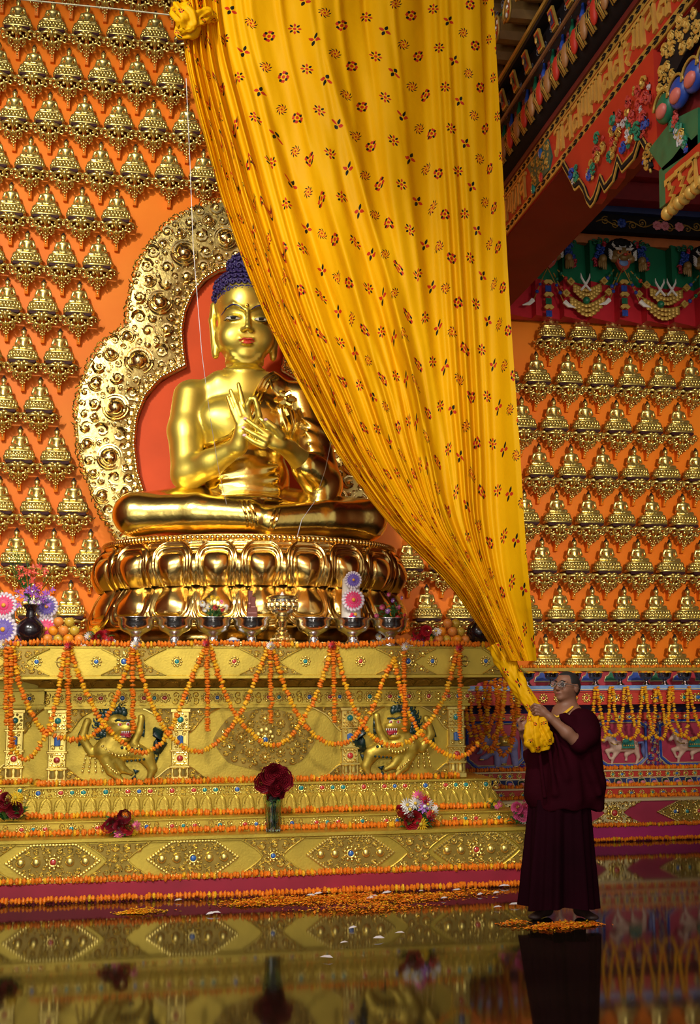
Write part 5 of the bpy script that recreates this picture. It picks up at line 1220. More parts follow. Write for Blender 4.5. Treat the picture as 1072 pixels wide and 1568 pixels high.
for i in range(24):
    y = 10.8-.225*i
    if y < 6.4: break
    link('scale_valance', SCM, EV, (0, y, 0)); o = link('tassel', TAS[i % 2], EV, (0, y+.11, 0)); link('fringe', tf, o, label='yellow fringe')
b = MB(); b.tube([(FX-.10, Y0b, 6.80), (FX-.10, Y1b-.1, 6.80)], .020, 8); b.build('rod', mat('brown_rod', (.16, .07, .03), .5), EV, label='plain brown rod')
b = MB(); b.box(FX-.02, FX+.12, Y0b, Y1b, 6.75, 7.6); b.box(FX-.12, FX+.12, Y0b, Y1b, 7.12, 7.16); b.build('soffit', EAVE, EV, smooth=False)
b = MB(); b.box(FX-.14, FX-.02, Y0b, Y1b, 7.16, 7.20); b.build('gold_rail', LINEG, EV, smooth=False); b = MB(); b.box(FX-.16, FX-.1, Y0b, Y1b, 7.70, 7.735); b.build('green_rail', GREEN, EV, smooth=False)
def tilt_board(w, h, t, mlist):
    b = MB(); b.add([(-.01, -w, 0), (-.01, w, 0), (-.05, w, h), (-.05, -w, h), (.01, -w, 0), (.01, w, 0), (-.03, w, h), (-.03, -w, h)], [(0, 1, 2, 3)[::-1], (4, 5, 6, 7), (0, 4, 5, 1), (1, 5, 6, 2), (2, 6, 7, 3), (3, 7, 4, 0)], 0)
    for s, mi in ((.78, 1), (.6, 2)): b.add([(-.012-.042*(.5-s/2)-.004*mi, -w*s, h*(.5-s/2)), (-.012-.042*(.5-s/2)-.004*mi, w*s, h*(.5-s/2)), (-.052+.042*(.5-s/2)-.004*mi, w*s, h*(.5+s/2)), (-.052+.042*(.5-s/2)-.004*mi, -w*s, h*(.5+s/2))], [(3, 2, 1, 0)], mi)
    b.ball((-.05, 0, h/2), (.012, w*.3, h*.18), 8, 5, 0); return b.mesh('lozenge_board', mlist, False)
LOZ = [tilt_board(.055, .17, .02, [LINEG, BEAM_RED, x]) for x in (DKGREEN, NAVY)]
be = MB(); prof = [(0, 0), (.06, -.02), (.11, -.07), (.12, -.14), (.09, -.19), (.05, -.17), (.02, -.22), (-.05, -.22), (-.09, -.16), (-.09, -.05), (-.05, .0)]
yz_prism(be, [(a, c) for a, c in prof], -.22, .1)
be2 = MB(); be2.tube([(-.225, a, c) for a, c in prof], .012, 5, closed=True, up=(1, 0, 0)); be2 = be2.mesh('rim', LINEG)
be3 = MB(); rg = random.Random(9)
for i in range(9): be3.ball((-.222, rg.uniform(-.06, .07), rg.uniform(-.17, -.04)), (.012, .024, .024), 6, 4, i % 3)
be3 = be3.mesh('ornament', [LINEG, WHITE, BEAM_RED]); BE = be.mesh('bracket_end', mat('bracket_ochre', (.20, .11, .03), .5), False)
for i in range(16):
    y = 10.9-.34*i
    if y < 6.6: break
    link('lozenge_board', LOZ[i % 2], EV, (FX-.06, y, 6.93))
    o = link('bracket_end', BE, EV, (FX-.05, y-.1, 7.55)); link('rim', be2, o, label='gilt rim'); link('ornament', be3, o, label='painted ornament')
    o = link('bracket_end', BE, EV, (FX-.14, y+.05, 8.12)); link('rim', be2, o, label='gilt rim'); link('ornament', be3, o, label='painted ornament')
cl_ = MB(); rg = random.Random(12)
for i in range(30):
    y = 10.9-.17*i; q = lambda a, d, c: (FX-.03+d, a, c)
    cl_.spiral(y, 6.98+.05*(i % 2), .045, 0, 1.4, i, 1, .10, q); cl_.spiral(y+.06, 6.90, .035, 0, 1.3, i*2, -1, .10, q); cl_.spiral(y, 7.86, .05, -.09, 1.4, i, 1, .1, q)
cl_.build('painted_clouds', mat('cloud_grey', (.20, .20, .24), .6), EV, label='grey painted cloud scrolls', kind='stuff')
# carved bracket board hanging below the beam
CB = thing('corbel_board', 'vermilion bracket board with black and gold outline and coloured scrolls under the beam', 'corbel', (0, 0, 0))
low = [(868, 251), (874, 262), (880, 273), (886, 286), (893, 279), (900, 290), (905, 305), (910, 312), (916, 304), (922, 286), (925, 273), (932, 289), (945, 272), (952, 243), (959, 258), (977, 238), (986, 209), (995, 224), (1003, 258), (1012, 262)]
lowp = [face(*p) for p in low]; y9 = lowp[-1][0]
b = MB(); poly = lowp+[(y9, zA+.01), (lowp[0][0], zA+.01)]
yz_prism(b, poly, FX-.015, FX+.06); b.build('board', BEAM_RED, CB, smooth=False)
b = MB(); b.tube([(FX-.02, y, z) for y, z in lowp[:19]], .022, 6, up=(1, 0, 0)); b.build('outline', EAVE, CB, label='black outline')
b = MB(); b.tube([(FX-.03, y, z-.03) for y, z in lowp[:19]], .009, 5, up=(1, 0, 0)); b.tube([(FX-.03, y, z+.028) for y, z in lowp[:19]], .007, 5, up=(1, 0, 0)); b.build('gold_line', LINEG, CB)
SCRC = [mat('scroll_green', (.02, .20, .11), .45), BLUE, mat('scroll_red', (.5, .05, .04), .45), mat('scroll_gold', (.6, .38, .08), .4, .5), mat('scroll_white', (.55, .5, .5), .5)]
rg = random.Random(14)
for px, py, w_, h_ in ((886, 268, 7, 12), (912, 262, 8, 16), (923, 228, 9, 20), (952, 195, 12, 25), (984, 165, 22, 36), (968, 215, 9, 12), (990, 200, 12, 12), (1000, 243, 8, 20), (945, 232, 7, 14)):
    b = MB(); y, z = face(px, py); yy, _ = face(px+w_, py); hw = abs(yy-y); hh_ = abs(face(px, py+h_)[1]-z)
    for a, c, r in pack(lambda a, c, r: ((a-y)/hw)**2+((c-z)/hh_)**2 < (1-.4*r/hw)**2, (y-hw, y+hw, z-hh_, z+hh_), (.05, .036, .027, .02), rg, 160, .85): b.spiral(a, c, r, rg.uniform(-.02, 0), 1.3, rg.uniform(0, 6), rg.choice((-1, 1)), .30, lambda u, d, v: (FX-.03+d, u, v), 5, 8, rg.randrange(5), bead=False)
    b.build('coloured_scroll', SCRC, CB, kind='stuff')
# capital beside it: gilt openwork, lotus petals, green boards and a lettered board
CP = thing('column_capital', 'painted column capital with blue and green lotus petals and green boards below the beam', 'capital', (0, 0, 0))
yb0, zb0_ = face(1022, 168, FX-.06); yb1, zb1__ = face(1080, 112, FX-.06)
b = MB(); b.box(FX-.02, FX+.5, yb1-1.2, yb0-.02, zb0_-.28, zb0_+.26); b.build('core', DARKRED, CP, smooth=False)
lp = MB(); lp.ball((0, 0, 0), (.05, .115, .10), 12, 8, 0); lp.ball((-.035, -.01, -.03), (.028, .068, .048), 12, 8, 1)
LPM = [lp.mesh('lotus_petal', [x, mat('petal_pink', (.58, .14, .11), .45)]) for x in (GREEN, BLUE)]
lr = MB(); lr.tube([(-.03, .118*math.cos(t), .104*math.sin(t)) for t in np.linspace(.2, PI-.2, 12)], .010, 5); lr = lr.mesh('rim', LINEG)
for i in range(6):
    o = link('lotus_petal', LPM[0 if i == 0 else 1], CP, (FX-.08, yb0-.02-.20*i, zb0_)); link('rim', lr, o)
def pboard(pts, x, t, m, name, parent): b = MB(); yz_prism(b, [face(px, py, x) for px, py in pts], x-t, x); return b.build(name, m, parent, smooth=False)
pboard([(1000, 230), (1035, 185), (1066, 215), (1076, 225), (1076, 190), (1050, 225), (1022, 262)], FX-.03, .03, GREEN, 'green_board', CP)
pboard([(1035, 185), (1076, 165), (1076, 240), (1052, 232)], FX-.02, .03, GREEN, 'green_board', CP)
b = MB(); 
for a, c, r in pack(lambda a, c, r: r < a < 1-r and abs(c-(.5+.0*a)) < .35*(1-a*.7)-r*.5, (0, 1, 0, 1), (.09, .06, .045, .03), rg, 260): y, z = face(1028+a*25+(c-.5)*12, 180+a*52-(c-.5)*18, FX-.06); b.spiral(y, z, r*.5, 0, 1.4, a*9, 1, .3, lambda u, d, v: (FX-.062+d, u, v), 5, 8, rg.randrange(5))
b.build('leaf_carving', SCRC, CP, kind='stuff')
b = MB()
go = [(1006, 146), (1010, 100), (1022, 62), (1040, 30), (1062, 18), (1076, 22), (1076, 50), (1050, 80), (1030, 118), (1018, 150)]
P = [face(px, py, FX-.08) for px, py in go]; fo2 = in_poly(P); ys = [p[0] for p in P]; zs = [p[1] for p in P]
hole = in_poly([face(px, py, FX-.08) for px, py in ((1027, 108), (1034, 72), (1052, 42), (1060, 48), (1047, 70), (1050, 84), (1034, 112))])
for a, c, r in pack(lambda a, c, r: fo2(a, c) and not hole(a, c), (min(ys), max(ys), min(zs), max(zs)), (.05, .04, .03, .022), rg, 420, .9): b.spiral(a, c, r, 0, 1.4, rg.uniform(0, 6), rg.choice((-1, 1)), .3, lambda u, d, v: (FX-.085+d, u, v), 5, 8)
b.build('gilt_openwork', LETTER, CP, kind='stuff')
b = MB(); yz_prism(b, P, FX-.08, FX-.04); b.build('openwork_ground', EAVE, CP, smooth=False)
pboard([(1018, 262), (1078, 206), (1078, 272), (1019, 320)], FX-.02, .04, GREEN, 'lettered_board', CP)
o = pboard([(1021, 267), (1078, 215), (1078, 264), (1022, 312)], FX-.065, .012, BEAM_RED, 'board_field', CP)
for i, (px, py) in enumerate(((1030, 297), (1046, 282), (1063, 268))):
    y, z = face(px, py, FX-.08); letter((4, 4, 2)[i], y, z-.10, .16, .21, FX-.08, CP, .015)
b = MB()
for i in range(7): y, z = face(1024+i*9, 327-i*8, FX-.05); b.ball((FX-.06, y, z), (.04, .05, .045), 8, 5)
b.build('gilt_leaf_edge', LETTER, CP, kind='stuff')
b = MB(); b.box(3.30, 3.9, 4.6, 5.2, 0, zA); b.build('pillar', DARKRED, kind='structure', smooth=False)
# frieze over the right-hand statuettes
FY = 12.70
FR = thing('cloth_frieze', 'green and red pleated cloth frieze with painted lion faces above the right statuettes', 'frieze', (0, 0, 0))
zf0, zf1, zfm = float(at(960, 495, FY)[2]), float(at(960, 378, FY)[2]), float(at(960, 440, FY)[2])
def fxp(px): return float(at(px, 430, FY)[0])
PLG = mat('pleat_green', (.008, .16, .07), .55, 0, .12, 4); PLR = mat('pleat_crimson', (.50, .018, .03), .55, 0, .12, 4)
edges = [770, 811, 855, 897, 941, 984, 1028, 1073, 1118]
pl0 = MB(); W_ = fxp(897)-fxp(855)
for z0, z1, mi in ((zfm, zf1, 0), (zf0, zfm, 1)):
    pl0.add([(0, -.02, z0), (W_*.02, -.16, z0), (W_*1.0, -.02, z0), (0, -.02, z1), (W_*.02, -.16, z1), (W_*1.0, -.02, z1)], [(0, 1, 4, 3), (1, 2, 5, 4)], mi)
    pl0.add([(W_*.02, -.16, z0), (W_*1.0, -.02, z0), (W_*1.0, .05, z0), (0, .05, z0)], [(0, 1, 2, 3)], mi)
# box pleats: one broad lit face, one short shaded return
PLEAT = pl0.mesh('cloth_pleat', [PLG, PLR], False)
for i in range(14): link('cloth_pleat', PLEAT, FR, (fxp(770)+W_*i*1.0, FY+.02, 0))
zo1, zk0, zk1, zu1 = float(at(950, 356, FY-.1)[2]), float(at(950, 356, FY-.2)[2]), float(at(950, 330, FY-.2)[2]), float(at(950, 316, FY-.3)[2])
def bar(y0, z0, z1, m, name): b = MB(); b.box(3.98, 8.6, y0, WALL_Y-.002, z0, z1); return b.build(name, m, FR, smooth=False)
bar(FY-.10, zf1-.02, zo1, mat('orange_board', (.55, .14, .02), .5), 'orange_board'); bar(FY-.22, zk0, zk1, EAVE, 'black_board'); bar(FY-.3, zk1, zu1, NAVY, 'blue_board')
b = MB(); zs_ = zu1
for i, (yy, h_) in enumerate(((12.2, .22), (12.05, .20), (11.9, .35))): b.box(3.98, 8.6, yy, WALL_Y, zs_+.001, zs_+h_); zs_ += h_
b.box(3.97, 8.6, 11.9, WALL_Y, zs_, 10.6); b.build('beam', mat('deep_red', (.26, .014, .016), .5, spec=.3), kind='structure', smooth=False)
b = MB(); rg = random.Random(8)
zc = (zk0+zk1)/2; yv = FY-.225
for i in range(22):
    x = fxp(905)+i*.115
    if i % 6 in (1, 2, 4, 5): b.spiral(x, zc+.02*(1 if i % 2 else -1), .055, yv, 1.5, i, 1 if i % 2 else -1, .14)
b.tube([(fxp(905)+t*2.6, yv, zc+.03*math.sin(t*48)) for t in np.linspace(0, 1, 80)], .007, 4)
b.build('gold_scrolls', LINEG, FR, kind='stuff')
for px, m_ in ((952, BLUE), (1018, PINK), (1040, PINK), (1006, PINK)):
    b = MB(); x = float(at(px, 345, yv)[0])
    for i in range(7): a = 2*PI*i/7; b.ball((x+.035*math.cos(a), yv-.004, zc+.035*math.sin(a)), (.026, .01, .026), 7, 4)
    b.ball((x, yv-.012, zc), .022, 7, 4); b.build('painted_rosette', m_, FR)
# lion faces with paws, curls and jewel swags
def lion_face(px, py, label):
    c = at(px, py, FY-.18); t = thing('lion_face', label, 'ornament', (float(c[0]), float(c[1]), float(c[2])), group='painted lion faces on the frieze'); u = .0072
    P = lambda x, z, y=0: (x*u, y, z*u)
    b = MB()
    for i in range(11): a = PI*(i/10); b.ball(P(math.cos(a)*21, 8+math.sin(a)*17, .02), (9*u, .03, 8*u), 8, 5)
    b.build('black_mane', EAVE, t)
    b = MB(); b.ball(P(0, 4), (17*u, .06, 13*u), 14, 8); b.ball(P(-14, -4), (8*u, .05, 7*u), 9, 6); b.ball(P(14, -4), (8*u, .05, 7*u), 9, 6); b.ball(P(0, -4, -.04), (9*u, .05, 6*u), 10, 6); b.build('face', mat('lion_ochre', (.30, .18, .05), .45, .2), t)
    for q in (-1, 1):
        b = MB(); b.ball(P(q*8, 4, -.055), (4*u, .02, 3.2*u), 9, 6); e = b.build('eye', mat('eye_orange', (.7, .2, .04), .4), t, label='orange eye'); b = MB(); b.ball(P(q*8, 4, -.075), (1.8*u, .01, 1.8*u), 7, 4); b.build('pupil', EAVE, e)
        b = MB()
        for i in range(5): b.tube([P(q*(4+2*i), 8, -.06), P(q*(5+2.6*i), 11+i*.3, -.06), P(q*(7+2.8*i), 13, -.05)], [.006, .008, .002], 4)
        for i in range(6): b.tube([P(q*18, -6+2.4*i, -.02), P(q*22, -6+3*i, -.03), P(q*25, -3+3*i, -.02)], [.008, .01, .002], 4)
        b.tube([P(q*13, 17, 0), P(q*17, 20, -.01), P(q*15, 25, -.01)], [.018, .014, .004], 5)
        b.build('white_brow_and_whiskers', WHITE, t, label='white brow, horn and whiskers')
        b = MB()
        for a in range(4): b.tube([P(q*(32+a*2), -10), P(q*(30+a*3.4), -17), P(q*(29+a*3.6), -24)], [.03, .022, .006], 6)
        b.ball(P(q*34, -6), (7*u, .05, 8*u), 9, 6); b.build('paw', mat('lion_ochre', (.3, .2, .05)), t)
        for i, (x, z, r, m_) in enumerate(((33, 3, 5, 1), (40, 6, 5, 1), (44, 0, 5, 1), (46, -8, 5, 2), (44, -15, 4.5, 2), (30, 12, 6, 1), (38, 16, 6, 1), (28, 22, 6, 2), (38, 26, 6, 0), (46, 24, 5, 0), (24, 27, 5, 0))):
            b = MB(); b.spiral(0, 0, r*u, 0, 1.4, i, q, .34, None, 5, 9); link('mane_curl', b.mesh('mane_curl', (GREEN, BLUE, CRIMSON)[m_]), t, P(q*x, z, .03))
    b = MB(); b.prism([P(x, z)[0::2] for x, z in ((-12, -6), (-12, -12), (-8, -20), (0, -27), (8, -20), (12, -12), (12, -6))][::-1], -.035, .02); b.build('beard', mat('beard_red', (.45, .05, .02), .5), t, smooth=False)
    b = MB(); b.ball(P(0, -12, -.035), (8*u, .012, 6*u), 10, 6); b.build('mouth', SKY, t, label='blue mouth'); b = MB()
    for i in range(9): b.lathe([(.008, 0), (0, -.022 if i in (0, 8) else -.014)], 5, P(-8+2*i, -6.5, -.05))
    b.build('teeth', WHITE, t, label='white teeth'); b = MB(); b.ball(P(0, -1, -.095), (3.5*u, .015, 2.6*u), 8, 5); b.build('nose', RED, t, label='red nose')
    b = MB(); b.tube([P(math.cos(a)*6, 19+math.sin(a)*5, -.02) for a in np.linspace(PI*1.05, PI*1.95, 9)], [.002, .008, .012, .014, .014, .014, .012, .008, .002], 5); b.build('crescent', WHITE, t, label='white crescent')
    return t
lion_face(953, 393, 'painted lion face with blue open mouth, whole, in the middle of the pleated frieze'); lion_face(1082, 404, 'painted lion face cut off by the right frame edge on the pleated frieze'); lion_face(840, 388, 'painted lion face half hidden behind the red beam on the pleated frieze')
def jewel_swag(label, pts, gold=True, pend=None, swords=()):
    t = thing('jewel_swag', label, 'swag', tuple(at(*pts[0], FY-.2)), group='jewelled swags on the frieze'); o0 = np.array(t.location)
    P = np.array(sagpx(pts, FY-.2, 26))-o0; s = MB(); s.tube(list(P), .008, 4); s.build('gold_cord', LINEG, t)
    bdm = MB()
    for i in (2, 4, 21, 23): bdm.ball(P[i], .026, 8, 5, i % 3)
    bdm.build('coloured_beads', [BLUE, RED, GREEN], t, kind='stuff')
    for i in (6, 19):
        d = MB(); d.prism([(P[i][0]-.05, P[i][2]), (P[i][0], P[i][2]-.05), (P[i][0]+.05, P[i][2]), (P[i][0], P[i][2]+.05)], P[i][1]-.03, P[i][1]); d.ball(P[i]-np.array((0, .03, 0)), .02, 7, 4); d.build('gold_clasp', LINEG, t)
    g = MB()
    for i in range(8, 18):
        h_ = .035+.035*math.sin(PI*(i-8)/9)
        for j in range(3): g.ball(P[i]+np.array((0, -.01, -.02-h_*j*.8)), (.034, .015, .026), 6, 4)
    g.build('gold_pendant', LINEG, t, kind='stuff')
    for px, py in swords:
        for q in (-1, 1):
            b = MB(); c = at(px, py, FY-.24)-o0; b.tube([c+np.array((q*.06, 0, -.07)), c+np.array((q*.0, -.0, .0)), c+np.array((-q*.05, 0, .09)), c+np.array((-q*.055, 0, .14))], [.012, .014, .012, .003], 5); b.build('crossed_sword', WHITE, t, label='white crossed sword')
    if pend:
        c = at(*pend, FY-.24)-o0; b = MB(); b.ball(c, .045, 9, 6); b.build('green_jewel', GREEN, t)
jewel_swag('jewelled swag with one pair of crossed swords left of the middle lion face', [(854, 413), (868, 428), (882, 437), (898, 442), (915, 437), (930, 426), (940, 413)], swords=((897, 436),))
jewel_swag('jewelled swag with two pairs of crossed swords right of the middle lion face', [(966, 415), (985, 434), (1003, 444), (1022, 449), (1045, 444), (1060, 434), (1070, 422)], swords=((1011, 444), (1029, 444)))
jewel_swag('deep jewelled swag with green stone left of the middle lion face', [(848, 418), (862, 445), (876, 456), (898, 466), (918, 458), (934, 444), (946, 418)], pend=(898, 460))
jewel_swag('deep jewelled swag with blue stone right of the middle lion face', [(962, 418), (975, 448), (992, 460), (1015, 472), (1038, 470), (1058, 460), (1072, 446)], pend=(1012, 466))
for px, n_ in ((839, 'below the half hidden lion face'), (955, 'below the middle lion face')):
    t = thing('tassel_pendant', 'long hanging tassel pendant with beads '+n_, 'pendant', tuple(at(px, 425, FY-.22)), group='tassel pendants on the frieze'); o0 = np.array(t.location)
    for i, m_ in enumerate((LINEG, BLUE, LINEG, GREEN, LINEG, BLUE)):
        b = MB(); z = -.06-.075*i
        if i % 2: [b.tube([(q*.022, 0, z+.035), (q*.022, 0, z-.035)], .015, 6) for q in (-1, 0, 1)]
        else: b.prism([(-.06, z), (-.03, z-.03), (0, z-.01), (.03, z-.03), (.06, z), (.03, z+.03), (-.03, z+.03)], -.02, .01)
        b.build('bead_tier' if i % 2 else 'gold_tier', m_, t, kind='stuff' if i % 2 else None)
    for q in (-1, 1):
        b = MB(); b.tube([(0, 0, .12), (q*.06, 0, .0), (q*.13, 0, -.16), (q*.19, 0, -.30)], .006, 4); o = b.build('gold_cord', LINEG, t); b = MB(); b.ball((q*.10, -.01, -.09), .02, 7, 4); b.ball((q*.14, -.01, -.18), .024, 7, 4); b.build('bead', BLUE, o); b = MB(); b.tube([(q*.19, 0, -.28), (q*.24, -.01, -.33), (q*.32, -.01, -.35)], [.03, .025, .004], 6); b.build('white_tip', WHITE, t, label='white curled tip')
# ================================================================== the great yellow curtain
def cloth_mat():
    m = bpy.data.materials.new('printed_yellow_cloth'); m.use_nodes = True; nt = m.node_tree; N, K = nt.nodes, nt.links; b = N['Principled BSDF']
    def math_(op, a, c=None, d=None):
        n = N.new('ShaderNodeMath'); n.operation = op
        for i, v in enumerate((a, c, d)):
            if v is None: continue
            if isinstance(v, (int, float)): n.inputs[i].default_value = v
            else: K.new(v, n.inputs[i])
        return n.outputs[0]
    uv = N.new('ShaderNodeUVMap'); uv.uv_map = 'UVMap'; sp = N.new('ShaderNodeSeparateXYZ'); K.new(uv.outputs[0], sp.inputs[0]); U, V = sp.outputs[0], sp.outputs[1]
    reds, blacks = [], []
    def disc(x, y, cx, cy, rx, ry, ang=0.0):
        c, s = math.cos(ang), math.sin(ang); dx, dy = math_('SUBTRACT', x, cx), math_('SUBTRACT', y, cy)
        a = math_('ADD', math_('MULTIPLY', dx, c/rx), math_('MULTIPLY', dy, s/rx)); e = math_('ADD', math_('MULTIPLY', dx, -s/ry), math_('MULTIPLY', dy, c/ry))
        return math_('LESS_THAN', math_('ADD', math_('MULTIPLY', a, a), math_('MULTIPLY', e, e)), 1.0)
    def polar(x, y, n, twist, r0, r1, width, phase):
        ang = math_('ARCTAN2', y, x); rad = math_('SQRT', math_('ADD', math_('MULTIPLY', x, x), math_('MULTIPLY', y, y)))
        a = math_('ADD', ang, math_('MULTIPLY', rad, twist)); t = math_('ADD', math_('DIVIDE', math_('MULTIPLY', a, n), 2*PI), phase)
        f = math_('ABSOLUTE', math_('SUBTRACT', math_('FRACT', t), .5)); idx = math_('FLOOR', t)
        w_ = math_('MULTIPLY', math_('SUBTRACT', .5, f), math_('DIVIDE', rad, n/(2*PI)))       # distance from petal border; centre line where f = 0
        dist = math_('MULTIPLY', f, math_('MULTIPLY', rad, 2*PI/n)); mid = (r0+r1)/2; hl = (r1-r0)/2
        e = math_('DIVIDE', math_('SUBTRACT', rad, mid), hl); lens = math_('MULTIPLY', math_('SUBTRACT', 1.0, math_('MULTIPLY', e, e)), width)
        return math_('LESS_THAN', dist, lens), math_('LESS_THAN', math_('MODULO', math_('ADD', idx, 100.0), 2.0), .5)
    Sx, Sy = 112.0, 77.0
    for ox, oy, kind in ((0.0, 0.0, 'rosette'), (.36, .97, 'flower'), (.58, .33, 'cross'), (.81, .67, 'pinwheel')):
        x = math_('MULTIPLY', math_('SUBTRACT', math_('FRACT', math_('ADD', math_('DIVIDE', U, Sx), .5-ox)), .5), Sx)
        y = math_('MULTIPLY', math_('SUBTRACT', math_('FRACT', math_('ADD', math_('DIVIDE', V, Sy), .5-oy)), .5), Sy)
        if kind == 'rosette':
            p, alt = polar(x, y, 8, 0, 4.6, 10.2, 2.6, 0); third = alt
            reds.append(math_('MULTIPLY', p, alt)); reds.append(disc(x, y, 0, 0, 2.9, 2.9)); blacks.append(math_('MULTIPLY', p, math_('SUBTRACT', 1.0, alt)))
            for q in (-1, 1): reds.append(disc(x, y, q*5.2, 5.2, 2.4, 2.4)); reds.append(disc(x, y, q*5.2, -5.2, 2.4, 2.4))
        elif kind == 'flower':
            p, alt = polar(x, y, 8, 0, 3.8, 10.6, 1.9, .2); reds.append(math_('MULTIPLY', p, alt)); blacks.append(math_('MULTIPLY', p, math_('SUBTRACT', 1.0, alt))); reds.append(disc(x, y, 0, 0, 2.6, 2.6))
        elif kind == 'cross':
            p, alt = polar(x, y, 4, 0, 1.2, 10.8, 2.9, .1); reds.append(math_('MULTIPLY', p, alt)); blacks.append(math_('MULTIPLY', p, math_('SUBTRACT', 1.0, alt)))
        else:
            p, alt = polar(x, y, 9, .09, 3.2, 10.4, 1.35, 0); reds.append(math_('MULTIPLY', p, math_('LESS_THAN', math_('SQRT', math_('ADD', math_('MULTIPLY', x, x), math_('MULTIPLY', y, y))), 7.0)))
            blacks.append(math_('MULTIPLY', p, math_('GREATER_THAN', math_('SQRT', math_('ADD', math_('MULTIPLY', x, x), math_('MULTIPLY', y, y))), 6.6))); reds.append(disc(x, y, 0, 0, 2.0, 2.0))
    def mx(L_):
        r = L_[0]
        for q in L_[1:]: r = math_('MAXIMUM', r, q)
        return r
    def mix(f, a, c):
        n = N.new('ShaderNodeMix'); n.data_type = 'RGBA'; K.new(f, n.inputs[0])
        for i, v in ((6, a), (7, c)):
            if isinstance(v, tuple): n.inputs[i].default_value = (*v, 1)
            else: K.new(v, n.inputs[i])
        return n.outputs[2]
    tc = N.new('ShaderNodeTexCoord'); nz = N.new('ShaderNodeTexNoise'); nz.inputs['Scale'].default_value = 2.5; K.new(tc.outputs['Object'], nz.inputs['Vector'])
    base = mix(nz.outputs['Fac'], (.76, .385, .001), (.87, .475, .002))
    col = mix(mx(reds), base, (.52, .035, .012)); col = mix(mx(blacks), col, (.012, .014, .008))
    K.new(col, b.inputs['Base Color']); b.inputs['Roughness'].default_value = .55; b.inputs['Specular IOR Level'].default_value = .12; b.inputs['Sheen Weight'].default_value = 0
    tr = N.new('ShaderNodeBsdfTranslucent'); K.new(col, tr.inputs[0]); ms = N.new('ShaderNodeMixShader'); ms.inputs[0].default_value = .30
    wv = N.new('ShaderNodeTexNoise'); wv.inputs['Scale'].default_value = 9; K.new(tc.outputs['Object'], wv.inputs['Vector']); bp_ = N.new('ShaderNodeBump'); bp_.inputs['Strength'].default_value = .25; bp_.inputs['Distance'].default_value = .02
    K.new(wv.outputs['Fac'], bp_.inputs['Height']); K.new(bp_.outputs['Normal'], b.inputs['Normal'])
    K.new(b.outputs[0], ms.inputs[1]); K.new(tr.outputs[0], ms.inputs[2]); K.new(ms.outputs[0], N['Material Output'].inputs[0]); return m
CLOTH = cloth_mat()
CURT = thing('yellow_curtain', 'huge yellow curtain printed with red and black flowers, gathered towards the monk', 'curtain', (0, 0, 0))
TU = np.array([0, .08, .16, .25, .35, .45, .55, .65, .75, .85, .92, 1.0])
TAB = [(-40, [268, 284, 303, 336, 395, 455, 517, 573, 628, 688, 733, 754]),
 (20, [280, 295, 312, 342, 400, 460, 520, 575, 630, 690, 735, 757]), (80, [283, 300, 318, 354, 412, 469, 527, 582, 634, 692, 737, 760]), (150, [297, 315, 334, 375, 430, 482, 537, 590, 640, 695, 740, 764]), (225, [317, 336, 356, 396, 447, 494, 546, 597, 645, 699, 743, 768]), (300, [338, 356, 377, 417, 464, 507, 556, 604, 650, 705, 746, 772]),
 (400, [372, 391, 411, 447, 490, 530, 574, 616, 657, 711, 749, 777]), (500, [413, 430, 449, 482, 521, 555, 593, 628, 664, 717, 754, 783]), (600, [464, 480, 496, 524, 557, 587, 617, 644, 673, 723, 759, 790]), (700, [520, 533, 547, 568, 593, 616, 638, 659, 685, 728, 764, 797]),
 (800, [594, 604, 614, 629, 647, 660, 670, 681, 701, 733, 769, 803]), (900, [690, 697, 703, 711, 718, 723, 728, 734, 742, 756, 780, 811]), (960, [733, 737, 741, 745, 749, 752, 755, 760, 768, 780, 796, 817]), (1012, [766, 768, 770, 772, 774, 776, 778, 783, 792, 802, 811, 822])]
TY_ = np.array([t[0] for t in TAB], float); TX_ = np.array([t[1] for t in TAB], float)
def interp_smooth(ys, col):
    # monotone-ish Catmull-Rom through the table column
    out = []
    for y in ys:
        i = int(np.clip(np.searchsorted(TY_, y)-1, 0, len(TY_)-2)); t = (y-TY_[i])/(TY_[i+1]-TY_[i]); p0, p1, p2, p3 = col[max(i-1, 0)], col[i], col[i+1], col[min(i+2, len(col)-1)]
        h0, h1 = TY_[i]-TY_[max(i-1, 0)] or 1, TY_[min(i+2, len(col)-1)]-TY_[i+1] or 1; d = TY_[i+1]-TY_[i]
        m1 = ((p1-p0)/h0+(p2-p1)/d)/2*d if i else (p2-p1); m2 = ((p2-p1)/d+(p3-p2)/h1)/2*d if i+2 < len(col) else (p2-p1)
        out.append((2*t**3-3*t*t+1)*p1+(t**3-2*t*t+t)*m1+(-2*t**3+3*t*t)*p2+(t**3-t*t)*m2)
    return out
NU, NV = 420, 260
ysv = np.linspace(-40, 1012, NV+1); cols = np.stack([interp_smooth(ysv, TX_[:, k_]) for k_ in range(len(TU))], 1)      # NV+1 x 12
uu = np.linspace(0, 1, NU+1); PX = np.stack([np.interp(uu, TU, cols[r]) for r in range(NV+1)])                       # NV+1 x NU+1
# smooth the column spacing a little so that no facets show
ker = np.array([1, 2, 3, 4, 3, 2, 1.]); ker /= ker.sum(); PXp = np.pad(PX, ((0, 0), (3, 3)), 'edge'); PXs = sum(ker[i]*PXp[:, i:i+NU+1] for i in range(7)); PXs[:, :4] = PX[:, :4]; PXs[:, -4:] = PX[:, -4:]; PX = PXs
rgc = np.random.RandomState(5)
VV = np.linspace(0, 1, NV+1)[:, None]; UU = uu[None, :]
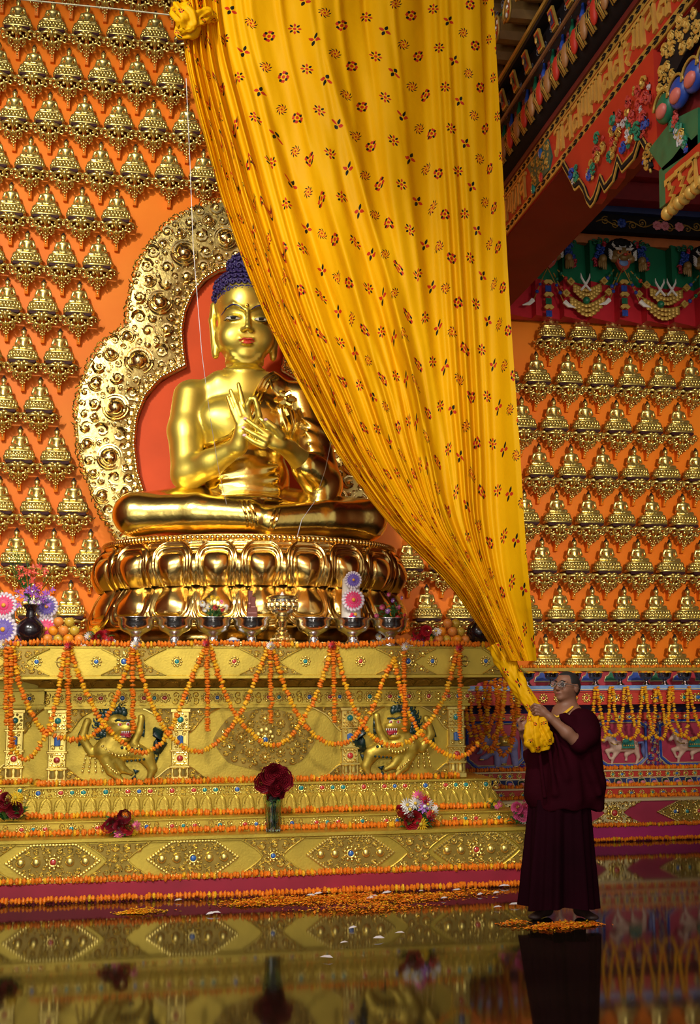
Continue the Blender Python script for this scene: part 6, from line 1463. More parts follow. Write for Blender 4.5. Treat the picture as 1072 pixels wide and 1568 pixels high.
# folds: many narrow pleats in the gathered left edge, broad soft ones in the middle, a bunch near the right
def bump(x, c, w_): return np.exp(-((x-c)/w_)**2)
gl = 1/(1+np.exp((UU-.24)/.03)); gr = bump(UU, .835, .05); low = np.clip((VV-.45)/.55, 0, 1)
Yoff = .075*gl*np.sin(2*PI*(UU*21+.5*np.sin(3*VV)))+.035*gl*np.sin(2*PI*(UU*39+1.3*VV))
Yoff = Yoff+.055*np.sin(2*PI*(UU*5.2+.35*np.sin(2.2*VV)+.1))*np.clip((UU-.2)/.1, 0, 1)+.010*np.sin(2*PI*(UU*11.7+.9*VV))*np.clip((UU-.2)/.1, 0, 1)
pan = np.clip((UU-(.47+.25*VV))/.16, 0, 1); Yoff = Yoff+(.05+.15*VV)*pan-(.06+.16*VV)*np.clip((UU-.86)/.12, 0, 1)-(.10+.05*VV)*np.clip((UU-(.24+.3*VV))/.22, 0, 1)
Yoff = Yoff+.055*gr*np.sin(2*PI*(UU*33+.3*VV))*np.clip(VV*1.4, .35, 1)
for c0, c1, a_, w_ in ((.47, .735, -.085, .018), (.36, .58, -.05, .02), (.55, .75, .05, .02), (.66, .78, -.045, .02), (.29, .42, .05, .018), (.42, .66, .04, .016)):      # long creases running towards the hand
    cc_ = c0+(c1-c0)*VV; Yoff = Yoff+a_*bump(UU, cc_, w_)*np.clip(VV*3, .15, 1)
for u0, a_ in ((.31, .05), (.40, -.05), (.49, .05), (.55, -.04), (.62, .045), (.70, -.045), (.78, .04)):               # short gathers under the hanging edge
    Yoff = Yoff+a_*bump(UU, u0+.02*VV, .010)*np.exp(-VV*5)
left_low = low*np.clip((.74-UU)/.2, 0, 1)
Yoff = Yoff+left_low*(.05*np.sin(2*PI*UU*17)+.03*np.sin(2*PI*(UU*29+VV)))
width = np.gradient(PX, axis=1)*NU; Yoff = Yoff*np.clip(width/330., .35, 1.0)
YD = 8.85-.55*VV-.22*VV**2-.10*UU; YD = YD+Yoff
V3 = np.empty((NV+1, NU+1, 3))
for r in range(NV+1):
    for c in range(NU+1): V3[r, c] = at(PX[r, c], ysv[r], YD[r, c])
flat = np.gradient(np.array([268, 292, 330, 395, 445, 495, 548, 600, 652, 706, 752, 790], float)); 
Uf = np.interp(uu, TU, np.array([0, 42, 84, 132, 190, 246, 304, 360, 416, 486, 545, 596.]))
dl = np.r_[np.zeros((1, NU+1)), np.cumsum(np.linalg.norm(np.diff(V3, axis=0), axis=2), axis=0)]/.0049
UVu = np.repeat(Uf[None], NV+1, 0)+dl*(-.10)+40; UVv = dl+Uf[None]*.16+10
me = bpy.data.meshes.new('curtain_cloth'); ix = np.arange((NV+1)*(NU+1)).reshape(NV+1, NU+1)
F = np.stack([ix[:-1, :-1], ix[1:, :-1], ix[1:, 1:], ix[:-1, 1:]], -1).reshape(-1, 4)
me.vertices.add(V3.size//3); me.vertices.foreach_set('co', V3.reshape(-1)); me.loops.add(F.size); me.loops.foreach_set('vertex_index', F.ravel().astype(np.int32)); me.polygons.add(len(F)); me.polygons.foreach_set('loop_start', np.arange(0, F.size, 4, dtype=np.int32)); me.polygons.foreach_set('use_smooth', np.ones(len(F), bool)); me.update(calc_edges=True)
uvl = me.uv_layers.new(name='UVMap'); UVA = np.stack([UVu.ravel(), UVv.ravel()], 1); uvl.data.foreach_set('uv', UVA[F.ravel()].ravel().astype(np.float32)); me.materials.append(CLOTH); me.validate()
link('cloth', me, CURT, label='printed yellow cloth with long folds')
def cloth_tube(name, path, rad, label, parent=CURT, nfold=7, amp=.22, twist=2.0, nu=40, nv=60, flat=1.0, seed=0):
    """a bunched length of the cloth: fluted, twisted tube with its own print coordinates"""
    P = resample(np.array(path), sum(np.linalg.norm(np.diff(np.array(path), axis=0), axis=1))/nv)[:nv+1]; n = len(P); R = np.interp(np.linspace(0, 1, n), np.linspace(0, 1, len(rad)), rad); vs = []
    for i in range(n):
        t = norm(P[min(i+1, n-1)]-P[max(i-1, 0)]); u = norm(np.cross(t, (0, 1, .1))); q = np.cross(u, t)
        for j in range(nu):
            a = 2*PI*j/nu; rr = R[i]*(1+amp*math.sin(nfold*a+twist*6*i/n+seed)+amp*.5*math.sin((nfold*2+1)*a-twist*4*i/n+seed*2)+.06*math.sin(i*.5+3*a))
            vs.append(P[i]+u*rr*math.cos(a)+q*rr*math.sin(a)*flat)
    f = [(i*nu+j, i*nu+(j+1) % nu, (i+1)*nu+(j+1) % nu, (i+1)*nu+j) for i in range(n-1) for j in range(nu)]+[tuple(range(nu))[::-1], tuple((n-1)*nu+j for j in range(nu))]
    me = bpy.data.meshes.new(name); me.from_pydata([tuple(v) for v in vs], [], f); me.polygons.foreach_set('use_smooth', [True]*len(f)); uvl = me.uv_layers.new(name='UVMap')
    for poly in me.polygons:
        js = [me.loops[li].vertex_index % nu for li in poly.loop_indices]; wrap = max(js)-min(js) > nu/2
        for li in poly.loop_indices:
            vi = me.loops[li].vertex_index; i, j = divmod(vi, nu); j2 = j+nu if (wrap and j < nu/2) else j; uvl.data[li].uv = (j2*6.0*(R.max()/.09)+seed*31, i*2.6+17)
    me.materials.append(CLOTH); me.update(); return link(name, me, parent, label=label)
c3 = lambda px, py, Y: at(px, py, Y)
cloth_tube('twisted_end', [c3(762, 985, 8.12), c3(774, 1010, 8.10), c3(786, 1035, 8.06), c3(802, 1062, 8.02), c3(818, 1084, 7.98), c3(826, 1098, 7.97)], [.075, .075, .062, .055, .05, .05], 'cloth twisted into a rope towards the hands', nfold=5, amp=.12, twist=3.0, seed=1)
cloth_tube('loose_end', [c3(820, 1092, 7.96), c3(820, 1104, 7.93), c3(822, 1120, 7.90), c3(825, 1136, 7.89), c3(828, 1149, 7.90)], [.045, .052, .062, .072, .05], 'loose bunched end hanging below the hands', nfold=5, amp=.34, twist=.5, seed=3, flat=.7)
cloth_tube('hanging_corner', [c3(822, 1100, 7.95), c3(830, 1116, 7.90), c3(837, 1130, 7.87), c3(841, 1140, 7.87)], [.05, .052, .048, .03], 'second fold of the loose end', nfold=4, amp=.25, twist=.4, seed=5)
cloth_tube('tied_knot', [c3(268, 12, 8.72), c3(276, 18, 8.66), c3(288, 28, 8.64), c3(290, 44, 8.68), c3(278, 50, 8.72), c3(274, 38, 8.70)], [.03, .07, .085, .08, .06, .03], 'upper corner tied in a knot', nfold=5, amp=.2, twist=1.5, seed=2)
cloth_tube('knot_tail', [c3(286, 40, 8.66), c3(300, 30, 8.66), c3(318, 22, 8.70), c3(330, 30, 8.76)], [.05, .06, .05, .03], 'small tail of the knot', nfold=4, amp=.25, twist=1.0, seed=4)
cw = mat('white_cord', (.62, .60, .60), .6)
t = thing('curtain_wire', 'thin line from the curtain knot to the upper left corner', 'cord', tuple(at(270, 24, 8.74))); b = MB(); o0 = np.array(t.location)
b.tube([at(270, 24, 8.74)-o0, at(180, 14, 8.9)-o0, at(60, 2, 9.1)-o0, at(-40, -8, 9.3)-o0], .006, 5); b.build('line', mat('grey_line', (.25, .24, .15), .5), t)
for lb, pts in (('thin white cord hanging from curtain edge across the Buddha to the lap', [(285, 120, 8.7), (291, 250, 8.75), (296, 380, 8.8), (309, 540, 8.9), (322, 640, 9.3), (335, 720, 9.8), (347, 772, 10.1)]),
                ('thin white cord from the curtain over the sleeve to the throne', [(508, 672, 8.55), (498, 720, 9.2), (482, 768, 10.0), (462, 796, 9.98), (455, 822, 9.98)])):
    P = np.array([at(*p) for p in pts]); t = thing('white_thread', lb, 'thread', tuple(P[0]), group='white cords across the statue'); b = MB(); b.tube(list(P-P[0]), .0022, 5); b.build('strand', cw, t)
# ================================================================== offerings on the altar table
def tabz(): return ztop+.005
def onbase(px, py, Z): q = atz(px, py, Z); return q
YO = 9.955
bm = MB(); bm.lathe(bowl_profile(.158, .24), 32); BOWL = bm.mesh('bowl', SILVER)
bw = MB(); bw.lathe([(.0, .205), (.142, .208)], 24); WATER = bw.mesh('water', mat('saffron_water', (.5, .42, .3), .05, 0, .05))
for i, px in enumerate((208, 267, 326, 385, 480, 540, 597)):
    p = at(px, 984, YO); t = thing('offering_bowl', f'polished silver stemmed offering bowl, {ORD[i+1]} from left on the altar table', 'bowl', (float(p[0]), YO, tabz()), group='silver bowls on the altar table'); link('bowl', BOWL, t); link('water', WATER, t, label='pale water surface')
def tx(px, Y=YO): return float(at(px, 984, Y)[0])
bowl_top = tabz()+.215
# butter lamp
t = thing('butter_lamp', 'tall gold and silver butter lamp with jewelled cup between the silver bowls', 'lamp', (tx(432), YO, tabz()))
b = MB(); b.lathe([(0, 0), (.115, 0), (.115, .02), (.10, .035), (.105, .05), (.08, .075), (.085, .09), (.05, .12), (.055, .135), (.035, .16), (.045, .19), (.055, .21), (.04, .23), (.06, .25), (.05, .265)], 26); b.build('stem', GOLD_CARVE, t)
b = MB(); b.lathe([(.05, .262), (.09, .285), (.112, .33), (.118, .38), (.122, .40)], 28); b.build('cup', SILVER, t, label='silver cup'); b = MB(); b.lathe([(.122, .395), (.135, .40), (.138, .415), (.13, .425), (.115, .42), (0, .405)], 28); b.build('rim', GOLD_CARVE, t)
b = MB(); rg = random.Random(2)
for j in range(7):
    a = -PI/2+(j-3)*.42; b.ball((.118*math.cos(a), .118*math.sin(a), .345), (.028, .02, .034), 8, 5)
    for q in range(5): b.ball((.124*math.cos(a+.2)+.0, .124*math.sin(a+.2), .31+.018*q), (.008, .008, .008), 5, 3)
    b.ball((.09*math.cos(a), .09*math.sin(a), .055), (.026, .02, .018), 7, 4)
b.build('embossing', GOLD_CARVE, t, kind='stuff'); b = MB(); b.lathe([(.03, .40), (.022, .43), (.008, .455), (0, .465)], 10); b.build('butter_cone', WHITE, t, label='white butter cone')
# incense
t = thing('incense_box', 'pair of tall red brown incense boxes standing in the fourth silver bowl', 'box', (tx(385), YO, bowl_top))
INC = mat('incense_red', (.17, .03, .015), .5)
for dx, w_, h_, d in ((-.012, .020, .255, .0), (.010, .022, .20, -.02), (-.0, .045, .11, -.045)):
    b = MB(); b.bev(dx-w_, dx+w_, -.02+d, .015+d, -.02, h_, .004); o = b.build('carton', INC, t); b = MB(); b.box(dx-w_*.8, dx+w_*.8, -.022+d, -.0205+d, h_*.55, h_*.6); b.build('pale_band', mat('band_pink', (.55, .25, .22), .5), o, smooth=False)
# flower heads used in bouquets
rg = random.Random(31)
YEL = mat('flower_yellow', (.85, .55, .02), .5); D_YEL = daisy_mesh(15, .05, 2, [YEL, mat('yellow_centre', (.55, .42, .03), .6)], rg); PKM = mat('flower_pink', (.78, .12, .30), .5); D_PINK = daisy_mesh(12, .05, 3, [PKM, mat('pink_centre', (.6, .3, .1), .6)], rg); LIL = mat('flower_lilac', (.42, .16, .55), .5); D_LIL = daisy_mesh(9, .05, 2, [LIL, WHITE], rg)
def rose_mesh(m_, nm):
    b = MB()
    for L_ in range(5):
        k = 3+L_; r = .012+.0085*L_
        for j in range(k):
            a0 = 2*PI*j/k+L_*.6
            def fn(u, v, a0=a0, r=r, k=k, L_=L_): a = a0+(u-.5)*2*PI/k*1.45; rr = r*(1+.35*v*v+.12*(2*u-1)**2); return (rr*math.cos(a), -(.012+.034*v*(1-.10*L_)*(1-.25*(2*u-1)**2)), rr*math.sin(a))
            b.grid(fn, 5, 3)
    return b.mesh(nm, m_)
R_DARK = rose_mesh(mat('rose_crimson', (.20, .006, .015), .45), 'rose'); R_RED = rose_mesh(mat('rose_red', (.42, .012, .02), .45), 'rose'); R_PINK = rose_mesh(PKM, 'rose')
FLW = {'w': D_WHITE, 'y': D_YEL, 'p': D_PINK, 'r': D_RED, 'l': D_LIL, 'R': R_RED, 'D': R_DARK, 'P': R_PINK}
FLN = {'w': 'white flower', 'y': 'yellow flower', 'p': 'pink flower', 'r': 'red flower', 'l': 'lilac flower', 'R': 'red rose', 'D': 'dark crimson rose', 'P': 'pink rose'}
def leaves(m, n, spread, h, rg, L_=.09, up=.5, c=(0, 0, 0), w_=.3):
    for i in range(n):
        a = rg.uniform(0, 2*PI); el = rg.uniform(-.1, 1.2)*up+.1; l = L_*rg.uniform(.7, 1.3); d = np.array((math.cos(a)*math.cos(el), math.sin(a)*math.cos(el)*.8, math.sin(el)))
        s = np.array(c)+np.array((rg.uniform(-1, 1)*spread, rg.uniform(-.5, .5)*spread, rg.uniform(0, h))); sd = norm(np.cross(d, (0, 0, 1)))*l*w_*.5; mid = s+d*l*.5+np.array((0, 0, .012))
        m.add([s, mid+sd, s+d*l-np.array((0, 0, .01)), mid-sd, mid+np.array((0, 0, .010))], [(0, 1, 4), (1, 2, 4), (2, 3, 4), (3, 0, 4)])
def bouquet(label, loc, w_, h, spec, seed, nleaf=60, name='bouquet', fl=1.0, L_=.09, stems=False):
    """spec: [(kind, dx, dz)] with offsets as fractions of w_, h"""
    rg = random.Random(seed); t = thing(name, label, 'bouquet', tuple(map(float, loc))); m = MB(); leaves(m, nleaf, w_*.42, h*.55, rg, L_)
    lf = m.build('foliage', LEAF, t, kind='stuff', label='green leaves'); 
    if stems:
        s = MB()
        for k_, dx, dz in spec: s.tube([(dx*w_*.1, 0, -.02), (dx*w_*.4, -.01, dz*h*.5), (dx*w_, -.02, dz*h)], .004, 4)
        s.build('stems', LEAF, t, kind='stuff')
    for k_, dx, dz in spec:
        link('flower', FLW[k_], t, (dx*w_, -.03-w_*.28*rg.uniform(.5, 1)*(1-abs(dx)), dz*h), (rg.uniform(-.5, .3)-.25, rg.uniform(0, 6), rg.uniform(-.5, .5)-dx*.5), fl*rg.uniform(.85, 1.15), label=FLN[k_])
    return t
P = lambda px, Y=YO: (tx(px, Y), Y, tabz())
bouquet('small bouquet of yellow, white and red flowers in the third silver bowl', (tx(326), YO, bowl_top), .13, .20, [('y', -.35, .85), ('y', .25, .9), ('w', -.75, .7), ('w', -.3, .6), ('r', .1, .55), ('r', .55, .5), ('w', .8, .55), ('p', .45, .75), ('y', -.05, .95), ('w', -.6, .45)], 1, 46, fl=.62, L_=.07, stems=True)
bouquet('spray of pink and red flowers in the seventh silver bowl', (tx(597), YO, bowl_top), .19, .24, [('p', -.4, .5), ('l', .1, .75), ('p', .35, .5), ('l', -.15, .35), ('r', .3, .1), ('r', .55, .0), ('r', .7, .2), ('p', -.65, .2), ('l', .5, .85), ('p', -.1, .95), ('r', -.2, .05)], 2, 60, fl=.5, L_=.07)
bouquet('bouquet of red, white and yellow flowers beside the fruit plate at the left', P(152, 9.96), .16, .15, [('y', -.15, .9), ('r', .35, .75), ('R', -.35, .35), ('r', .55, .35), ('w', -.75, .2), ('w', .25, .2), ('w', -.5, .6), ('R', .05, .5), ('w', .75, .1), ('r', -.25, .1)], 3, 70, fl=.78)
bouquet('bouquet with large yellow gerbera and red roses right of the seventh bowl', P(650, 9.96), .19, .16, [('y', .15, .35), ('R', -.35, .75), ('R', .0, .8), ('r', -.6, .45), ('w', -.75, .15), ('w', .5, .75), ('r', .45, .15), ('l', -.2, .2), ('w', -.45, .05), ('R', -.15, .5)], 4, 90, fl=.85)
bouquet('loose white blossoms between the sixth and seventh silver bowls', P(578, 10.06), .09, .11, [('w', -.5, .3), ('w', .4, .4), ('w', 0, .8), ('w', -.2, .1), ('w', .6, .1)], 5, 10, fl=.7)
bouquet('small pink and white blossoms on the table beside the black vase at the left', P(33, 9.95), .1, .06, [('p', -.5, .4), ('w', .2, .3), ('p', .9, .4), ('w', 1.3, .2), ('p', -.1, .6)], 15, 24, fl=.55, L_=.05)
# butter sculptures: white pillars with painted flower discs
def disc_mesh(r, m_edge, m_mid, m_in):
    b = MB(); n = 18
    def rim(rr, y, m): b.ball((0, y, 0), (rr, .010, rr), 24, 5, m)
    for i in range(n): a = 2*PI*i/n; b.ball((math.cos(a)*r*.88, 0, math.sin(a)*r*.88), (r*.17, .012, r*.17), 6, 4, 0)
    rim(r*.88, 0, 0)
    for i in range(n):
        a = 2*PI*i/n; ca, sa = math.cos(a), math.sin(a); w_ = r*.11
        b.add([(ca*r*.22, -.014, sa*r*.22), (ca*r*.6-sa*w_, -.013, sa*r*.6+ca*w_), (ca*r*.82, -.011, sa*r*.82), (ca*r*.6+sa*w_, -.013, sa*r*.6-ca*w_)], [(0, 1, 2, 3)], 1)
    b.ball((0, -.012, 0), (r*.42, .006, r*.42), 16, 4, 1); b.ball((0, -.02, 0), (r*.17, .012, r*.17), 10, 5, 2); return b.mesh('flower_disc', [m_edge, m_mid, m_in])
VIO = mat('disc_violet', (.14, .08, .42), .5); RSP = mat('disc_rose', (.70, .03, .14), .5); CRM = mat('disc_cream', (.72, .62, .68), .5); YC_ = mat('disc_centre', (.75, .35, .03), .5)
def sculpture(label, px, Y, zbase, w_, h, discs):
    t = thing('butter_sculpture', label, 'offering', (tx(px, Y), Y, zbase)); b = MB(); b.lathe([(0, 0), (w_*1.05, 0), (w_, .03), (w_*.94, h*.6), (w_*.85, h*.95), (w_*.6, h), (0, h)], 18); b.build('white_pillar', mat('butter_white', (.74, .68, .60), .5, 0, .05), t)
    for dz, r, m_ in discs: link('flower_disc', disc_mesh(r, CRM, m_, YC_), t, (0, -w_-.022, dz), label='violet flower disc' if m_ is VIO else 'rose red flower disc')
    return t
t = sculpture('white butter pillar with violet and rose discs in the sixth silver bowl', 538, YO, bowl_top, .085, .38, [(.345, .075, VIO), (.175, .098, RSP)])
for i, c in enumerate((RSP, VIO, RSP, YC_)): b = MB(); b.ball((-.02+.028*(i % 2)+.012*(i//2), -.096, .03+.022*(i//2)), .017, 8, 5); b.build('painted_dot', c, t)
sculpture('white butter pillar with red and violet discs at the far left of the table', 6, 10.0, tabz(), .085, .42, [(.33, .105, RSP), (.135, .115, VIO)])
sculpture('white butter pillar with violet and red discs behind the black vase', 71, 10.12, tabz(), .085, .42, [(.33, .095, VIO), (.145, .105, RSP)])
# black vase with a spray
VB = mat('vase_black', (.012, .006, .008), .22, 0, .1, 9, coat=.5)
def black_vase(label, px, Y, s=1.0):
    t = thing('black_vase', label, 'vase', (tx(px, Y), Y, tabz()), None or (0, 0, 0), None, s); b = MB(); b.lathe([(0, 0), (.065, 0), (.07, .012), (.06, .025), (.085, .05), (.118, .11), (.115, .155), (.085, .20), (.045, .235), (.038, .275), (.045, .305), (.072, .335), (.066, .34), (.036, .30), (0, .29)], 28); b.build('body', VB, t); return t
t = black_vase('round black vase holding red gladioli and purple orchids at the left of the table', 46, 9.93)
rg = random.Random(8); s = MB(); lf = MB()
for i in range(13):
    a = rg.uniform(-.55, .5); l = rg.uniform(.28, .52); P_ = [(0, 0, .3), (a*l*.45, -.02, .3+l*.6), (a*l, -.03, .3+l)]; s.tube(P_, [.005, .004, .002], 4)
    if i % 2: lf.tube([(0, 0, .3), (a*l*.5, .01, .3+l*.5), (a*l*1.1, 0, .3+l*.95)], [.004, .010, .002], 4, .4)
s.build('stems', LEAF, t, kind='stuff'); lf.build('blades', LEAF, t, kind='stuff')
GLA = MB()
for j in range(5): a = 2*PI*j/5; GLA.add([(0, 0, 0), (math.cos(a)*.016-.008, -.012, math.sin(a)*.02+.01), (math.cos(a)*.03, -.02, math.sin(a)*.03+.01), (math.cos(a)*.016+.008, -.012, math.sin(a)*.02+.01)], [(0, 1, 2, 3)])
GLR = GLA.mesh('gladiolus_bloom', mat('gladiolus_coral', (.75, .10, .06), .5)); GLP = GLA.mesh('orchid_bloom', mat('orchid_purple', (.35, .10, .50), .5))
for i in range(34): z = rg.uniform(.40, .66); w_ = .07+.28*(z-.3)*.8; link('gladiolus_bloom', GLR, t, (rg.uniform(-1, 1)*w_*.8, -.03-rg.uniform(0, .03), z), (rg.uniform(-.5, .5), rg.uniform(0, 6), 0), rg.uniform(.7, 1.2), label='coral red bloom')
for i in range(22): link('orchid_bloom', GLP, t, (rg.uniform(-.14, .16), -.04-rg.uniform(0, .04), rg.uniform(.34, .46)), (rg.uniform(-.5, .5), rg.uniform(0, 6), 0), rg.uniform(.8, 1.4), label='purple bloom')
for i in range(8): link('orchid_bloom', GLA.mesh('white_bloom', WHITE), t, (rg.uniform(-.13, .10), -.05, rg.uniform(.33, .42)), (rg.uniform(-.5, .5), rg.uniform(0, 6), 0), .8, label='white bloom')
black_vase('round black vase partly hidden by the curtain at the right end of the table', 735, 9.98, 1.0)
# fruit
fb = MB(); fb.lathe([(0, -.9), (.25, -.93), (.6, -.75), (.9, -.3), (1, .1), (.88, .5), (.6, .78), (.28, .9), (.1, .86), (0, .80)], 14); FR_M = [fb.mesh('orange', x) for x in (mat('orange_skin', (.85, .30, .01), .4, 0, .1, 30, .15, 120), mat('peach_skin', (.80, .27, .04), .45, 0, .25, 12), mat('apple_skin', (.60, .40, .04), .3, 0, .3, 10))]
fs = MB(); fs.tube([(0, 0, .78), (.05, 0, 1.0)], .05, 5); FSTEM = fs.mesh('stem', LEAF)
def fruit_pile(px, Y, layers, which, rad=.043):
    k = 0; cx = tx(px, Y)
    pl = thing('fruit_plate', f'low pale plate under the pile of fruit {which}', 'plate', (cx, Y, tabz())); b = MB(); b.lathe([(0, 0), (.07, 0), (.135, .014), (.14, .02), (.07, .008), (0, .006)], 22); b.build('dish', mat('plate_cream', (.5, .42, .34), .4), pl)
    for L_, n in enumerate(layers):
        for i in range(n):
            k += 1; typ = (k*7+L_) % 3; nm = ('orange', 'peach', 'apple')[typ]
            t = thing(nm, f'{nm}, {ORD[i+1]} from left in {("bottom", "middle", "top")[L_]} layer of fruit pile {which}', 'fruit', (cx+(i-(n-1)/2)*rad*1.96, Y-.03+.05*((i+L_) % 2)-.035*L_*0, tabz()+.020+rad*.93+L_*rad*1.62), (0, 0, k), 'fruit in the pile '+which, rad*(1 if L_ else 1.0)); link('skin', FR_M[typ], t); link('stem', FSTEM, t)
fruit_pile(97, 9.97, (4, 3, 2), 'by the black vase with flowers'); fruit_pile(692, 9.97, (4, 3, 2), 'by the curtain edge')
t = thing('porcelain_cup', 'tiny white and blue porcelain cup between the third and fourth silver bowls', 'cup', (tx(357, 9.95), 9.95, tabz())); b = MB(); b.lathe([(0, 0), (.028, 0), (.028, .012), (.04, .02), (.055, .05), (.056, .058), (.05, .054), (0, .03)], 18); b.build('body', WHITE, t); b = MB(); b.lathe([(.049, .034), (.0545, .046), (.0555, .050)], 18); b.build('blue_band', BLUE, t, label='blue band'); b = MB(); b.lathe([(.04, .055), (.03, .07), (0, .08)], 12); b.build('lid', WHITE, t)
# flowers on the steps
def floor_at(px, py, Z): q = atz(px, py, Z); return (float(q[0]), float(q[1]), Z)
def zst(): return zb1+.002
q1 = (xp(184, A1+.1, 1265), A1+.08, zb1); bouquet('low posy of crimson, white and yellow flowers on the step left of the rose vase', q1, .17, .19, [('R', -.6, .35), ('D', -.2, .7), ('w', -.15, .3), ('w', .15, .65), ('y', .5, .7), ('D', .2, .85), ('D', -.35, .5), ('p', .75, .4), ('y', .6, .2), ('r', -.85, .45), ('R', .35, .35), ('D', .0, .5), ('p', -.05, .1)], 6, 90, fl=.85)
q1 = (xp(637, A1+.1, 1270), A1+.06, zb1); bouquet('posy of large white gerberas and pink flowers on the step right of the rose vase', q1, .19, .26, [('w', -.45, .55), ('w', -.5, .75), ('w', -.15, .8), ('l', .2, .7), ('r', .55, .4), ('y', .1, .15), ('R', -.75, .45), ('w', .45, .75), ('p', .0, 1.0), ('R', -.3, .3), ('w', .75, .5), ('r', .3, .85)], 7, 130, fl=1.15, L_=.11)
q1 = (xp(12, 9.75, 1235), 9.78, zs2); bouquet('dark bouquet of red roses and yellow flowers at the foot of the left wing', q1, .2, .2, [('R', -.3, .75), ('D', .0, .85), ('y', .55, .8), ('R', -.7, .5), ('w', -.6, .1), ('p', -.5, -.2), ('y', .3, .9), ('D', .3, .5)], 8, 150, fl=1.1, L_=.11)
q1 = (xp(796, A1+.1, 1262), A1+.08, zb1); bouquet('bouquet of pink roses and white flowers on the step beside the monk', q1, .12, .17, [('P', -.3, .85), ('P', .25, .95), ('P', .0, .5), ('w', .1, .3), ('p', -.6, .5), ('w', .45, .4), ('P', .55, .75)], 9, 60, fl=.8)
q1 = (xp(755, A2+.15, 1236), A2+.12, zs2); bouquet('few small pink and yellow flowers at the right end of the petal tier', q1, .09, .09, [('y', -.4, .9), ('p', .4, .5), ('p', .1, .3), ('y', .0, .6)], 10, 26, fl=.6, L_=.06)
vx = xp(418, A1+.12, 1265); t = thing('glass_vase', 'cut glass vase of dark red roses standing on the altar step', 'vase', (vx, A1+.10, zb1+.002))
GLS = mat('vase_glass', (.55, .72, .66), .03, 0, .02, 5, trans=1.0, spec=.5)
b = MB(); b.lathe([(0, 0), (.055, 0), (.058, .02), (.055, .05), (.062, .16), (.082, .28), (.078, .28), (.058, .16), (.05, .05), (.045, .025), (0, .02)], 24, wob=lambda a, i: .035*math.cos(a*12)*(1 if i < 6 else 0)); b.build('body', GLS, t)
s = MB(); rg = random.Random(3)
for i in range(14): a = rg.uniform(0, 6.28); s.tube([(math.cos(a)*.025, math.sin(a)*.02, .03), (-math.cos(a)*.02, 0, .18), (math.cos(a)*.09, math.sin(a)*.06, .34)], .0055, 5)
leaves(s, 34, .05, .2, rg, .1, .9, (0, 0, .2)); s.build('stems_and_leaves', LEAF, t, kind='stuff')
for i in range(20): a = i*2.4; r = .105*math.sqrt((i+.5)/20); link('rose', R_DARK if i % 3 else R_RED, t, (math.cos(a)*r, -.05-.03*math.sin(a*1.7), .37+math.sin(a)*r*.75+.02), (-.3+math.sin(a)*.4, i, math.cos(a)*-.5), 1.25, label='dark crimson rose')
# ------------------------------------------------------------------ petals on the floor
def petals(name, label, n, centre_fn, mats_, seed, size=.012):
    rg = random.Random(seed); b = MB()
    for i in range(n):
        x, y, z = centre_fn(rg); a = rg.uniform(0, 6.28); l = size*rg.uniform(.6, 1.6); w_ = l*.45; ca, sa = math.cos(a), math.sin(a); h = rg.uniform(.002, .010)
        b.add([(x-ca*l, y-sa*l, z), (x-sa*w_, y+ca*w_, z+h), (x+ca*l, y+sa*l, z+h*.4), (x+sa*w_, y-ca*w_, z+h*.6)], [(0, 1, 2, 3)], 0 if rg.random() < .72 else 1)
    return tag(b.build(name, mats_, smooth=False), label, 'petals', kind='stuff')
def drift(rows):
    """rows of (px, py, spread in m, weight): scattered round floor points"""
    C = [(*atz(px, py)[:2], s) for px, py, s, w_ in rows for _ in range(w_)]
    def f(rg):
        x, y, s = rg.choice(C); rx = rg.gauss(0, s); ry = rg.gauss(0, s*.42); hh = max(0, .035*math.exp(-(rx/s)**2-(ry/s/.42)**2)); return x+rx, min(y+ry, A1-.05), rg.uniform(.001, .004+hh)
    return f
petals('marigold_petals', 'thick drift of orange marigold petals on the floor before the altar', 5200, drift([(540, 1376, .20, 4), (480, 1380, .2, 3), (420, 1380, .18, 2), (600, 1378, .2, 3), (660, 1374, .16, 1), (560, 1392, .22, 2), (380, 1386, .1, 1), (720, 1368, .14, 1), (500, 1366, .3, 2)]), [MARI_O, MARI_Y], 1)
petals('marigold_petals', 'small heap of yellow marigold petals on the floor at the left', 620, drift([(208, 1398, .06, 3), (225, 1397, .09, 1)]), [MARI_Y, MARI_O], 2)
petals('marigold_petals', 'loose heap of orange petals on the floor at the feet of the monk', 900, drift([(865, 1418, .10, 3), (840, 1421, .09, 2), (900, 1417, .06, 1), (790, 1415, .07, 1)]), [MARI_O, MARI_Y], 3, .013)
wp = MB(); wp.add([(-.05, 0, .002), (-.02, -.014, .010), (-.02, .014, .012), (.02, -.016, .012), (.02, .016, .016), (.05, 0, .006)], [(0, 1, 2), (1, 3, 4, 2), (3, 5, 4)]); WPM = wp.mesh('petal', mat('petal_white', (.72, .66, .68), .5, 0, .1, 20))
WPL = ((273, 1381), (330, 1401), (322, 1402), (476, 1374), (487, 1371), (497, 1367), (568, 1378), (572, 1375), (592, 1370), (645, 1367), (700, 1366), (680, 1378), (735, 1372), (760, 1370), (788, 1388), (540, 1424), (612, 1432), (527, 1447), (580, 1440), (757, 1352), (770, 1356), (500, 1470), (870, 1372), (762, 1392)); WPX = [p[0] for p in WPL]
for i, (px, py) in enumerate(WPL):
    x, y, _ = atz(px, py); y = min(y, A1-.10); rg = random.Random(i+50)
    link('white_petal', WPM, None, (float(x), float(y), .012), (rg.uniform(.1, .45), rg.uniform(-.12, .12), rg.uniform(-.5, .5)), rg.uniform(.5, .85), f'white petal on the polished floor, {ORD[sorted(WPX).index(px)+1]} from left', 'petal', 'white petals scattered on the floor')
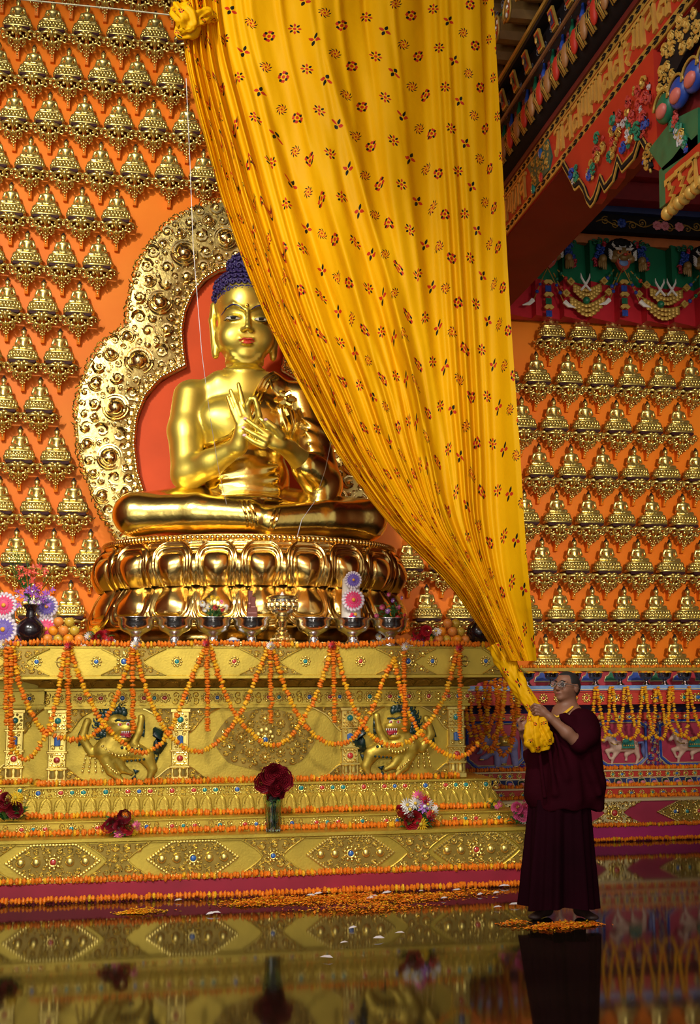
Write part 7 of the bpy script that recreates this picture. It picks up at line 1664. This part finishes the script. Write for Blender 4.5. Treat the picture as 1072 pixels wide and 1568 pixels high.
# ================================================================== the monk
MY = 8.05
def q(px, py, dy=0.0): return at(px, py, MY+dy)
MONK = thing('monk', 'person with shaved dark hair, glasses and maroon robe looking up, pulling the yellow curtain', 'person', tuple(map(float, atz(862, 1408))))
mo = np.array(MONK.location)
SKIN = mat('brown_skin', (.22, .095, .055), .48, 0, .08, 9, spec=.35)
M_ = SDF(); kk = .018
hc = q(868, 1053, 0)
th_ = math.radians(33); up_t = .14
fw_ = norm((-math.cos(th_), -math.sin(th_), up_t)); sd_ = norm(np.cross((0, 0, 1), fw_)); sd_ = sd_ if sd_[1] < 0 else -sd_; uz = np.cross(fw_, sd_); uz = uz if uz[2] > 0 else -uz
HR = np.stack([fw_, sd_, uz], 1)
def hl_(f, s, z): return hc+fw_*f+sd_*s+uz*z
def he(f, s, z, r, k=.012, sub=False): M_.ell(hl_(f, s, z), r, k, HR, sub)
he(-.008, 0, .030, (.098, .078, .082)); he(.028, 0, -.020, (.066, .066, .078), .02); he(.048, 0, -.062, (.040, .045, .036), .02); he(.072, 0, -.082, (.020, .024, .018), .015)
for s in (-1, 1):
    he(.062, s*.036, -.025, (.030, .026, .030), .015); he(.084, s*.030, .012, (.016, .022, .012), .006)
    M_.cone(hl_(.086, s*.010, .028), hl_(.074, s*.050, .026), .010, .008, .010)
    he(-.012, s*.078, -.004, (.022, .010, .032), .006); he(.096, s*.011, -.026, (.011, .010, .008), .005)
M_.cone(hl_(.088, 0, .018), hl_(.108, 0, -.020), .009, .013, .008); he(.108, 0, -.022, (.011, .011, .009), .005)
he(.090, 0, -.047, (.013, .026, .007), .005); he(.087, 0, -.058, (.013, .023, .008), .005)
M_.cone(hl_(-.02, 0, -.05), q(868, 1092, .0), .055, .066, .03)
M_.cone(q(850, 1102, .14), q(893, 1106, -.12), .075, .075, .06).cone(q(868, 1105, .02), q(862, 1180, .02), .13, .14, .06).cone(q(862, 1180, .02), q(858, 1240, .0), .13, .15, .06)
# near arm: upper arm under the robe, bare forearm raised to the curtain
M_.cone(q(897, 1108, -.13), q(888, 1140, -.20), .060, .048, .03).cone(q(888, 1141, -.20), q(868, 1122, -.20), .046, .042, .02).cone(q(868, 1122, -.20), q(843, 1099, -.17), .042, .027, .02)
M_.cone(q(848, 1104, .17), q(812, 1150, .14), .055, .045, .03).cone(q(812, 1150, .14), q(803, 1126, .05), .042, .028, .02)
def hand(wrist, palm, knuck, mids, tips, thumb, r=.0095):
    M_.cone(wrist, palm, .026, .030, .02); n = len(knuck)
    for a in knuck: M_.cone(palm, a, .022, .013, .012)
    for i, (a, b, c) in enumerate(zip(knuck, mids, tips)):
        rr = r*(1, 1.06, 1.0, .86)[i]; M_.cone(a, b, rr*1.08, rr, .004).cone(b, c, rr, rr*.85, .004)
    for a, b, ra, rb in zip(thumb, thumb[1:], (.015, .012), (.012, .0095)): M_.cone(a, b, ra, rb, .006)
hand(q(843, 1099, -.17), q(833, 1091, -.155), [q(827+.6*i, 1081+4.6*i, -.165+.004*i) for i in range(4)], [q(818.5+.9*i, 1078.5+5*i, -.155) for i in range(4)], [q(812.5+1.2*i, 1083+5*i, -.115) for i in range(4)], [q(834, 1086, -.12), q(825, 1079, -.085), q(817, 1079, -.06)])
hand(q(803, 1126, .05), q(800, 1116, .02), [q(801-1.5*i, 1107+3.4*i, .0) for i in range(4)], [q(807-1.0*i, 1103+4.4*i, -.015) for i in range(4)], [q(813-1.0*i, 1106+4.6*i, -.03) for i in range(4)], [q(797, 1112, .0), q(794, 1104, -.01), q(798, 1099, -.02)])
bme = M_.mesh('monk_body', SKIN, .0055)
for v in bme.vertices: v.co = v.co-Vector(mo)
link('body', bme, MONK, label='brown skinned body with bare forearms')
# feet
for fx, fy, tx_, ty_ in ((838, 1404, 822, 1408), (888, 1404, 904, 1409)):
    a, b_ = atz(fx, fy), atz(tx_, ty_); Fs = SDF(); Fs.cone(a+np.array((0, 0, .05)), b_+np.array((0, 0, .028)), .042, .026, .02).cone(a+np.array((0, .0, .05)), a+np.array((0, .02, .20)), .040, .046, .02); d = norm(b_-a); Fs.ell(b_+d*.02+np.array((0, 0, .022)), (.05, .045, .022), .02)
    me = Fs.mesh('foot', mat('dark_sock', (.035, .014, .010), .6), .008, mod=lambda G, P: np.maximum(G, .002-P[..., 2]))
    for v in me.vertices: v.co = v.co-Vector(mo)
    link('shoe', me, MONK, label='dark maroon slipper and sock')
# hair
Hm = SDF(); Hm.ell(hc+uz*.032-fw_*.010, (.101, .081, .084), .01, HR).ell(hc-fw_*.045+uz*.0, (.060, .070, .070), .02, HR)
def hm_mask(G, P):
    d = P-hc; f, s, z = d@fw_, d@sd_, d@uz; line = np.where(f > .02, .078, np.where(f > -.03, .060-(.02-f)*1.25, -.050)); line = np.where((np.abs(s) > .05) & (f > -.03) & (f < .045), np.minimum(line, .022), line); return np.maximum(G, line-z)
Gm, lom, axm = Hm.field(.0055); Gm = hm_mask(Gm, np.stack(np.meshgrid(*axm, indexing='ij'), -1)); me = net(Gm, lom, .0055, 'monk_hair', mat('cropped_hair', (.012, .010, .010), .7), 1)
for v in me.vertices: v.co = v.co-Vector(mo)
link('hair', me, MONK, label='cropped black hair')
# face details and glasses
def ploc(mb, name, m_, label=None): mb.v = [tuple(np.array(v)-mo) for v in mb.v]; return mb.build(name, m_, MONK, label=label)
for s in (-1, 1):
    b = MB(); b.ball(hl_(.094, s*.030, .011), .011, 8, 5, ax=HR); ploc(b, 'eye', mat('dark_eye', (.015, .010, .008), .2), 'dark eye')
    b = MB(); b.tube([hl_(.101, s*.012, .030), hl_(.100, s*.030, .036), hl_(.084, s*.050, .031)], [.003, .005, .002], 5); ploc(b, 'eyebrow', BLACK, 'black eyebrow')
b = MB(); b.ball(hl_(.099, 0, -.052), (.006, .022, .006), 9, 5, ax=HR); ploc(b, 'mouth', mat('lip_brown', (.25, .075, .06), .45))
GF = mat('glasses_frame', (.55, .52, .48), .2, .8)
b = MB()
for s in (-1, 1):
    b.tube([hl_(.116-.012*abs(math.cos(a))*(1 if s*math.cos(a) > 0 else 0), s*.034+.027*math.cos(a), .008+.020*math.sin(a)) for a in np.linspace(0, 2*PI, 22, endpoint=False)], .0026, 5, closed=True); b.tube([hl_(.104, s*.062, .014), hl_(.06, s*.082, .014), hl_(-.005, s*.086, .012), hl_(-.03, s*.084, -.004)], .0026, 5)
b.tube([hl_(.118, -.008, .012), hl_(.121, 0, .015), hl_(.118, .008, .012)], .0026, 5); gl = ploc(b, 'glasses', GF, 'thin light framed glasses')
b = MB()
for s in (-1, 1): b.ball(hl_(.113, s*.034, .008), (.0012, .026, .019), 12, 6, ax=HR)
b.v = [tuple(np.array(v)-mo) for v in b.v]; b.build('lenses', mat('lens_glass', (.9, .9, .95), .03, 0, .01, 5, trans=.95), gl)
# robe
ROBE = mat('maroon_robe', (.024, .0010, .004), .85, 0, .2, 3, .3, 30, spec=.05); SKIRT = mat('maroon_skirt', (.012, .0006, .003), .85, 0, .2, 3, .2, 30, spec=.05)
W_s = SDF(); A_ = lambda a, b, ra, rb, k=.05: W_s.cone(a, b, ra, rb, k)
A_(q(852, 1110, .10), q(894, 1108, -.10), .090, .100); A_(q(866, 1112, .02), q(858, 1228, .01), .155, .205)
A_(q(893, 1107, -.10), q(900, 1126, -.17), .076, .076); A_(q(900, 1126, -.17), q(888, 1140, -.205), .070, .064, .03); A_(q(902, 1120, -.10), q(912, 1200, -.08), .075, .065); A_(q(912, 1200, -.08), q(914, 1236, -.07), .062, .052)
A_(q(846, 1118, .13), q(816, 1156, .13), .075, .070); A_(q(830, 1150, .08), q(826, 1215, .02), .10, .11); A_(q(890, 1150, -.06), q(900, 1215, -.06), .10, .085)
for i, (a, b_) in enumerate((((858, 1096), (884, 1150)), ((866, 1094), (898, 1160)), ((846, 1104), (868, 1190)), ((876, 1100), (908, 1190)), ((838, 1120), (850, 1215)), ((888, 1135), (918, 1215)), ((826, 1150), (834, 1220)), ((880, 1160), (886, 1225)))):
    s0 = q(*a, -.16+.0*i); s1 = q(*b_, -.17); W_s.cone(s0, s1, .012, .016, .05)
W_s.ell(q(864, 1128, -.215), (.055, .045, .035), .02, sub=True)
def robe_cut(G, P):
    X, Y, Z = P[..., 0], P[..., 1], P[..., 2]; zb_ = float(q(860, 1237)[2]); wave = zb_+.009*np.sin(X*38)+.006*np.sin(Y*45+1)-np.clip(X-float(q(900, 1200)[0]), 0, .04)*.8
    nk = q(858, 1090, -.05); dn = np.sqrt(((X-nk[0])/1.1)**2+((Y-nk[1])/1.2)**2+((Z-nk[2])/1.5)**2)
    V = .066-dn; fa = q(866, 1121, -.20); fb = q(828, 1088, -.17); ab = fb-fa; t = np.clip(((P-fa)@ab)/(ab@ab), -.15, 1); df = .058-np.linalg.norm(P-fa-t[..., None]*ab, axis=-1)
    return np.maximum(np.maximum(np.maximum(G, wave-Z), V), df)
Gw, low_, axw = W_s.field(.0085); Gw = robe_cut(Gw, np.stack(np.meshgrid(*axw, indexing='ij'), -1)); me = net(Gw, low_, .0085, 'monk_shawl', ROBE, 2)
for v in me.vertices: v.co = v.co-Vector(mo)
link('shawl', me, MONK, label='deep maroon shawl over the shoulders')
b = MB(); c0, c1 = q(857, 1222, .0), q(859, 1386, .0); rgm = random.Random(4)
def sk(u, v):
    a = 2*PI*u; w_ = .205+.05*v; d = .165+.045*v; am = (.008+.022*v); f = am*math.sin(9*a+.6*v)+am*.6*math.sin(17*a+2+1.2*v)+.012*v*math.sin(5*a+1); c = c0*(1-v)+c1*v
    return (c[0]+(w_+f)*math.cos(a), c[1]+(d+f)*math.sin(a), c[2]+(.012*math.sin(3*a+.4) if v > .98 else 0))
b.grid(sk, 130, 26, wrap=True); b.v = [tuple(np.array(v)-mo) for v in b.v]; b.build('skirt', SKIRT, MONK, smooth=True, label='long dark maroon skirt with pleats')
YS_ = mat('saffron_shirt', (.80, .45, .02), .6)
b = MB(); b.tube([q(846, 1094, -.10), q(852, 1098, -.125), q(860, 1096, -.125), q(870, 1088, -.105), q(877, 1082, -.08)], [.010, .014, .015, .014, .010], 8, .6); ploc(b, 'collar', YS_, 'saffron yellow collar')
b = MB(); b.tube([q(847, 1100, -.11), q(856, 1110, -.15), q(862, 1120, -.17)], [.012, .012, .008], 7, .6); ploc(b, 'shirt_edge', YS_, 'saffron yellow shirt edge')
